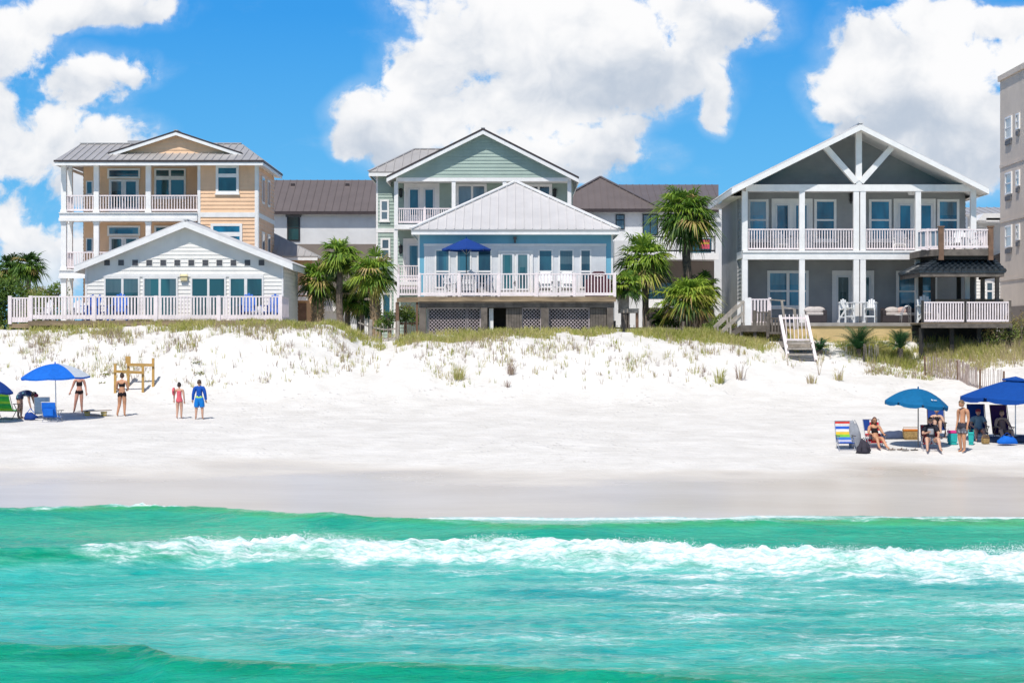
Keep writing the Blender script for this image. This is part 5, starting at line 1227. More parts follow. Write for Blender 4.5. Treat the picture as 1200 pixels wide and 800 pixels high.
# boardwalk and beach steps at the charcoal house
def boardwalk():
    Y = 95.; z = Z(381,Y); r = thing('boardwalk', (X(890,Y),Y,ground_z(X(890,Y),Y)), 'weathered boardwalk landing with mixed grey and white rails beside the charcoal house', 'boardwalk')
    mb = MB()
    for i in range(12): mb.box(X(868,Y)+i*.165, X(868,Y)+i*.165+.15, Y, Y+2.0, z-.05, z)
    mb.build('decking', M['woodl'], r)
    for u in (869,885,900,916):
        mb = MB(); mb.box(X(u,Y)-.07,X(u,Y)+.07,Y+.05,Y+.19,4.0,z-.053); mb.build('post', M['wood'], r)
    mb = MB(); mb.box(X(868,Y),X(917,Y),Y-.05,Y-.003,z-.3,z-.01); mb.build('rim_joist', M['wood'], r)
    # steps going down to the left
    st = MB(); n = 6; za, zb = z-.0, Z(402,Y); 
    for i in range(n):
        u = 866-i*4.4; zz = za-(i+1)*(za-zb)/n; st.box(X(u-4.6,Y),X(u+.6,Y),Y+.1,Y+1.3,zz-.05,zz)
    st.bar((X(869,Y),Y+.07,z-.12),(X(838,Y),Y+.07,zb-.14),.05,.24); st.bar((X(869,Y),Y+1.33,z-.12),(X(838,Y),Y+1.33,zb-.14),.05,.24); st.build('steps', M['wood'], r)
    for dy in (.02,1.38):
        a, b = Vector((X(872,Y),Y+dy,z+1.12)), Vector((X(840,Y),Y+dy,zb+.75)); mb = MB(); mb.bar(a,b,.06,.12); mb.bar(a-Vector((0,0,.5)),b-Vector((0,0,.5)),.045,.1)
        for t in (.02,.5,.97): p = a.lerp(b,t); mb.bar(p-Vector((0,0,1.15)),p,.08,.08,(1,0,0))
        mb.build('stair_rail', M['woodl'], r)
    mb = MB(); mb.box(X(873,Y),X(880.5,Y),Y+.02,Y+.09,z,Z(349,Y)); mb.box(X(865,Y),X(869,Y),Y+.3,Y+.37,z-.3,Z(354,Y)); mb.build('side_panel', M['trim'], r)
    railing(r, (X(884,Y),Y+1.9,z), (X(908,Y),Y+1.9,z), Z(349,Y)-z, 6, mat='rail', bal=.085, posts=(0,1), post=.13)
    railing(r, (X(884,Y),Y+.06,z-.25), (X(902,Y),Y+.06,z-.25), .78+.1, 5, mat='wood', bal=.075, posts=(0,1), post=.12)
    railing(r, (X(899,Y),Y-.2,z-.5), (X(917,Y),Y-.2,z-.5), .85, 5, mat='wood', bal=.075, posts=(0,1), post=.12)
    mb = MB(); mb.bar((X(908.5,Y),Y+1.9,Z(350,Y)),(X(921,Y),Y+.6,Z(352,Y)),.12,.05); mb.bar((X(918,Y),Y+.6,Z(352,Y)),(X(922,Y),Y+.6,z),.1,.1); mb.bar((X(921,Y),Y+.6,Z(360,Y)),(X(932,Y),Y+.2,Z(362,Y)),.12,.05); mb.bar((X(931.5,Y),Y+.2,Z(362,Y)),(X(933,Y),Y+.2,z-.2),.12,.12); mb.build('handrail', M['woodl'], r)
boardwalk()
def beach_steps():
    Y = 93.2; zt = Z(398,Y); b0 = ground_z(X(935,Y),Y-1)
    r = thing('beach_steps', (X(934,Y),Y-.8,b0), 'white framed beach steps with slanting side posts and picket gate at the sand edge', 'steps')
    for ua, ub in ((921,914.5),(952.5,945.5)):
        mb = MB(); mb.bar((X(ua,Y),Y-.9,Z(418,Y)-.15),(X(ub,Y),Y+.1,Z(370,Y)),.16,.13,(1,0,0)); mb.build('side_post', M['rail'], r)
    mb = MB(); mb.bar((X(915,Y),Y+.08,Z(372.5,Y)),(X(946,Y),Y+.08,Z(372.5,Y)),.05,.09); mb.bar((X(918,Y),Y-.2,zt),(X(949,Y),Y-.2,zt),.05,.09)
    for i in range(6):
        u = 920.5+i*4.6; mb.bar((X(u+1,Y),Y-.16,zt),(X(u,Y),Y+.06,Z(368.5,Y)),.09,.03,(1,0,0))
    mb.build('picket_gate', M['rail'], r)
    for k,(v,d) in enumerate(((401.5,.35),(408,.55),(414.5,.75))):
        mb = MB(); mb.box(X(919.5,Y),X(949.5,Y),Y-d-.28,Y-d,Z(v+1.6,Y),Z(v-.6,Y)); mb.build('tread', M['woodl'], r)
    mb = MB(); mb.box(X(918,Y),X(949,Y),Y-.2,Y+1.8,zt-.35,zt-.06); mb.build('landing', M['woodl'], r)
beach_steps()
# ================================================================ umbrellas
M['alu'] = mat('aluminium_tube', (.55,.55,.57), .35, .05, 5, metal=.6)
M['whitepl'] = mat('white_plastic', (.80,.80,.80), .45, .04, 4)
M['bluepl'] = mat('cobalt_blue_paint', (.008,.13,.56), .45, .08, 4)
M['navy'] = fabric('navy_canvas', (.012,.05,.24)); M['royal'] = fabric('royal_blue_canvas', (.005,.065,.31)); M['teal'] = fabric('teal_blue_canvas', (.005,.13,.30)); M['azure'] = fabric('bright_blue_canvas', (.01,.14,.60)); M['silver'] = fabric('silver_lining', (.52,.56,.62))
def umbrella(name, label, base, ph, rad, rise, mats, tilt=(0,0), gores=8, val=.14, sub=4, white=(), vent=False, group=None, offset=(0,0), pole_mat='whitepl', logo=False, curve=1.9):
    base = Vector(base); root = thing(name, base, label, 'umbrella', group)
    top = base+Vector((offset[0],offset[1],ph)); rot = Matrix.Rotation(tilt[0],3,'X') @ Matrix.Rotation(tilt[1],3,'Y')
    mb = MB(); mb.tube([base-Vector((0,0,.3)), base+Vector((offset[0]*.5,offset[1]*.5,ph*.5)), top], [.022,.022,.018], 8); mb.build('pole', M[pole_mat], root)
    T = lambda x,y,z: top+rot @ Vector((x,y,z))
    def prof(t): return rise*(1-t**curve)-rise      # 0 at the top, -rise at the rim
    cv, vl, rb = MB(), MB(), MB(); nt_ = 7; ns = gores*sub
    def ring(t, i):
        a = 2*math.pi*i/ns; f = (i % sub)/sub; sag = 1-.045*math.sin(math.pi*f)*t
        return T(rad*t*sag*math.cos(a), rad*t*sag*math.sin(a), prof(t)-.03*t*math.sin(math.pi*f))
    for k in range(nt_):
        t0, t1 = k/nt_, (k+1)/nt_
        for i in range(ns):
            cv.mi = 1 if (i//sub) % gores in white and t0 > .12 else 0
            if k == 0: cv.quad(ring(0,i), ring(t1,i), ring(t1,i+1))
            else: cv.quad(ring(t0,i), ring(t1,i), ring(t1,i+1), ring(t0,i+1))
    co_ = cv.build('canopy', [M[mats[0]], M[mats[1]]] if white else M[mats[0]], root, True)
    for i in range(ns):
        f0, f1 = (i % sub)/sub, (i % sub+1)/sub; dz = lambda f: val*(1-.35*abs(2*f-1)**3) if val > .08 else val
        if f0 == 0 and val > .1: a_ = ring(1,i).lerp(ring(1,i+1),.18)
        else: a_ = ring(1,i)
        b_ = ring(1,i+1).lerp(ring(1,i),.18) if (f1 == 1 and val > .1) else ring(1,i+1)
        dn = rot @ Vector((0,0,-1)); vl.quad(a_, b_, b_+dn*dz(f1), a_+dn*dz(f0))
    vl.build('valance', M[mats[0]], co_)
    for i in range(gores):
        q = MB(); q.bar(ring(.03,i*sub)+Vector((0,0,-.03)), ring(.99,i*sub)+Vector((0,0,-.025)), .012, .012); q.bar(base.lerp(top,.72) if ph > 1.2 else top-Vector((0,0,.4)), ring(.5,i*sub)+Vector((0,0,-.03)), .01, .01); q.build('rib', M['alu'], root)
    q = MB(); q.ell(top+Vector((0,0,.03)), (.03,.03,.05), 8, 6); q.build('finial', M[mats[0]], root)
    if vent:
        q = MB()
        for i in range(ns):
            A = lambda t,j: T(rad*.24*t*math.cos(2*math.pi*j/ns), rad*.24*t*math.sin(2*math.pi*j/ns), prof(.24*t)+.09)
            q.quad(A(0,i), A(1,i), A(1,i+1)); q.quad(A(1,i), A(1,i)-Vector((0,0,.05)), A(1,i+1)-Vector((0,0,.05)), A(1,i+1))
        q.build('vent_cap', M[mats[0]], root, True)
    if logo:        # small pale printed emblem and a line of unreadable print on one panel
        q = MB()
        def on(a, t, o=.006): return T(rad*t*math.cos(a), rad*t*math.sin(a), prof(t)+o)
        a0 = -1.17
        q.add([on(a0+.035*math.cos(k*.785), .80+.03*math.sin(k*.785), .018) for k in range(8)], [tuple(range(8))])
        for k in range(6): q.quad(on(a0+.07+k*.03,.79,.018), on(a0+.092+k*.03,.79,.018), on(a0+.092+k*.03,.82,.018), on(a0+.07+k*.03,.82,.018))
        q.build('emblem', M['whitepl'], co_)
    return root
BG = 'umbrellas on the beach'
umbrella('beach_umbrella', 'bright blue beach umbrella with one pale silver panel, tilted, over the blue folding chairs', hit(66,491.5), 2.22, 1.38, .52, ('azure','silver'), (.03,-.03), white=(7,), val=.07, group=BG, offset=(-.05,0))
umbrella('beach_umbrella', 'dark navy beach umbrella low over the green striped cloth chair', hit(-12,495), 1.75, .98, .45, ('navy','navy'), (.03,.12), val=.07, group=BG)
umbrella('beach_umbrella', 'teal blue beach umbrella with small pale emblem over the man in the black tee', hit(1076,524), 2.04, 1.12, .52, ('teal','teal'), (.02,.10), val=.13, group=BG, logo=True, pole_mat='woodl')
umbrella('beach_umbrella', 'largest royal blue beach umbrella with vented top', hit(1190,517), 2.24, 1.95, .72, ('royal','royal'), (.0,.05), val=.17, group=BG, vent=True, curve=1.25)
Zd = Z(347.5,97.); bz_ = Vector((X(546.5,98.2),98.2,Zd))
umbrella('patio_umbrella', 'navy patio umbrella open over the white table on the blue house deck', bz_, 2.82, 1.18, .52, ('navy','navy'), (0,0), val=.06, pole_mat='black', curve=1.08)

# ================================================================ seats and tables
def slat_chair(col, label, name='adirondack_chair', cat='chair', seat=.38, back=.72, w=.56):
    "slanted slat-back armchair, facing -Y"
    r = thing(name, (0,0,0), label, cat)
    mb = MB()
    for i in range(5): y = -.25+i*.105; z = seat-.02*i; mb.box(-w/2+.03,w/2-.03,y,y+.09,z-.025,z)
    mb.build('seat', M[col], r)
    mb = MB()
    for i in range(5):
        x = (i-2)*w*.19; h = back-.05*abs(i-2)**1.6; mb.bar((x,.22,seat-.12),(x*1.12,.22+.24*h,seat-.08+h),w*.17,.022,(0,1,0))
    mb.bar((-w*.45,.30,seat+.18),(w*.45,.30,seat+.18),.03,.07,(0,1,0)); mb.build('backrest', M[col], r)
    for s in (-1,1):
        mb = MB(); mb.box(s*w*.5-.06,s*w*.5+.06,-.34,.32,seat+.22,seat+.245); mb.build('armrest', M[col], r)
        mb = MB(); mb.box(s*w*.5-.02,s*w*.5+.02,-.28,-.19,0,seat+.219); mb.build('leg', M[col], r)
        mb = MB(); mb.bar((s*w*.44,-.25,seat-.06),(s*w*.44,.45,.04),.03,.1,(0,0,1)); mb.bar((s*w*.5,.28,.0),(s*w*.5,.28,seat+.219),.035,.06,(0,1,0)); mb.build('leg', M[col], r)
    return r
zc = Z(375.5,94.5)
ub = []; pb = slat_chair('bluepl', 'x', back=.80)
CG = 'blue slat chairs on the cottage deck'
place(pb, (X(105,95.4),95.6,zc), R(-60), 'blue slat chair seen sideways at the left corner of the cottage wall', ub, CG, 1.12)
place(pb, (X(114.5,95.4),95.7,zc), R(50), 'blue slat chair half hidden by the second white post of the cottage deck', ub, CG, 1.12)
place(pb, (X(138,95.4),95.9,zc), R(5), 'blue slat chair standing in front of the leftmost cottage sliding door', ub, CG, 1.18)
place(pb, (X(289,95.4),95.7,zc), R(0), 'blue slat chair in front of the rightmost cottage sliding door', ub, CG, 1.18)
place(pb, (X(316.5,95.4),95.8,zc), R(-18), 'blue slat chair in the far right corner of the cottage deck', ub, CG, 1.15)
uw = []; pw_ = slat_chair('whitepl', 'x', back=.70)
WG = 'white slat chairs on the blue house deck'
place(pw_, (X(531,98),98.6,Zd), R(60), 'white slat chair left of the deck table under the navy umbrella', uw, WG, 1.1)
place(pw_, (X(549,97.5),97.55,Zd), R(180), 'white slat chair with its back to the sea in front of the deck table', uw, WG, 1.12)
place(pw_, (X(566,98),98.6,Zd), R(-60), 'white slat chair right of the deck table under the navy umbrella', uw, WG, 1.1)
place(pw_, (X(639,98),98.4,Zd), R(0), 'white slat chair draped with towel below the first window right of the french doors', uw, WG, 1.25)
place(pw_, (X(664,98),98.4,Zd), R(8), 'white slat chair draped with towel beside the small white side table', uw, WG, 1.25)
place(pw_, (X(90,95.4),96.0,zc), R(10), 'white slat chair on the cottage deck left of the wall corner', uw, 'white slat chairs on the cottage deck', 1.0)
place(pw_, (X(48,95.4),96.0,zc), R(-40), 'white slat chair near the left end of the cottage deck', uw, 'white slat chairs on the cottage deck', 1.0)
place(pw_, (X(302,95.4),96.0,zc), R(0), 'small white slat chair between the two blue chairs at the right end', uw, 'white slat chairs on the cottage deck', .72)
zb2 = Z(293.5,98.)
place(pw_, (X(917,99),99.6,zb2), R(15), 'white slat chair on the upper porch before the left french doors', uw, 'white slat chairs on the upper porch', 1.05)
place(pw_, (X(1056,99),99.4,zb2), R(-10), 'white slat chair on the upper porch before the right french doors', uw, 'white slat chairs on the upper porch', 1.05)
zu2 = Z(292,94.)
place(pw_, (X(1125,95),95.5,zu2), R(-30), 'white slat chair in the middle of the brown pavilion roof deck', uw, 'white slat chairs on the pavilion', 1.0)
place(pw_, (X(1148,95),95.6,zu2), R(40), 'white slat chair at the right end of the brown pavilion roof deck', uw, 'white slat chairs on the pavilion', 1.0)
zl2 = Z(378,94.)
place(pw_, (X(1087,95),94.9,zl2), R(10), 'white slat chair in the left corner of the lower pavilion deck', uw, 'white slat chairs on the pavilion', 1.3)
# bar-height chairs and table on the patio
zp = Z(378,96.6)
def bar_chair(label):
    r = slat_chair('whitepl', label, 'bar_chair', 'bar chair', .72, .50, .50)
    mb = MB()
    for s in (-1,1): mb.bar((s*.25,-.25,.26),(s*.25,.28,.26),.03,.05)
    mb.bar((-.25,-.25,.30),(.25,-.25,.30),.03,.06); mb.build('footrest', M['whitepl'], r); return r
ubc = []; pc = bar_chair('x')
place(pc, (X(993,97),97.1,zp), R(25), 'left tall white bar chair on the patio of the charcoal house', ubc, 'tall white bar chairs on the patio', 1.0)
place(pc, (X(1020.5,97),97.1,zp), R(-20), 'right tall white bar chair on the patio of the charcoal house', ubc, 'tall white bar chairs on the patio', 1.0)
def table(label, loc, top, h, m, rz=0, name='table', round_=False, cat='table', group=None):
    r = thing(name, loc, label, cat, group); x, y, z = loc; mb = MB()
    if round_: mb.tube([(x,y,z+h-.04),(x,y,z+h)], [top[0]]*2, 20)
    else: mb.box(x-top[0],x+top[0],y-top[1],y+top[1],z+h-.04,z+h)
    mb.build('tabletop', M[m], r)
    for sx in (-1,1):
        for sy in (-1,1):
            mb = MB(); k = .6 if round_ else .88; mb.box(x+sx*top[0]*k-.03,x+sx*top[0]*k+.03,y+sy*top[1]*k-.03,y+sy*top[1]*k+.03,z,z+h-.041); mb.build('leg', M[m], r)
    return r
table('white round deck table under the navy patio umbrella', (X(548,98.6),98.75,Zd), (.55,.55), .74, 'whitepl', round_=True)
table('small white side table between the towel-draped deck chairs', (X(651,98),98.4,Zd), (.22,.22), .5, 'whitepl', name='side_table')
table('tall white square table between the two bar chairs', (X(1007,97),97.3,zp), (.30,.30), .98, 'whitepl', name='bar_table')
table('small white table between the blue chairs at the right end of the cottage deck', (X(302,95.4),95.3,zc), (.25,.2), .45, 'whitepl', name='side_table')
# towels hanging over two deck chairs
def towel(label, x, y, z, w, m='whitepl', name='towel', group=None):
    mb = MB(); n = 8
    for i in range(n):
        a, b = -w/2+w*i/n, -w/2+w*(i+1)/n; ya, yb = .018*math.sin(i*2.1), .018*math.sin((i+1)*2.1)
        for (p, q) in (((0.02,-.52),(.14,0)), ((.14,0),(.22,.05)), ((.22,.05),(.30,-.3))):
            mb.quad((x+a,y+p[0]+ya,z+p[1]),(x+b,y+p[0]+yb,z+p[1]),(x+b,y+q[0]+yb,z+q[1]),(x+a,y+q[0]+ya,z+q[1]))
    o = mb.build(name, M[m]); return tag(o, label, 'towel', group)
towel('white towel over the deck chair nearest the french doors', X(639.5,98), 98.4+.22, Zd+1.18, .5, group='towels over deck chairs')
towel('white towel over the deck chair right of the small side table', X(665,98), 98.4+.22, Zd+1.18, .46, group='towels over deck chairs')
# covered grill
def grill(label, x, y, z):
    r = thing('covered_grill', (x,y,z), label, 'grill'); mb = MB(); mb.mi = 0
    pts = [(-.62,0),(-.62,.78),(-.42,.86),(-.36,1.08),(-.2,1.2),(.25,1.2),(.40,1.06),(.46,.86),(.66,.78),(.66,0)]
    mb.prism([(x+a,y-.3,z+b+.05) for a,b in pts], (0,.6,0)); mb.build('cover', M['cover'], r, bevel=.03)
    mb = MB(); mb.tube([(x-.18,y-.34,z+1.02),(x+.22,y-.34,z+1.02)], .018, 6); mb.build('lid_handle', M['alu'], r)
    for s in (-.5,.5):
        mb = MB(); mb.tube([(x+s,y-.04,z+.06),(x+s,y+.04,z+.06)], .06, 12); mb.build('wheel', M['black'], r)
M['cover'] = fabric('maroon_grill_cover', (.10,.035,.05))
grill('dark maroon covered grill at the right end of the blue house deck', X(701,98.5), 98.9, Zd)
M['wicker'] = mat('dark_wicker', (.05,.04,.045), .8, .3, 30, .01, 60); M['cushion'] = fabric('sand_cushion', (.55,.50,.47)); M['pinkc'] = fabric('pale_pink_cushion', (.62,.45,.40))
def sofa(label, u0, u1, Y, z, flip):
    x0, x1 = X(u0,Y), X(u1,Y); r = thing('wicker_sofa', ((x0+x1)/2,Y,z), label, 'sofa', 'wicker sofas on the patio'); mb = MB(); mb.box(x0,x1,Y,Y+.75,z+.03,z+.36); mb.build('base', M['wicker'], r, bevel=.02)
    mb = MB(); mb.box(x0,x1,Y+.6,Y+.76,z+.361,z+.72); mb.box(x0 if flip else x1-.14,x0+.14 if flip else x1,Y+.02,Y+.59,z+.361,z+.62); mb.build('backrest', M['wicker'], r, bevel=.02)
    mb = MB(); mb.box(x0+.15 if flip else x0+.02,x1-.02 if flip else x1-.16,Y-.02,Y+.58,z+.363,z+.50); mb.build('seat_cushion', M['cushion'], r, bevel=.04)
    for k,(f,m_) in enumerate(((.30,'cushion'),(.62,'cushion' if not flip else 'pinkc'))):
        mb = MB(); mb.ell((x0+(x1-x0)*f,Y+.40,z+.62),(.36,.13,.17),14,8,Matrix.Rotation(-.35,3,'X')); mb.build('pillow', M[m_], r, True)
sofa('dark wicker sofa with sand pillows left of the patio door', 945, 969, 97.6, zp, False)
sofa('dark wicker sofa with a pink pillow under the right patio window', 1035, 1076, 98.4, zp, True)
def lounge(label, u, Y, z):
    x = X(u,Y); r = thing('lounge_chair', (x,Y,z), label, 'lounge chair')
    for s in (0,.42):
        pts = [(x+s+.02,Y,z+.02),(x+s+.03,Y,z+.55),(x+s-.1,Y,z+.72),(x+s-.28,Y,z+.78)] if False else [(x-.22,Y+s,z+.02),(x-.20,Y+s,z+.4),(x-.05,Y+s,z+.74),(x+.10,Y+s,z+.82),(x+.21,Y+s,z+.74),(x+.22,Y+s,z+.02)]
        mb = MB(); mb.tube(pts, .022, 8); mb.build('frame', M['alu'], r, True)
    for k in (.2,.42):
        mb = MB(); mb.bar((x-.21,Y,z+k),(x-.21,Y+.42,z+k),.03,.02); mb.bar((x+.21,Y,z+k),(x+.21,Y+.42,z+k),.03,.02); mb.build('rung', M['alu'], r)
    mb = MB(); mb.box(x-.5,x-.22,Y+.05,Y+.37,z+.36,z+.39); mb.build('seat', M['whitepl'], r)
lounge('silver tube-framed stand with curved top at the right end of the patio', 1062, 97.2, zp)
# bright towel on the far gallery
mb = MB(); M['towelpink'] = fabric('hot_pink_towel', (.70,.10,.16)); M['towelyel'] = fabric('yellow_towel', (.75,.42,.08)); Yt = 121.85; mb.mi = 0
for k in range(4):
    mb.mi = 1 if k == 1 else 0; zz = Z(281+k*2.7,Yt); mb.box(X(820,Yt),X(831.5,Yt),Yt,Yt+.015,zz-.125,zz)
tag(mb.build('towel', [M['towelpink'],M['towelyel']]), 'hot pink and yellow towel hung on the far gallery railing behind the tallest palm', 'towel')

# ================================================================ beach chairs and bags
def stripes(name, cols):
    for i,c in enumerate(cols): M[f'{name}{i}'] = fabric(f'{name}_stripe_{"abcdefgh"[i]}', c)
    return [M[f'{name}{i}'] for i in range(len(cols))]
S = {}
S['rainbow'] = stripes('rainbow', [(.70,.06,.05),(.70,.68,.66),(.03,.12,.55),(.75,.72,.70),(.78,.50,.05),(.22,.55,.06),(.05,.18,.55),(.5,.5,.6)])
S['flag'] = stripes('flag', [(.75,.73,.72),(.60,.03,.05)]); S['navy'] = [M['navy']]; S['azure'] = [M['azure']]
M['purple'] = fabric('plum_canvas', (.06,.02,.10)); S['purple'] = [M['purple']]; M['redf'] = fabric('red_canvas', (.45,.04,.05)); S['red'] = [M['redf']]
S['green'] = stripes('green', [(.06,.50,.06),(.28,.62,.05),(.03,.38,.08)]); M['paleb'] = fabric('pale_blue_canvas', (.30,.42,.55)); S['paleb'] = [M['paleb']]
def beach_chair(label, loc, rz, st, seat=.22, back=.72, w=.56, frame='alu', flap=False, arms=True, rec=.42, group='folding chairs on the beach', canton=False, sc=1.):
    "low folding chair facing -Y; st = list of strip materials for the back"
    r = thing('beach_chair', (0,0,0), label, 'beach chair', group); ms = S[st]
    mb = MB(); n = 8; by = .24
    for i in range(n):
        t0, t1 = i/n, (i+1)/n; y0, y1 = by+rec*back*t0+.05*math.sin(3*t0), by+rec*back*t1+.05*math.sin(3*t1); z0, z1 = seat+back*t0, seat+back*t1
        k = n-1-i; mb.mi = k % len(ms); mb.quad((-w/2,y0,z0),(w/2,y0,z0),(w/2,y1,z1),(-w/2,y1,z1))
    b = mb.build('backrest', ms, r)
    if canton:
        q = MB(); q.quad((-w/2,by+rec*back*.52+.035,seat+back*.52),(-w/2+w*.4,by+rec*back*.52+.035,seat+back*.52),(-w/2+w*.4,by+rec*back+.0,seat+back*.99),(-w/2,by+rec*back+.0,seat+back*.99)); q.build('star_field', M['navy'], b)
    mb = MB()
    for i in range(5): t0, t1 = i/5, (i+1)/5; mb.quad((-w/2,-.24+.48*t0,seat+.03-.06*math.sin(3.1*t0)),(w/2,-.24+.48*t0,seat+.03-.06*math.sin(3.1*t0)),(w/2,-.24+.48*t1,seat+.03-.06*math.sin(3.1*t1)),(-w/2,-.24+.48*t1,seat+.03-.06*math.sin(3.1*t1)))
    mb.build('seat', ms[min(2,len(ms)-1)], r)
    mb = MB()
    for s in (-1,1):
        x = s*(w/2+.015); mb.tube([(x,-.26,seat+.03),(x,.24,seat),(x,.24+rec*back+.0,seat+back)], .014, 6); mb.tube([(x,-.22,.0),(x,.20,seat+.24)], .014, 6); mb.tube([(x,.34,.0),(x,-.16,seat+.24)], .014, 6)
    mb.tube([(-w/2-.015,.24+rec*back,seat+back),(w/2+.015,.24+rec*back,seat+back)], .014, 6); mb.tube([(-w/2-.015,-.22,.015),(w/2+.015,-.22,.015)], .014, 6); mb.tube([(-w/2-.015,.34,.015),(w/2+.015,.34,.015)], .014, 6); mb.build('frame', M[frame], r)
    if arms:
        for s in (-1,1): mb = MB(); mb.box(s*(w/2+.02)-.03,s*(w/2+.02)+.03,-.26,.26,seat+.235,seat+.26); mb.build('armrest', M['wood' if frame != 'woodl' else 'woodl'], r)
    if flap:
        q = MB(); q.box(-w*.36,w*.36,by+rec*back*.35+.07,by+rec*back*.35+.14,seat+back*.08,seat+back*.55); q.build('pouch', ms[0], r, bevel=.02)
    r.location = loc; r.rotation_euler = (0,0,rz); r.scale = (sc,sc,sc); return r
beach_chair('bright green striped cloth chair beside the bending person', hit(9,491), R(160), 'green', .30, .70, .78, 'wood', sc=1.1)
beach_chair('bright blue folding chair seen from behind under the tilted blue umbrella', hit(62,494), R(168), 'azure', .20, .58, .58, flap=True, rec=.3)
beach_chair('pale blue folding chair leaning beside the bright blue one', hit(50,491), R(190), 'paleb', .22, .66, .56, rec=.6)
beach_chair('rainbow striped beach chair standing empty, leftmost of the right-hand group', hit(991,527), R(4), 'rainbow', .24, .74, .52, rec=.36)
beach_chair('red and white striped flag-pattern beach chair under the seated woman', hit(1027,525), R(8), 'flag', .20, .78, .56, rec=.5, canton=True)
beach_chair('red canvas folding chair under the man in the black tee', hit(1091,527), R(-4), 'red', .22, .62, .56, rec=.45)
beach_chair('navy beach chair with wooden frame under the person in the grey shirt', hit(1147,516), R(-3), 'navy', .26, 1.02, .60, 'woodb', rec=.42)
beach_chair('plum coloured beach chair with wooden frame under the largest umbrella', hit(1176,517), R(3), 'purple', .26, 1.02, .60, 'woodb', rec=.42)
beach_chair('navy high-backed beach chair with wooden frame behind the man in the black tee', hit(1098,513), R(-6), 'navy', .30, .98, .58, 'woodb', rec=.42)
def lump(name, label, cat, loc, r, m, seed=1, sub=None, flat=.3, group=None, rz=0):
    "soft bag or heap: an uneven rounded mass resting on the sand"
    rt = thing(name, (0,0,0), label, cat, group) if sub else None; mb = MB(); nu, nv = 18, 10; vs = []; fs = []
    for j in range(nv+1):
        t = math.pi*j/nv
        for i in range(nu):
            a = 2*math.pi*i/nu; d = Vector((math.sin(t)*math.cos(a),math.sin(t)*math.sin(a),math.cos(t))); k = 1+.28*fbm(d.x*1.7+seed*3.1,d.y*1.7+d.z*1.9+seed,1.,3)
            z = d.z*r[2]*k; z = max(z,-r[2]*flat); vs.append((d.x*r[0]*k,d.y*r[1]*k,z+r[2]*flat))
    for j in range(nv):
        for i in range(nu): i2 = (i+1)%nu; fs.append((j*nu+i,(j+1)*nu+i,(j+1)*nu+i2,j*nu+i2))
    mb.add(vs,fs); o = mb.build('body' if sub else name, M[m], rt, True)
    if sub: sub(rt)
    q = rt or o; q.location = loc; q.rotation_euler = (0,0,rz); return q if rt else tag(q, label, cat, group)
M['charc'] = fabric('charcoal_nylon', (.05,.045,.06)); M['greyc'] = fabric('grey_cloth', (.30,.31,.34)); M['tealf'] = fabric('aqua_cooler', (.03,.42,.40)); M['straw'] = mat('straw_weave', (.42,.27,.10), .85, .25, 20, .01, 60); M['orange'] = fabric('orange_cloth', (.68,.22,.04)); M['dtowel'] = fabric('dark_blue_towel', (.06,.08,.14)); M['pinkt'] = fabric('pink_trim', (.70,.05,.25))
def straps(rt):
    for s in (-.1,.1):
        mb = MB(); mb.tube([(s,-.13,.08),(s*1.2,-.24,.22),(s,-.14,.40)], .018, 6); mb.build('strap', M['charc'], rt)
    mb = MB(); mb.tube([(-.05,0,.46),(0,0,.53),(.05,0,.46)], .014, 6); mb.build('grab_loop', M['charc'], rt)
lump('backpack', 'dark charcoal backpack on the sand left of the seated woman', 'backpack', hit(1012,531), (.24,.20,.34), 'charc', 2, straps)
lump('beach_bag', 'grey cloth bag hanging behind the rainbow striped chair', 'bag', hit(1003,526)+Vector((0,.25,0)), (.22,.16,.62), 'greyc', 3, lambda rt: MB().tube([(-.1,0,.8),(0,0,1.0),(.1,0,.8)], .016, 6).build('handle', M['greyc'], rt), .5)
lump('towel_heap', 'heap of dark blue towels between flag chair and straw basket', 'towels', hit(1047,514), (.58,.26,.22), 'dtowel', 4)
lump('towel_heap', 'dark grey towels on the sand between the two tall wooden chairs', 'towels', hit(1163,518), (.55,.24,.16), 'dtowel', 5)
lump('towel_heap', 'dark grey towels at the far right edge of the beach group', 'towels', hit(1196,518), (.45,.24,.18), 'dtowel', 6)
lump('beach_bag', 'bright blue bag on the sand at the feet of the person in the plum chair', 'bag', hit(1174,519)+Vector((0,-.75,0)), (.36,.20,.22), 'azure', 7, lambda rt: MB().tube([(-.18,0,.26),(0,-.03,.40),(.18,0,.26)], .016, 6).build('handle', M['navy'], rt))
lump('beach_bag', 'navy bag on the sand between bending person and blue chairs', 'bag', hit(36,492), (.26,.22,.24), 'navy', 8, lambda rt: MB().tube([(-.14,0,.28),(0,-.03,.46),(.14,0,.28)], .016, 6).build('handle', M['azure'], rt))
def cooler(label, loc, w, d, h, m, lid, rz=0, name='cooler', cat='cooler', handle='whitepl'):
    r = thing(name, (0,0,0), label, cat); mb = MB(); mb.prism([(-w*.46,-d*.46,0),(w*.46,-d*.46,0),(w*.46,d*.46,0),(-w*.46,d*.46,0)], (0,0,h*.2)); mb.box(-w/2,w/2,-d/2,d/2,h*.2,h); mb.build('body', M[m], r, bevel=.03)
    mb = MB(); mb.box(-w*.52,w*.52,-d*.52,d*.52,h+.003,h*1.25); mb.build('lid', M[lid], r, bevel=.02)
    mb = MB(); mb.tube([(-w*.53,0,h*.8),(-w*.5,0,h*1.45),(w*.5,0,h*1.45),(w*.53,0,h*.8)], .014, 6); mb.build('handle', M[handle], r)
    r.location = loc; r.rotation_euler = (0,0,rz); return r
cooler('straw basket with orange lid left of the teal umbrella pole', hit(1067,515), .52, .34, .30, 'straw', 'orange', name='basket', cat='basket', handle='straw')
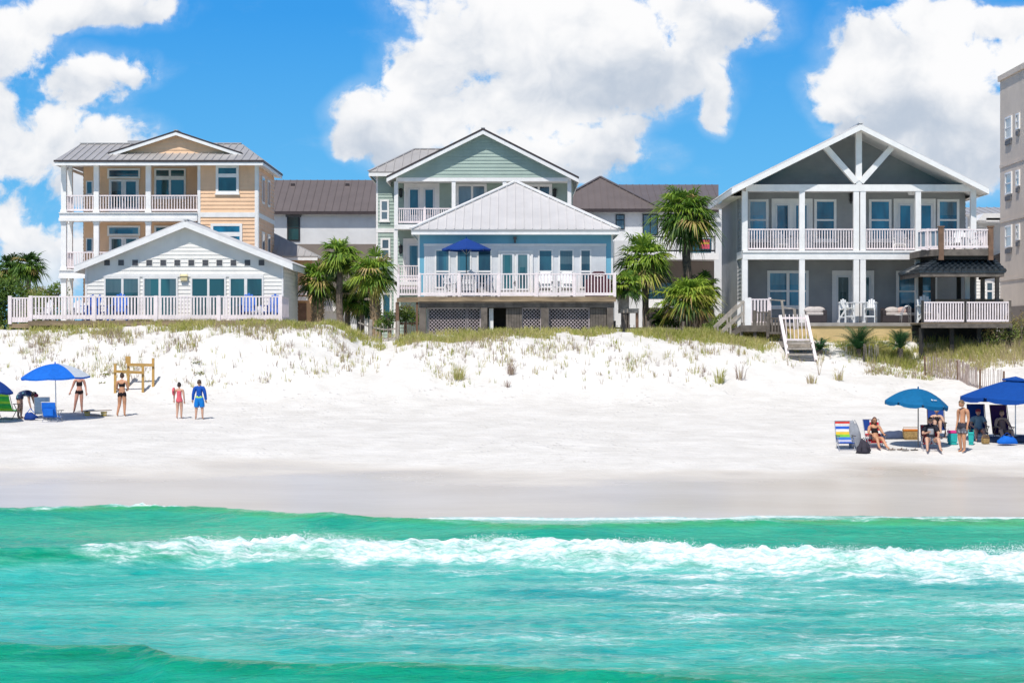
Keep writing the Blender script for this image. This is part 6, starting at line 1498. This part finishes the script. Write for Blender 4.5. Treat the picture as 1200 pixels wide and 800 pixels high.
cooler('aqua soft cooler with pink lid left of the standing boy in board shorts', hit(1116,521), .30, .26, .40, 'tealf', 'pinkt', .15)
cooler('aqua bag standing just right of the standing boy in board shorts', hit(1138,521), .18, .24, .36, 'tealf', 'tealf', -.2, 'beach_bag', 'bag', 'tealf')
cooler('small brown snack box beside the bag at the foot of the grey-shirted person', hit(1154,520)+Vector((0,-.1,0)), .24, .2, .2, 'straw', 'woodb', .3, 'box', 'box', 'straw')
def flipflops(label, u, v, m):
    p = hit(u,v); r = thing('sandals', p, label, 'sandals', 'sandals left on the sand')
    for s in (-1,1):
        mb = MB(); c = p+Vector((s*.16,s*.03,.02)); mb.prism([c+Vector((math.cos(a)*.13*(1.1 if math.cos(a) > 0 else 1),math.sin(a)*.055,0)) for a in [k*.5236 for k in range(12)]], (0,0,.025)); mb.tube([c+Vector((.02,-.05,.025)),c+Vector((.06,0,.07)),c+Vector((.02,.05,.025))], .009, 5); mb.build('sandal', M[m], r)
flipflops('reddish sandals on the sand below the straw basket, left pair', 1050, 528, 'woodb'); flipflops('dark sandals on the sand close to the man in the black tee, right pair', 1066, 528, 'wood')
# skimboard on two small yellow tubs
def skimboard():
    p = hit(112,487); r = thing('skimboard', p+Vector((0,0,.17)), 'flat dark skimboard lying on yellow sand toys beside the woman in the dark bikini', 'skimboard'); mb = MB()
    mb.prism([p+Vector((.66*math.cos(a)*(1 if math.cos(a)>0 else .9),.24*math.sin(a),.19+.02*math.cos(a))) for a in [k*math.pi/12 for k in range(24)]], (0,0,.025)); mb.build('board', M['woodb'], r)
    M['yellowpl'] = mat('yellow_plastic', (.72,.50,.10), .5, .05)
    for i,dx in enumerate((-.34,.34)):
        t = thing('sand_bucket', p+Vector((dx,0,0)), ('left','right')[i]+' yellow sand bucket under the dark skimboard', 'sand bucket', 'sand buckets'); q = MB(); c = p+Vector((dx,0,0)); q.tube([c,c+Vector((0,0,.165))], [.10,.13], 14); q.build('pail', M['yellowpl'], t); q = MB(); q.tube([c+Vector((-.13,0,.15)),c+Vector((-.1,-.13,.08)),c+Vector((.1,-.13,.08)),c+Vector((.13,0,.15))], .008, 5); q.build('handle', M['whitepl'], t)
skimboard()
# ================================================================ people
def skin(name, col):
    m = bpy.data.materials.new(name); g = G(nt(m)); tc = g.n('ShaderNodeTexCoord').outputs['Object']
    f = g.step(g.noise(tc, 5, 4, .6), .35, .65); b = g.out(g.mix(f, c4(tuple(c*.82 for c in col)), c4(col)), .5); b.inputs['Specular IOR Level'].default_value = .35
    b.inputs['Subsurface Weight'].default_value = .08; b.inputs['Subsurface Radius'].default_value = (.02,.008,.004); return m
SK = {'fair': skin('fair_skin', (.62,.36,.25)), 'tan': skin('tanned_skin', (.60,.30,.17)), 'shade': skin('medium_skin', (.60,.37,.26)), 'rosy': skin('rosy_skin', (.62,.31,.22))}
M['hairb'] = mat('brown_hair', (.075,.04,.022), .5, .3, 12, .004, 60); M['hairs'] = mat('sandy_hair', (.22,.13,.06), .5, .3, 12, .004, 60); M['haird'] = mat('dark_brown_hair', (.03,.018,.012), .5, .3, 12, .004, 60); M['hairr'] = mat('auburn_hair', (.13,.04,.02), .5, .3, 12, .004, 60)
M['eye'] = mat('dark_eye', (.02,.015,.012), .2, .05); M['lip'] = mat('lip', (.42,.14,.11), .5, .05); M['blackfab'] = fabric('black_swim_fabric', (.018,.012,.014)); M['coralfab'] = fabric('coral_pink_fabric', (.72,.13,.16)); M['bluesh'] = fabric('blue_rash_guard', (.012,.085,.42)); M['bluetr'] = fabric('bright_blue_trunks', (.01,.20,.62)); M['neon'] = fabric('neon_waistband', (.45,.75,.15)); M['blacktee'] = fabric('black_cotton', (.02,.02,.03)); M['greysh'] = fabric('grey_blue_shirt', (.28,.38,.42)); M['browntr'] = fabric('brown_trunks', (.30,.18,.15)); M['redcap'] = fabric('red_cap', (.30,.04,.06))
def floral(name, base, a, b):
    m = bpy.data.materials.new(name); g = G(nt(m)); tc = g.n('ShaderNodeTexCoord').outputs['Object']; v = g.n('ShaderNodeTexVoronoi'); g.set(v.inputs['Vector'], tc); v.inputs['Scale'].default_value = 9
    f = g.step(v.outputs['Distance'], .38, .26); cc = g.mix(g.step(g.sep(v.outputs['Color'])[0], .4, .6), c4(a), c4(b)); g.out(g.mix(f, c4(base), cc), .8); return m
M['floral'] = floral('navy_floral_fabric', (.012,.03,.10), (.55,.45,.45), (.10,.25,.30)); M['board'] = floral('grey_board_short_print', (.10,.10,.12), (.42,.38,.34), (.25,.25,.28))
M['blotch'] = floral('grey_print_shorts', (.22,.25,.33), (.45,.48,.52), (.10,.12,.2))
STAND = dict(pelvis=(0,0,.515), spine=(0,-.005,.605), chest=(0,0,.715), nb=(0,.012,.815), neck=(0,.008,.862), head=(0,-.008,.932),
    shL=(.105,.01,.795), elL=(.135,.02,.635), wrL=(.140,-.03,.495), haL=(.142,-.045,.455), shR=(-.105,.01,.795), elR=(-.135,.02,.635), wrR=(-.140,-.03,.495), haR=(-.142,-.045,.455),
    hpL=(.052,0,.495), knL=(.060,-.012,.282), anL=(.062,.012,.042), toL=(.068,-.075,.014), hpR=(-.052,0,.495), knR=(-.060,-.012,.282), anR=(-.062,.012,.042), toR=(-.068,-.075,.014))
SIT = dict(pelvis=(0,.03,.175), spine=(0,.075,.26), chest=(0,.115,.365), nb=(0,.14,.465), neck=(0,.135,.51), head=(0,.11,.578),
    shL=(.105,.13,.445), elL=(.155,.05,.32), wrL=(.135,-.08,.30), haL=(.13,-.115,.295), shR=(-.105,.13,.445), elR=(-.155,.05,.32), wrR=(-.135,-.08,.30), haR=(-.13,-.115,.295),
    hpL=(.055,.01,.165), knL=(.080,-.215,.235), anL=(.085,-.335,.04), toL=(.095,-.42,.016), hpR=(-.055,.01,.165), knR=(-.080,-.215,.235), anR=(-.085,-.335,.04), toR=(-.095,-.42,.016))
RAD = dict(pelvis=.072, spine=.064, chest=.074, nb=.043, neck=.031, shL=.042, elL=.027, wrL=.017, haL=.017, hpL=.065, knL=.041, anL=.023, toL=.016)
BONES = [('pelvis','spine'),('spine','chest'),('chest','nb'),('nb','neck'),('nb','shL'),('shL','elL'),('elL','wrL'),('wrL','haL'),('nb','shR'),('shR','elR'),('elR','wrR'),('wrR','haR'),('pelvis','hpL'),('hpL','knL'),('knL','anL'),('anL','toL'),('pelvis','hpR'),('hpR','knR'),('knR','anR'),('anR','toR')]
LIMB = {('shL','elL'):'uarm',('elL','wrL'):'farm',('shR','elR'):'uarm',('elR','wrR'):'farm',('hpL','knL'):'thigh',('knL','anL'):'shin',('hpR','knR'):'thigh',('knR','anR'):'shin',('wrL','haL'):'hand',('wrR','haR'):'hand',('anL','toL'):'foot',('anR','toR'):'foot'}
def person(label, loc, rz, H, base, tone, clothes, hair='hairb', hairstyle='short', over=None, width=1.0, face=(0,0), glasses=False, group='people on the beach', cat='person', child=False, extra=None):
    J = {k: Vector(v) for k, v in base.items()}
    for k, v in (over or {}).items(): J[k] = Vector(v)
    J = {k: v*H for k, v in J.items()}; names = [k for k in J if k != 'head']
    me = bpy.data.meshes.new('person'); idx = {k: i for i, k in enumerate(names)}
    me.from_pydata([J[k] for k in names], [(idx[a], idx[b]) for a, b in BONES], []); tmp = bpy.data.objects.new('tmp', me); COL.objects.link(tmp)
    sm = tmp.modifiers.new('s', 'SKIN'); sm.use_smooth_shade = True; sm.branch_smoothing = .6
    sv_ = me.skin_vertices[0].data
    for k in names:
        r = RAD.get(k, RAD.get(k[:-1]+'L', .03))*H
        if k in ('pelvis','spine','chest'): r *= width
        sv_[idx[k]].radius = (r, r*.86 if k in ('chest','pelvis') else r); sv_[idx[k]].use_root = (k == 'pelvis')
    ss = tmp.modifiers.new('u', 'SUBSURF'); ss.levels = 2; ss.render_levels = 2
    dg = bpy.context.evaluated_depsgraph_get(); ev = tmp.evaluated_get(dg); em = ev.to_mesh()
    vs = [tuple(v.co) for v in em.vertices]; fs = [tuple(p.vertices) for p in em.polygons]; ns = [tuple(v.normal) for v in em.vertices]; ev.to_mesh_clear(); bpy.data.objects.remove(tmp); bpy.data.meshes.remove(me)
    mb = MB(); mb.add(vs, fs)
    # head with face, ears; hands with five fingers
    hc = J['head']; hk = H*(1.12 if child else 1.); yaw, pitch = face; ax = (J['head']-J['neck']).normalized()
    fw = Vector((0,-1,0)); 
    if abs(ax.dot(fw)) > .8: fw = Vector((0,0,-1))
    rotY = Matrix.Rotation(yaw,3,'Z') @ Matrix.Rotation(pitch,3,'X'); base_r = Matrix.Identity(3)
    if ax.y < -.6: base_r = Matrix.Rotation(R(70),3,'X')
    hr = rotY @ base_r; T = lambda x,y,z: hc+hr @ (Vector((x,y,z))*hk)
    nu, nv = 16, 12; hv = []
    for j in range(nv+1):
        t = math.pi*j/nv
        for i in range(nu):
            a = 2*math.pi*i/nu; x, y, z = .046*math.sin(t)*math.cos(a), .056*math.sin(t)*math.sin(a), .067*math.cos(t)
            if z < 0: x *= 1+.28*z/.067*(1 if y < .01 else .6); y = y*(1+.18*z/.067) if y > 0 else y
            hv.append(T(x,y,z))
    mb.add(hv, [(j*nu+i,(j+1)*nu+i,(j+1)*nu+(i+1)%nu,j*nu+(i+1)%nu) for j in range(nv) for i in range(nu)])
    mb.ell(T(0,-.057,-.012), (.008*hk,.011*hk,.013*hk), 8, 6)
    for s in (-1,1): mb.ell(T(s*.046,.004,-.008), (.006*hk,.012*hk,.017*hk), 8, 6)
    for s,e,w_,h_ in ((1,'elL','wrL','haL'),(-1,'elR','wrR','haR')):
        d = (J[h_]-J[w_]).normalized(); sd = d.cross(Vector((0,1,0))); sd = sd.normalized() if sd.length > .2 else Vector((1,0,0)); pl = sd.cross(d).normalized()
        for q,(o,l) in enumerate(((-.013,.036),(-.0045,.042),(.0045,.040),(.013,.031))):
            p0 = J[h_]+sd*o*H; mb.tube([p0-d*.004*H, p0+d*l*.5*H, p0+d*l*.8*H+pl*l*.25*H, p0+d*l*H+pl*l*.5*H], [.0062*H,.0058*H,.005*H,.0038*H], 6)
        p0 = J[w_].lerp(J[h_],.55)+sd*.012*H; mb.tube([p0, p0+sd*.014*H+d*.012*H, p0+sd*.018*H+d*.032*H], [.0072*H,.0064*H,.0045*H], 6)
    mb.mi = 1
    for s in (-1,1): mb.ell(T(s*.018,-.051,.004), (.0065*hk,.004*hk,.0045*hk), 8, 6)
    mb.mi = 2; mb.ell(T(0,-.053,-.034), (.015*hk,.004*hk,.0045*hk), 8, 6)
    body = mb.build('person', [SK[tone], M['eye'], M['lip']], None, True); tag(body, label, cat, group)
    # classify faces by nearest bone, then lift clothes off the body
    B = []
    L0 = (J['spine']-J['pelvis']).length; L1 = (J['chest']-J['spine']).length; L2 = (J['nb']-J['chest']).length; LT = L0+L1+L2
    for a, b in BONES:
        k = LIMB.get((a,b)); s0, s1 = 0, 1
        if k is None: k = 'torso'; s0, s1 = {('pelvis','spine'):(0,L0/LT),('spine','chest'):(L0/LT,(L0+L1)/LT),('chest','nb'):((L0+L1)/LT,1),('nb','neck'):(1,1.4),('nb','shL'):(.97,.93),('nb','shR'):(.97,.93),('pelvis','hpL'):(0,-.04),('pelvis','hpR'):(0,-.04)}[(a,b)]
        r = RAD.get(a, RAD.get(a[:-1]+'L',.03)); r2 = RAD.get(b, RAD.get(b[:-1]+'L',.03)); B.append((J[a], J[b], k, s0, s1, r*H, r2*H))
    cl = []
    for f in fs:
        c = Vector((0,0,0))
        for i in f: c += Vector(vs[i])
        c /= len(f); best = None
        for a, b, k, s0, s1, r, r2 in B:
            ab = b-a; t = max(0,min(1,(c-a).dot(ab)/max(ab.length_squared,1e-9))); dd = (c-a-ab*t).length/(r+(r2-r)*t)
            if best is None or dd < best[0]: best = (dd, k, s0+(s1-s0)*t)
        cl.append((best[1], best[2], c/H))
    for nm, m_, off, pred in clothes:
        sel = [f for f, q in zip(fs, cl) if pred(*q)]
        if not sel: continue
        use = sorted({i for f in sel for i in f}); mp = {i:n for n,i in enumerate(use)}; q = MB()
        q.add([Vector(vs[i])+Vector(ns[i])*off*H for i in use], [tuple(mp[i] for i in f) for f in sel]); o = q.build(nm, M[m_], body, True)
        so_ = o.modifiers.new('t','SOLIDIFY'); so_.thickness = .004; so_.offset = 1
    # hair
    q = MB()
    if hairstyle != 'none':
        hv = []; fl = []
        for j in range(nv+1):
            t = math.pi*j/nv
            for i in range(nu):
                a = 2*math.pi*i/nu; k = 1+.06*fbm(i*.9,j*.8,1.,2); hv.append(T(.051*math.sin(t)*math.cos(a)*k, (.062*math.sin(t)*math.sin(a)+.004)*k, .073*math.cos(t)*k+.003))
        low = {'short':7,'bun':8,'long':8,'pony':8}[hairstyle]
        for j in range(nv):
            for i in range(nu):
                yy = math.sin(2*math.pi*(i+.5)/nu); 
                lim = 4 if yy < -.35 else (low-1 if yy < .2 else low)
                if j < lim: fl.append((j*nu+i,(j+1)*nu+i,(j+1)*nu+(i+1)%nu,j*nu+(i+1)%nu))
        q.add(hv, fl)
        if hairstyle in ('bun','pony'): q.ell(T(0,.058,.045) if hairstyle == 'pony' else T(0,.045,.062), (.022*hk,.022*hk,.024*hk), 8, 6)
        if hairstyle == 'pony': q.tube([T(0,.07,.04),T(0,.09,.0),T(.005,.085,-.06)], [.018*hk,.016*hk,.006*hk], 8)
        if hairstyle == 'long':
            for s in (-1,0,1): q.tube([T(s*.036,.03,.01),T(s*.045,.042,-.06),T(s*.042,.045,-.125)], [.028*hk,.026*hk,.010*hk], 8)
        q.build('hair', M[hair], body, True)
    if glasses:
        q = MB()
        for s in (-1,1): q.ell(T(s*.02,-.056,.004), (.012*hk,.004*hk,.008*hk), 10, 6)
        q.bar(T(-.008,-.058,.006), T(.008,-.058,.006), .004*hk, .004*hk)
        for s in (-1,1): q.bar(T(s*.036,-.054,.006), T(s*.05,.0,.004), .004*hk, .005*hk)
        q.build('sunglasses', M['black'], body, True)
    if extra: extra(body, T, hk, J)
    body.location = loc; body.rotation_euler = (0,0,rz); return body
brief = lambda k,t,c: (k == 'torso' and t < .10) or (k == 'thigh' and t < .10)
band = lambda lo,hi: (lambda k,t,c: k == 'torso' and lo < t < hi)
trunks = lambda L: (lambda k,t,c: (k == 'torso' and t < .16) or (k == 'thigh' and t < L))
tee = lambda k,t,c: (k == 'torso' and .02 < t < 1.02) or (k == 'uarm' and t < .62)
longs = lambda k,t,c: (k == 'torso' and .08 < t < 1.02) or k in ('uarm','farm')
onep = lambda k,t,c: (k == 'torso' and t < .86) or (k == 'thigh' and t < .10)
# left group
BEND = dict(STAND); BEND.update(pelvis=(0,.05,.52), spine=(0,-.03,.575), chest=(0,-.135,.605), nb=(0,-.23,.585), neck=(0,-.27,.565), head=(0,-.325,.525), shL=(.10,-.215,.56), elL=(.115,-.25,.41), wrL=(.10,-.30,.28), haL=(.095,-.315,.245), shR=(-.10,-.215,.56), elR=(-.115,-.235,.40), wrR=(-.09,-.26,.265), haR=(-.085,-.27,.23), hpL=(.052,.05,.50), hpR=(-.052,.05,.50), knL=(.058,.02,.285), knR=(-.058,.03,.285), anL=(.06,.03,.042), anR=(-.06,.06,.042), toL=(.066,-.055,.014), toR=(-.066,-.03,.014))
def cap(body, T, hk, J):
    q = MB(); q.ell(T(0,.004,.03), (.053*hk,.062*hk,.048*hk), 12, 8); q.build('cap', M['redcap'], body, True)
person('person in navy floral suit bending down over the bags by the blue chairs', hit(25,490.5), R(82), 1.72, BEND, 'shade', [('swim_dress','floral',.014,lambda k,t,c: (k == 'torso' and t < .95) or (k == 'thigh' and t < .22) or (k == 'uarm' and t < .25))], 'hairb', 'pony', width=1.22, extra=cap)
person('woman in dark bikini facing the sea, her head behind the tilted blue umbrella', hit(93,483.6), R(12), 1.66, STAND, 'rosy', [('bikini_bottom','blackfab',.006,brief),('bikini_top','blackfab',.007,band(.52,.76))], 'hairb', 'long', dict(elL=(.15,.02,.64), wrL=(.165,-.02,.50), haL=(.17,-.03,.46), elR=(-.16,.03,.645), wrR=(-.215,.0,.515), haR=(-.23,-.01,.478), knR=(-.085,-.02,.285), anR=(-.125,.02,.045), toR=(-.14,-.06,.014), knL=(.05,-.01,.285)), 1.14)
person('woman seen from behind in dark bikini with tied-up brown hair by the wooden frame', hit(143,488), R(172), 1.75, STAND, 'tan', [('bikini_bottom','blackfab',.006,brief),('bikini_tie','blackfab',.006,lambda k,t,c: k == 'torso' and .60 < t < .68)], 'hairb', 'bun', dict(knL=(.07,-.03,.285), anL=(.105,.03,.045), toL=(.115,-.05,.014), knR=(-.055,-.02,.283), anR=(-.06,.0,.042), elL=(.14,-.02,.645), wrL=(.10,-.12,.60), haL=(.075,-.15,.60), elR=(-.14,-.02,.645), wrR=(-.10,-.11,.60), haR=(-.075,-.14,.60)), 1.14)
def ring(body, T, hk, J):
    q = MB(); c = J['shL']+Vector((.05,0,-.05)); q.tube([c+Vector((.02+.0*k,.11*math.cos(k*.6283),.12*math.sin(k*.6283))) for k in range(11)], .045, 8, False); q.build('arm_float', M['coralfab'], body, True)
girl = person('girl in coral pink swimsuit with a pink float on her arm, back to the sea', hit(210,490.5), R(178), 1.42, STAND, 'fair', [('swimsuit','coralfab',.008,onep)], 'haird', 'bun', dict(knL=(.052,-.02,.285), anL=(.055,.05,.045), toL=(.06,-.03,.014), elL=(.145,.0,.64), wrL=(.15,-.03,.52), haL=(.15,-.04,.485)), 1.0, child=True, extra=ring)
person('boy in long-sleeved blue rash guard and bright blue trunks, back to the sea', hit(233.5,491.5), R(180), 1.56, STAND, 'fair', [('rash_guard','bluesh',.013,longs),('waistband','neon',.020,lambda k,t,c: k == 'torso' and .06 < t < .22),('swim_trunks','bluetr',.020,lambda k,t,c: (k == 'torso' and t < .08) or (k == 'thigh' and t < .86))], 'hairb', 'short', dict(elL=(.15,.01,.64), wrL=(.165,-.01,.50), haL=(.17,-.02,.462), elR=(-.15,.01,.64), wrR=(-.165,-.01,.50), haR=(-.17,-.02,.462), knL=(.075,-.01,.283), knR=(-.075,-.01,.283), anL=(.085,.012,.042), anR=(-.085,.012,.042), toL=(.105,-.07,.014), toR=(-.1,-.075,.014)), 1.08, child=True)
# right group
person('woman in dark bikini and sunglasses reclining in the flag-pattern chair', hit(1027,525), R(10), 1.66, SIT, 'tan', [('bikini_bottom','blackfab',.006,lambda k,t,c: (k == 'torso' and t < .12) or (k == 'thigh' and t < .12)),('bikini_top','blackfab',.008,band(.52,.80))], 'hairr', 'long', dict(knL=(.055,-.19,.22), anL=(.10,-.36,.04), toL=(.125,-.44,.014), knR=(-.06,-.19,.235), anR=(-.06,-.33,.04), toR=(-.06,-.42,.014)), 1.05, glasses=True)
person('man in black tee and grey print shorts sitting under the teal umbrella', hit(1091,528), R(-6), 1.76, SIT, 'fair', [('tee_shirt','blacktee',.014,tee),('chest_print','greyc',.0165,lambda k,t,c: k == 'torso' and .42 < t < .74 and abs(c.x) < .05 and c.y < .08),('shorts','blotch',.014,trunks(.5))], 'hairb', 'short', dict(knL=(.12,-.20,.25), anL=(.15,-.33,.04), toL=(.17,-.42,.014), knR=(-.10,-.20,.25), anR=(-.10,-.33,.04), toR=(-.11,-.42,.014), wrR=(-.07,-.06,.35), haR=(-.05,-.09,.36)), 1.25, glasses=True)
KNEE = dict(SIT); KNEE.update(knL=(.06,-.16,.36), anL=(.065,-.22,.13), toL=(.07,-.30,.11), knR=(-.05,-.15,.37), anR=(-.055,-.21,.13), toR=(-.06,-.29,.11), wrL=(.10,-.10,.36), haL=(.08,-.13,.37), wrR=(-.10,-.10,.36), haR=(-.08,-.13,.37))
person('person with knees drawn up in the high navy chair behind the black tee man', hit(1098,513)+Vector((0,0,.01)), R(-8), 1.68, KNEE, 'shade', [('swimsuit','blackfab',.008,onep)], 'haird', 'short')
person('shirtless teenage boy in board shorts standing with head bowed by the aqua cooler', hit(1128,530), R(-48), 1.80, STAND, 'tan', [('board_shorts','board',.016,trunks(.62)),('waistband','charc',.019,lambda k,t,c: (k == 'torso' and -.1 < t < .16) or (k == 'thigh' and t < .2))], 'hairs', 'short', dict(head=(0,-.032,.925), knL=(.055,-.035,.285), anL=(.06,-.02,.042), toL=(.065,-.11,.014), anR=(-.065,.05,.045), toR=(-.072,-.035,.014), chest=(0,.012,.715), nb=(0,.02,.815), elL=(.118,.03,.635), wrL=(.115,-.01,.49), haL=(.115,-.025,.45), elR=(-.118,.02,.635), wrR=(-.115,-.03,.49), haR=(-.115,-.045,.45)), .96, face=(-.5,.35))
person('person in grey-blue shirt and red cap slouching in the navy wooden-framed chair', hit(1147,516), R(-6), 1.74, SIT, 'rosy', [('shirt','greysh',.015,tee),('shorts','paleb',.014,trunks(.5))], 'hairb', 'short', None, 1.2, extra=cap)
person('person in dark swimsuit sitting shaded in the plum coloured chair at far right', hit(1176,517), R(4), 1.72, SIT, 'shade', [('swimsuit','browntr',.009,onep)], 'hairs', 'short', dict(knL=(.12,-.20,.24), anL=(.10,-.33,.05), knR=(-.12,-.20,.24), anR=(-.10,-.33,.05)), 1.1)
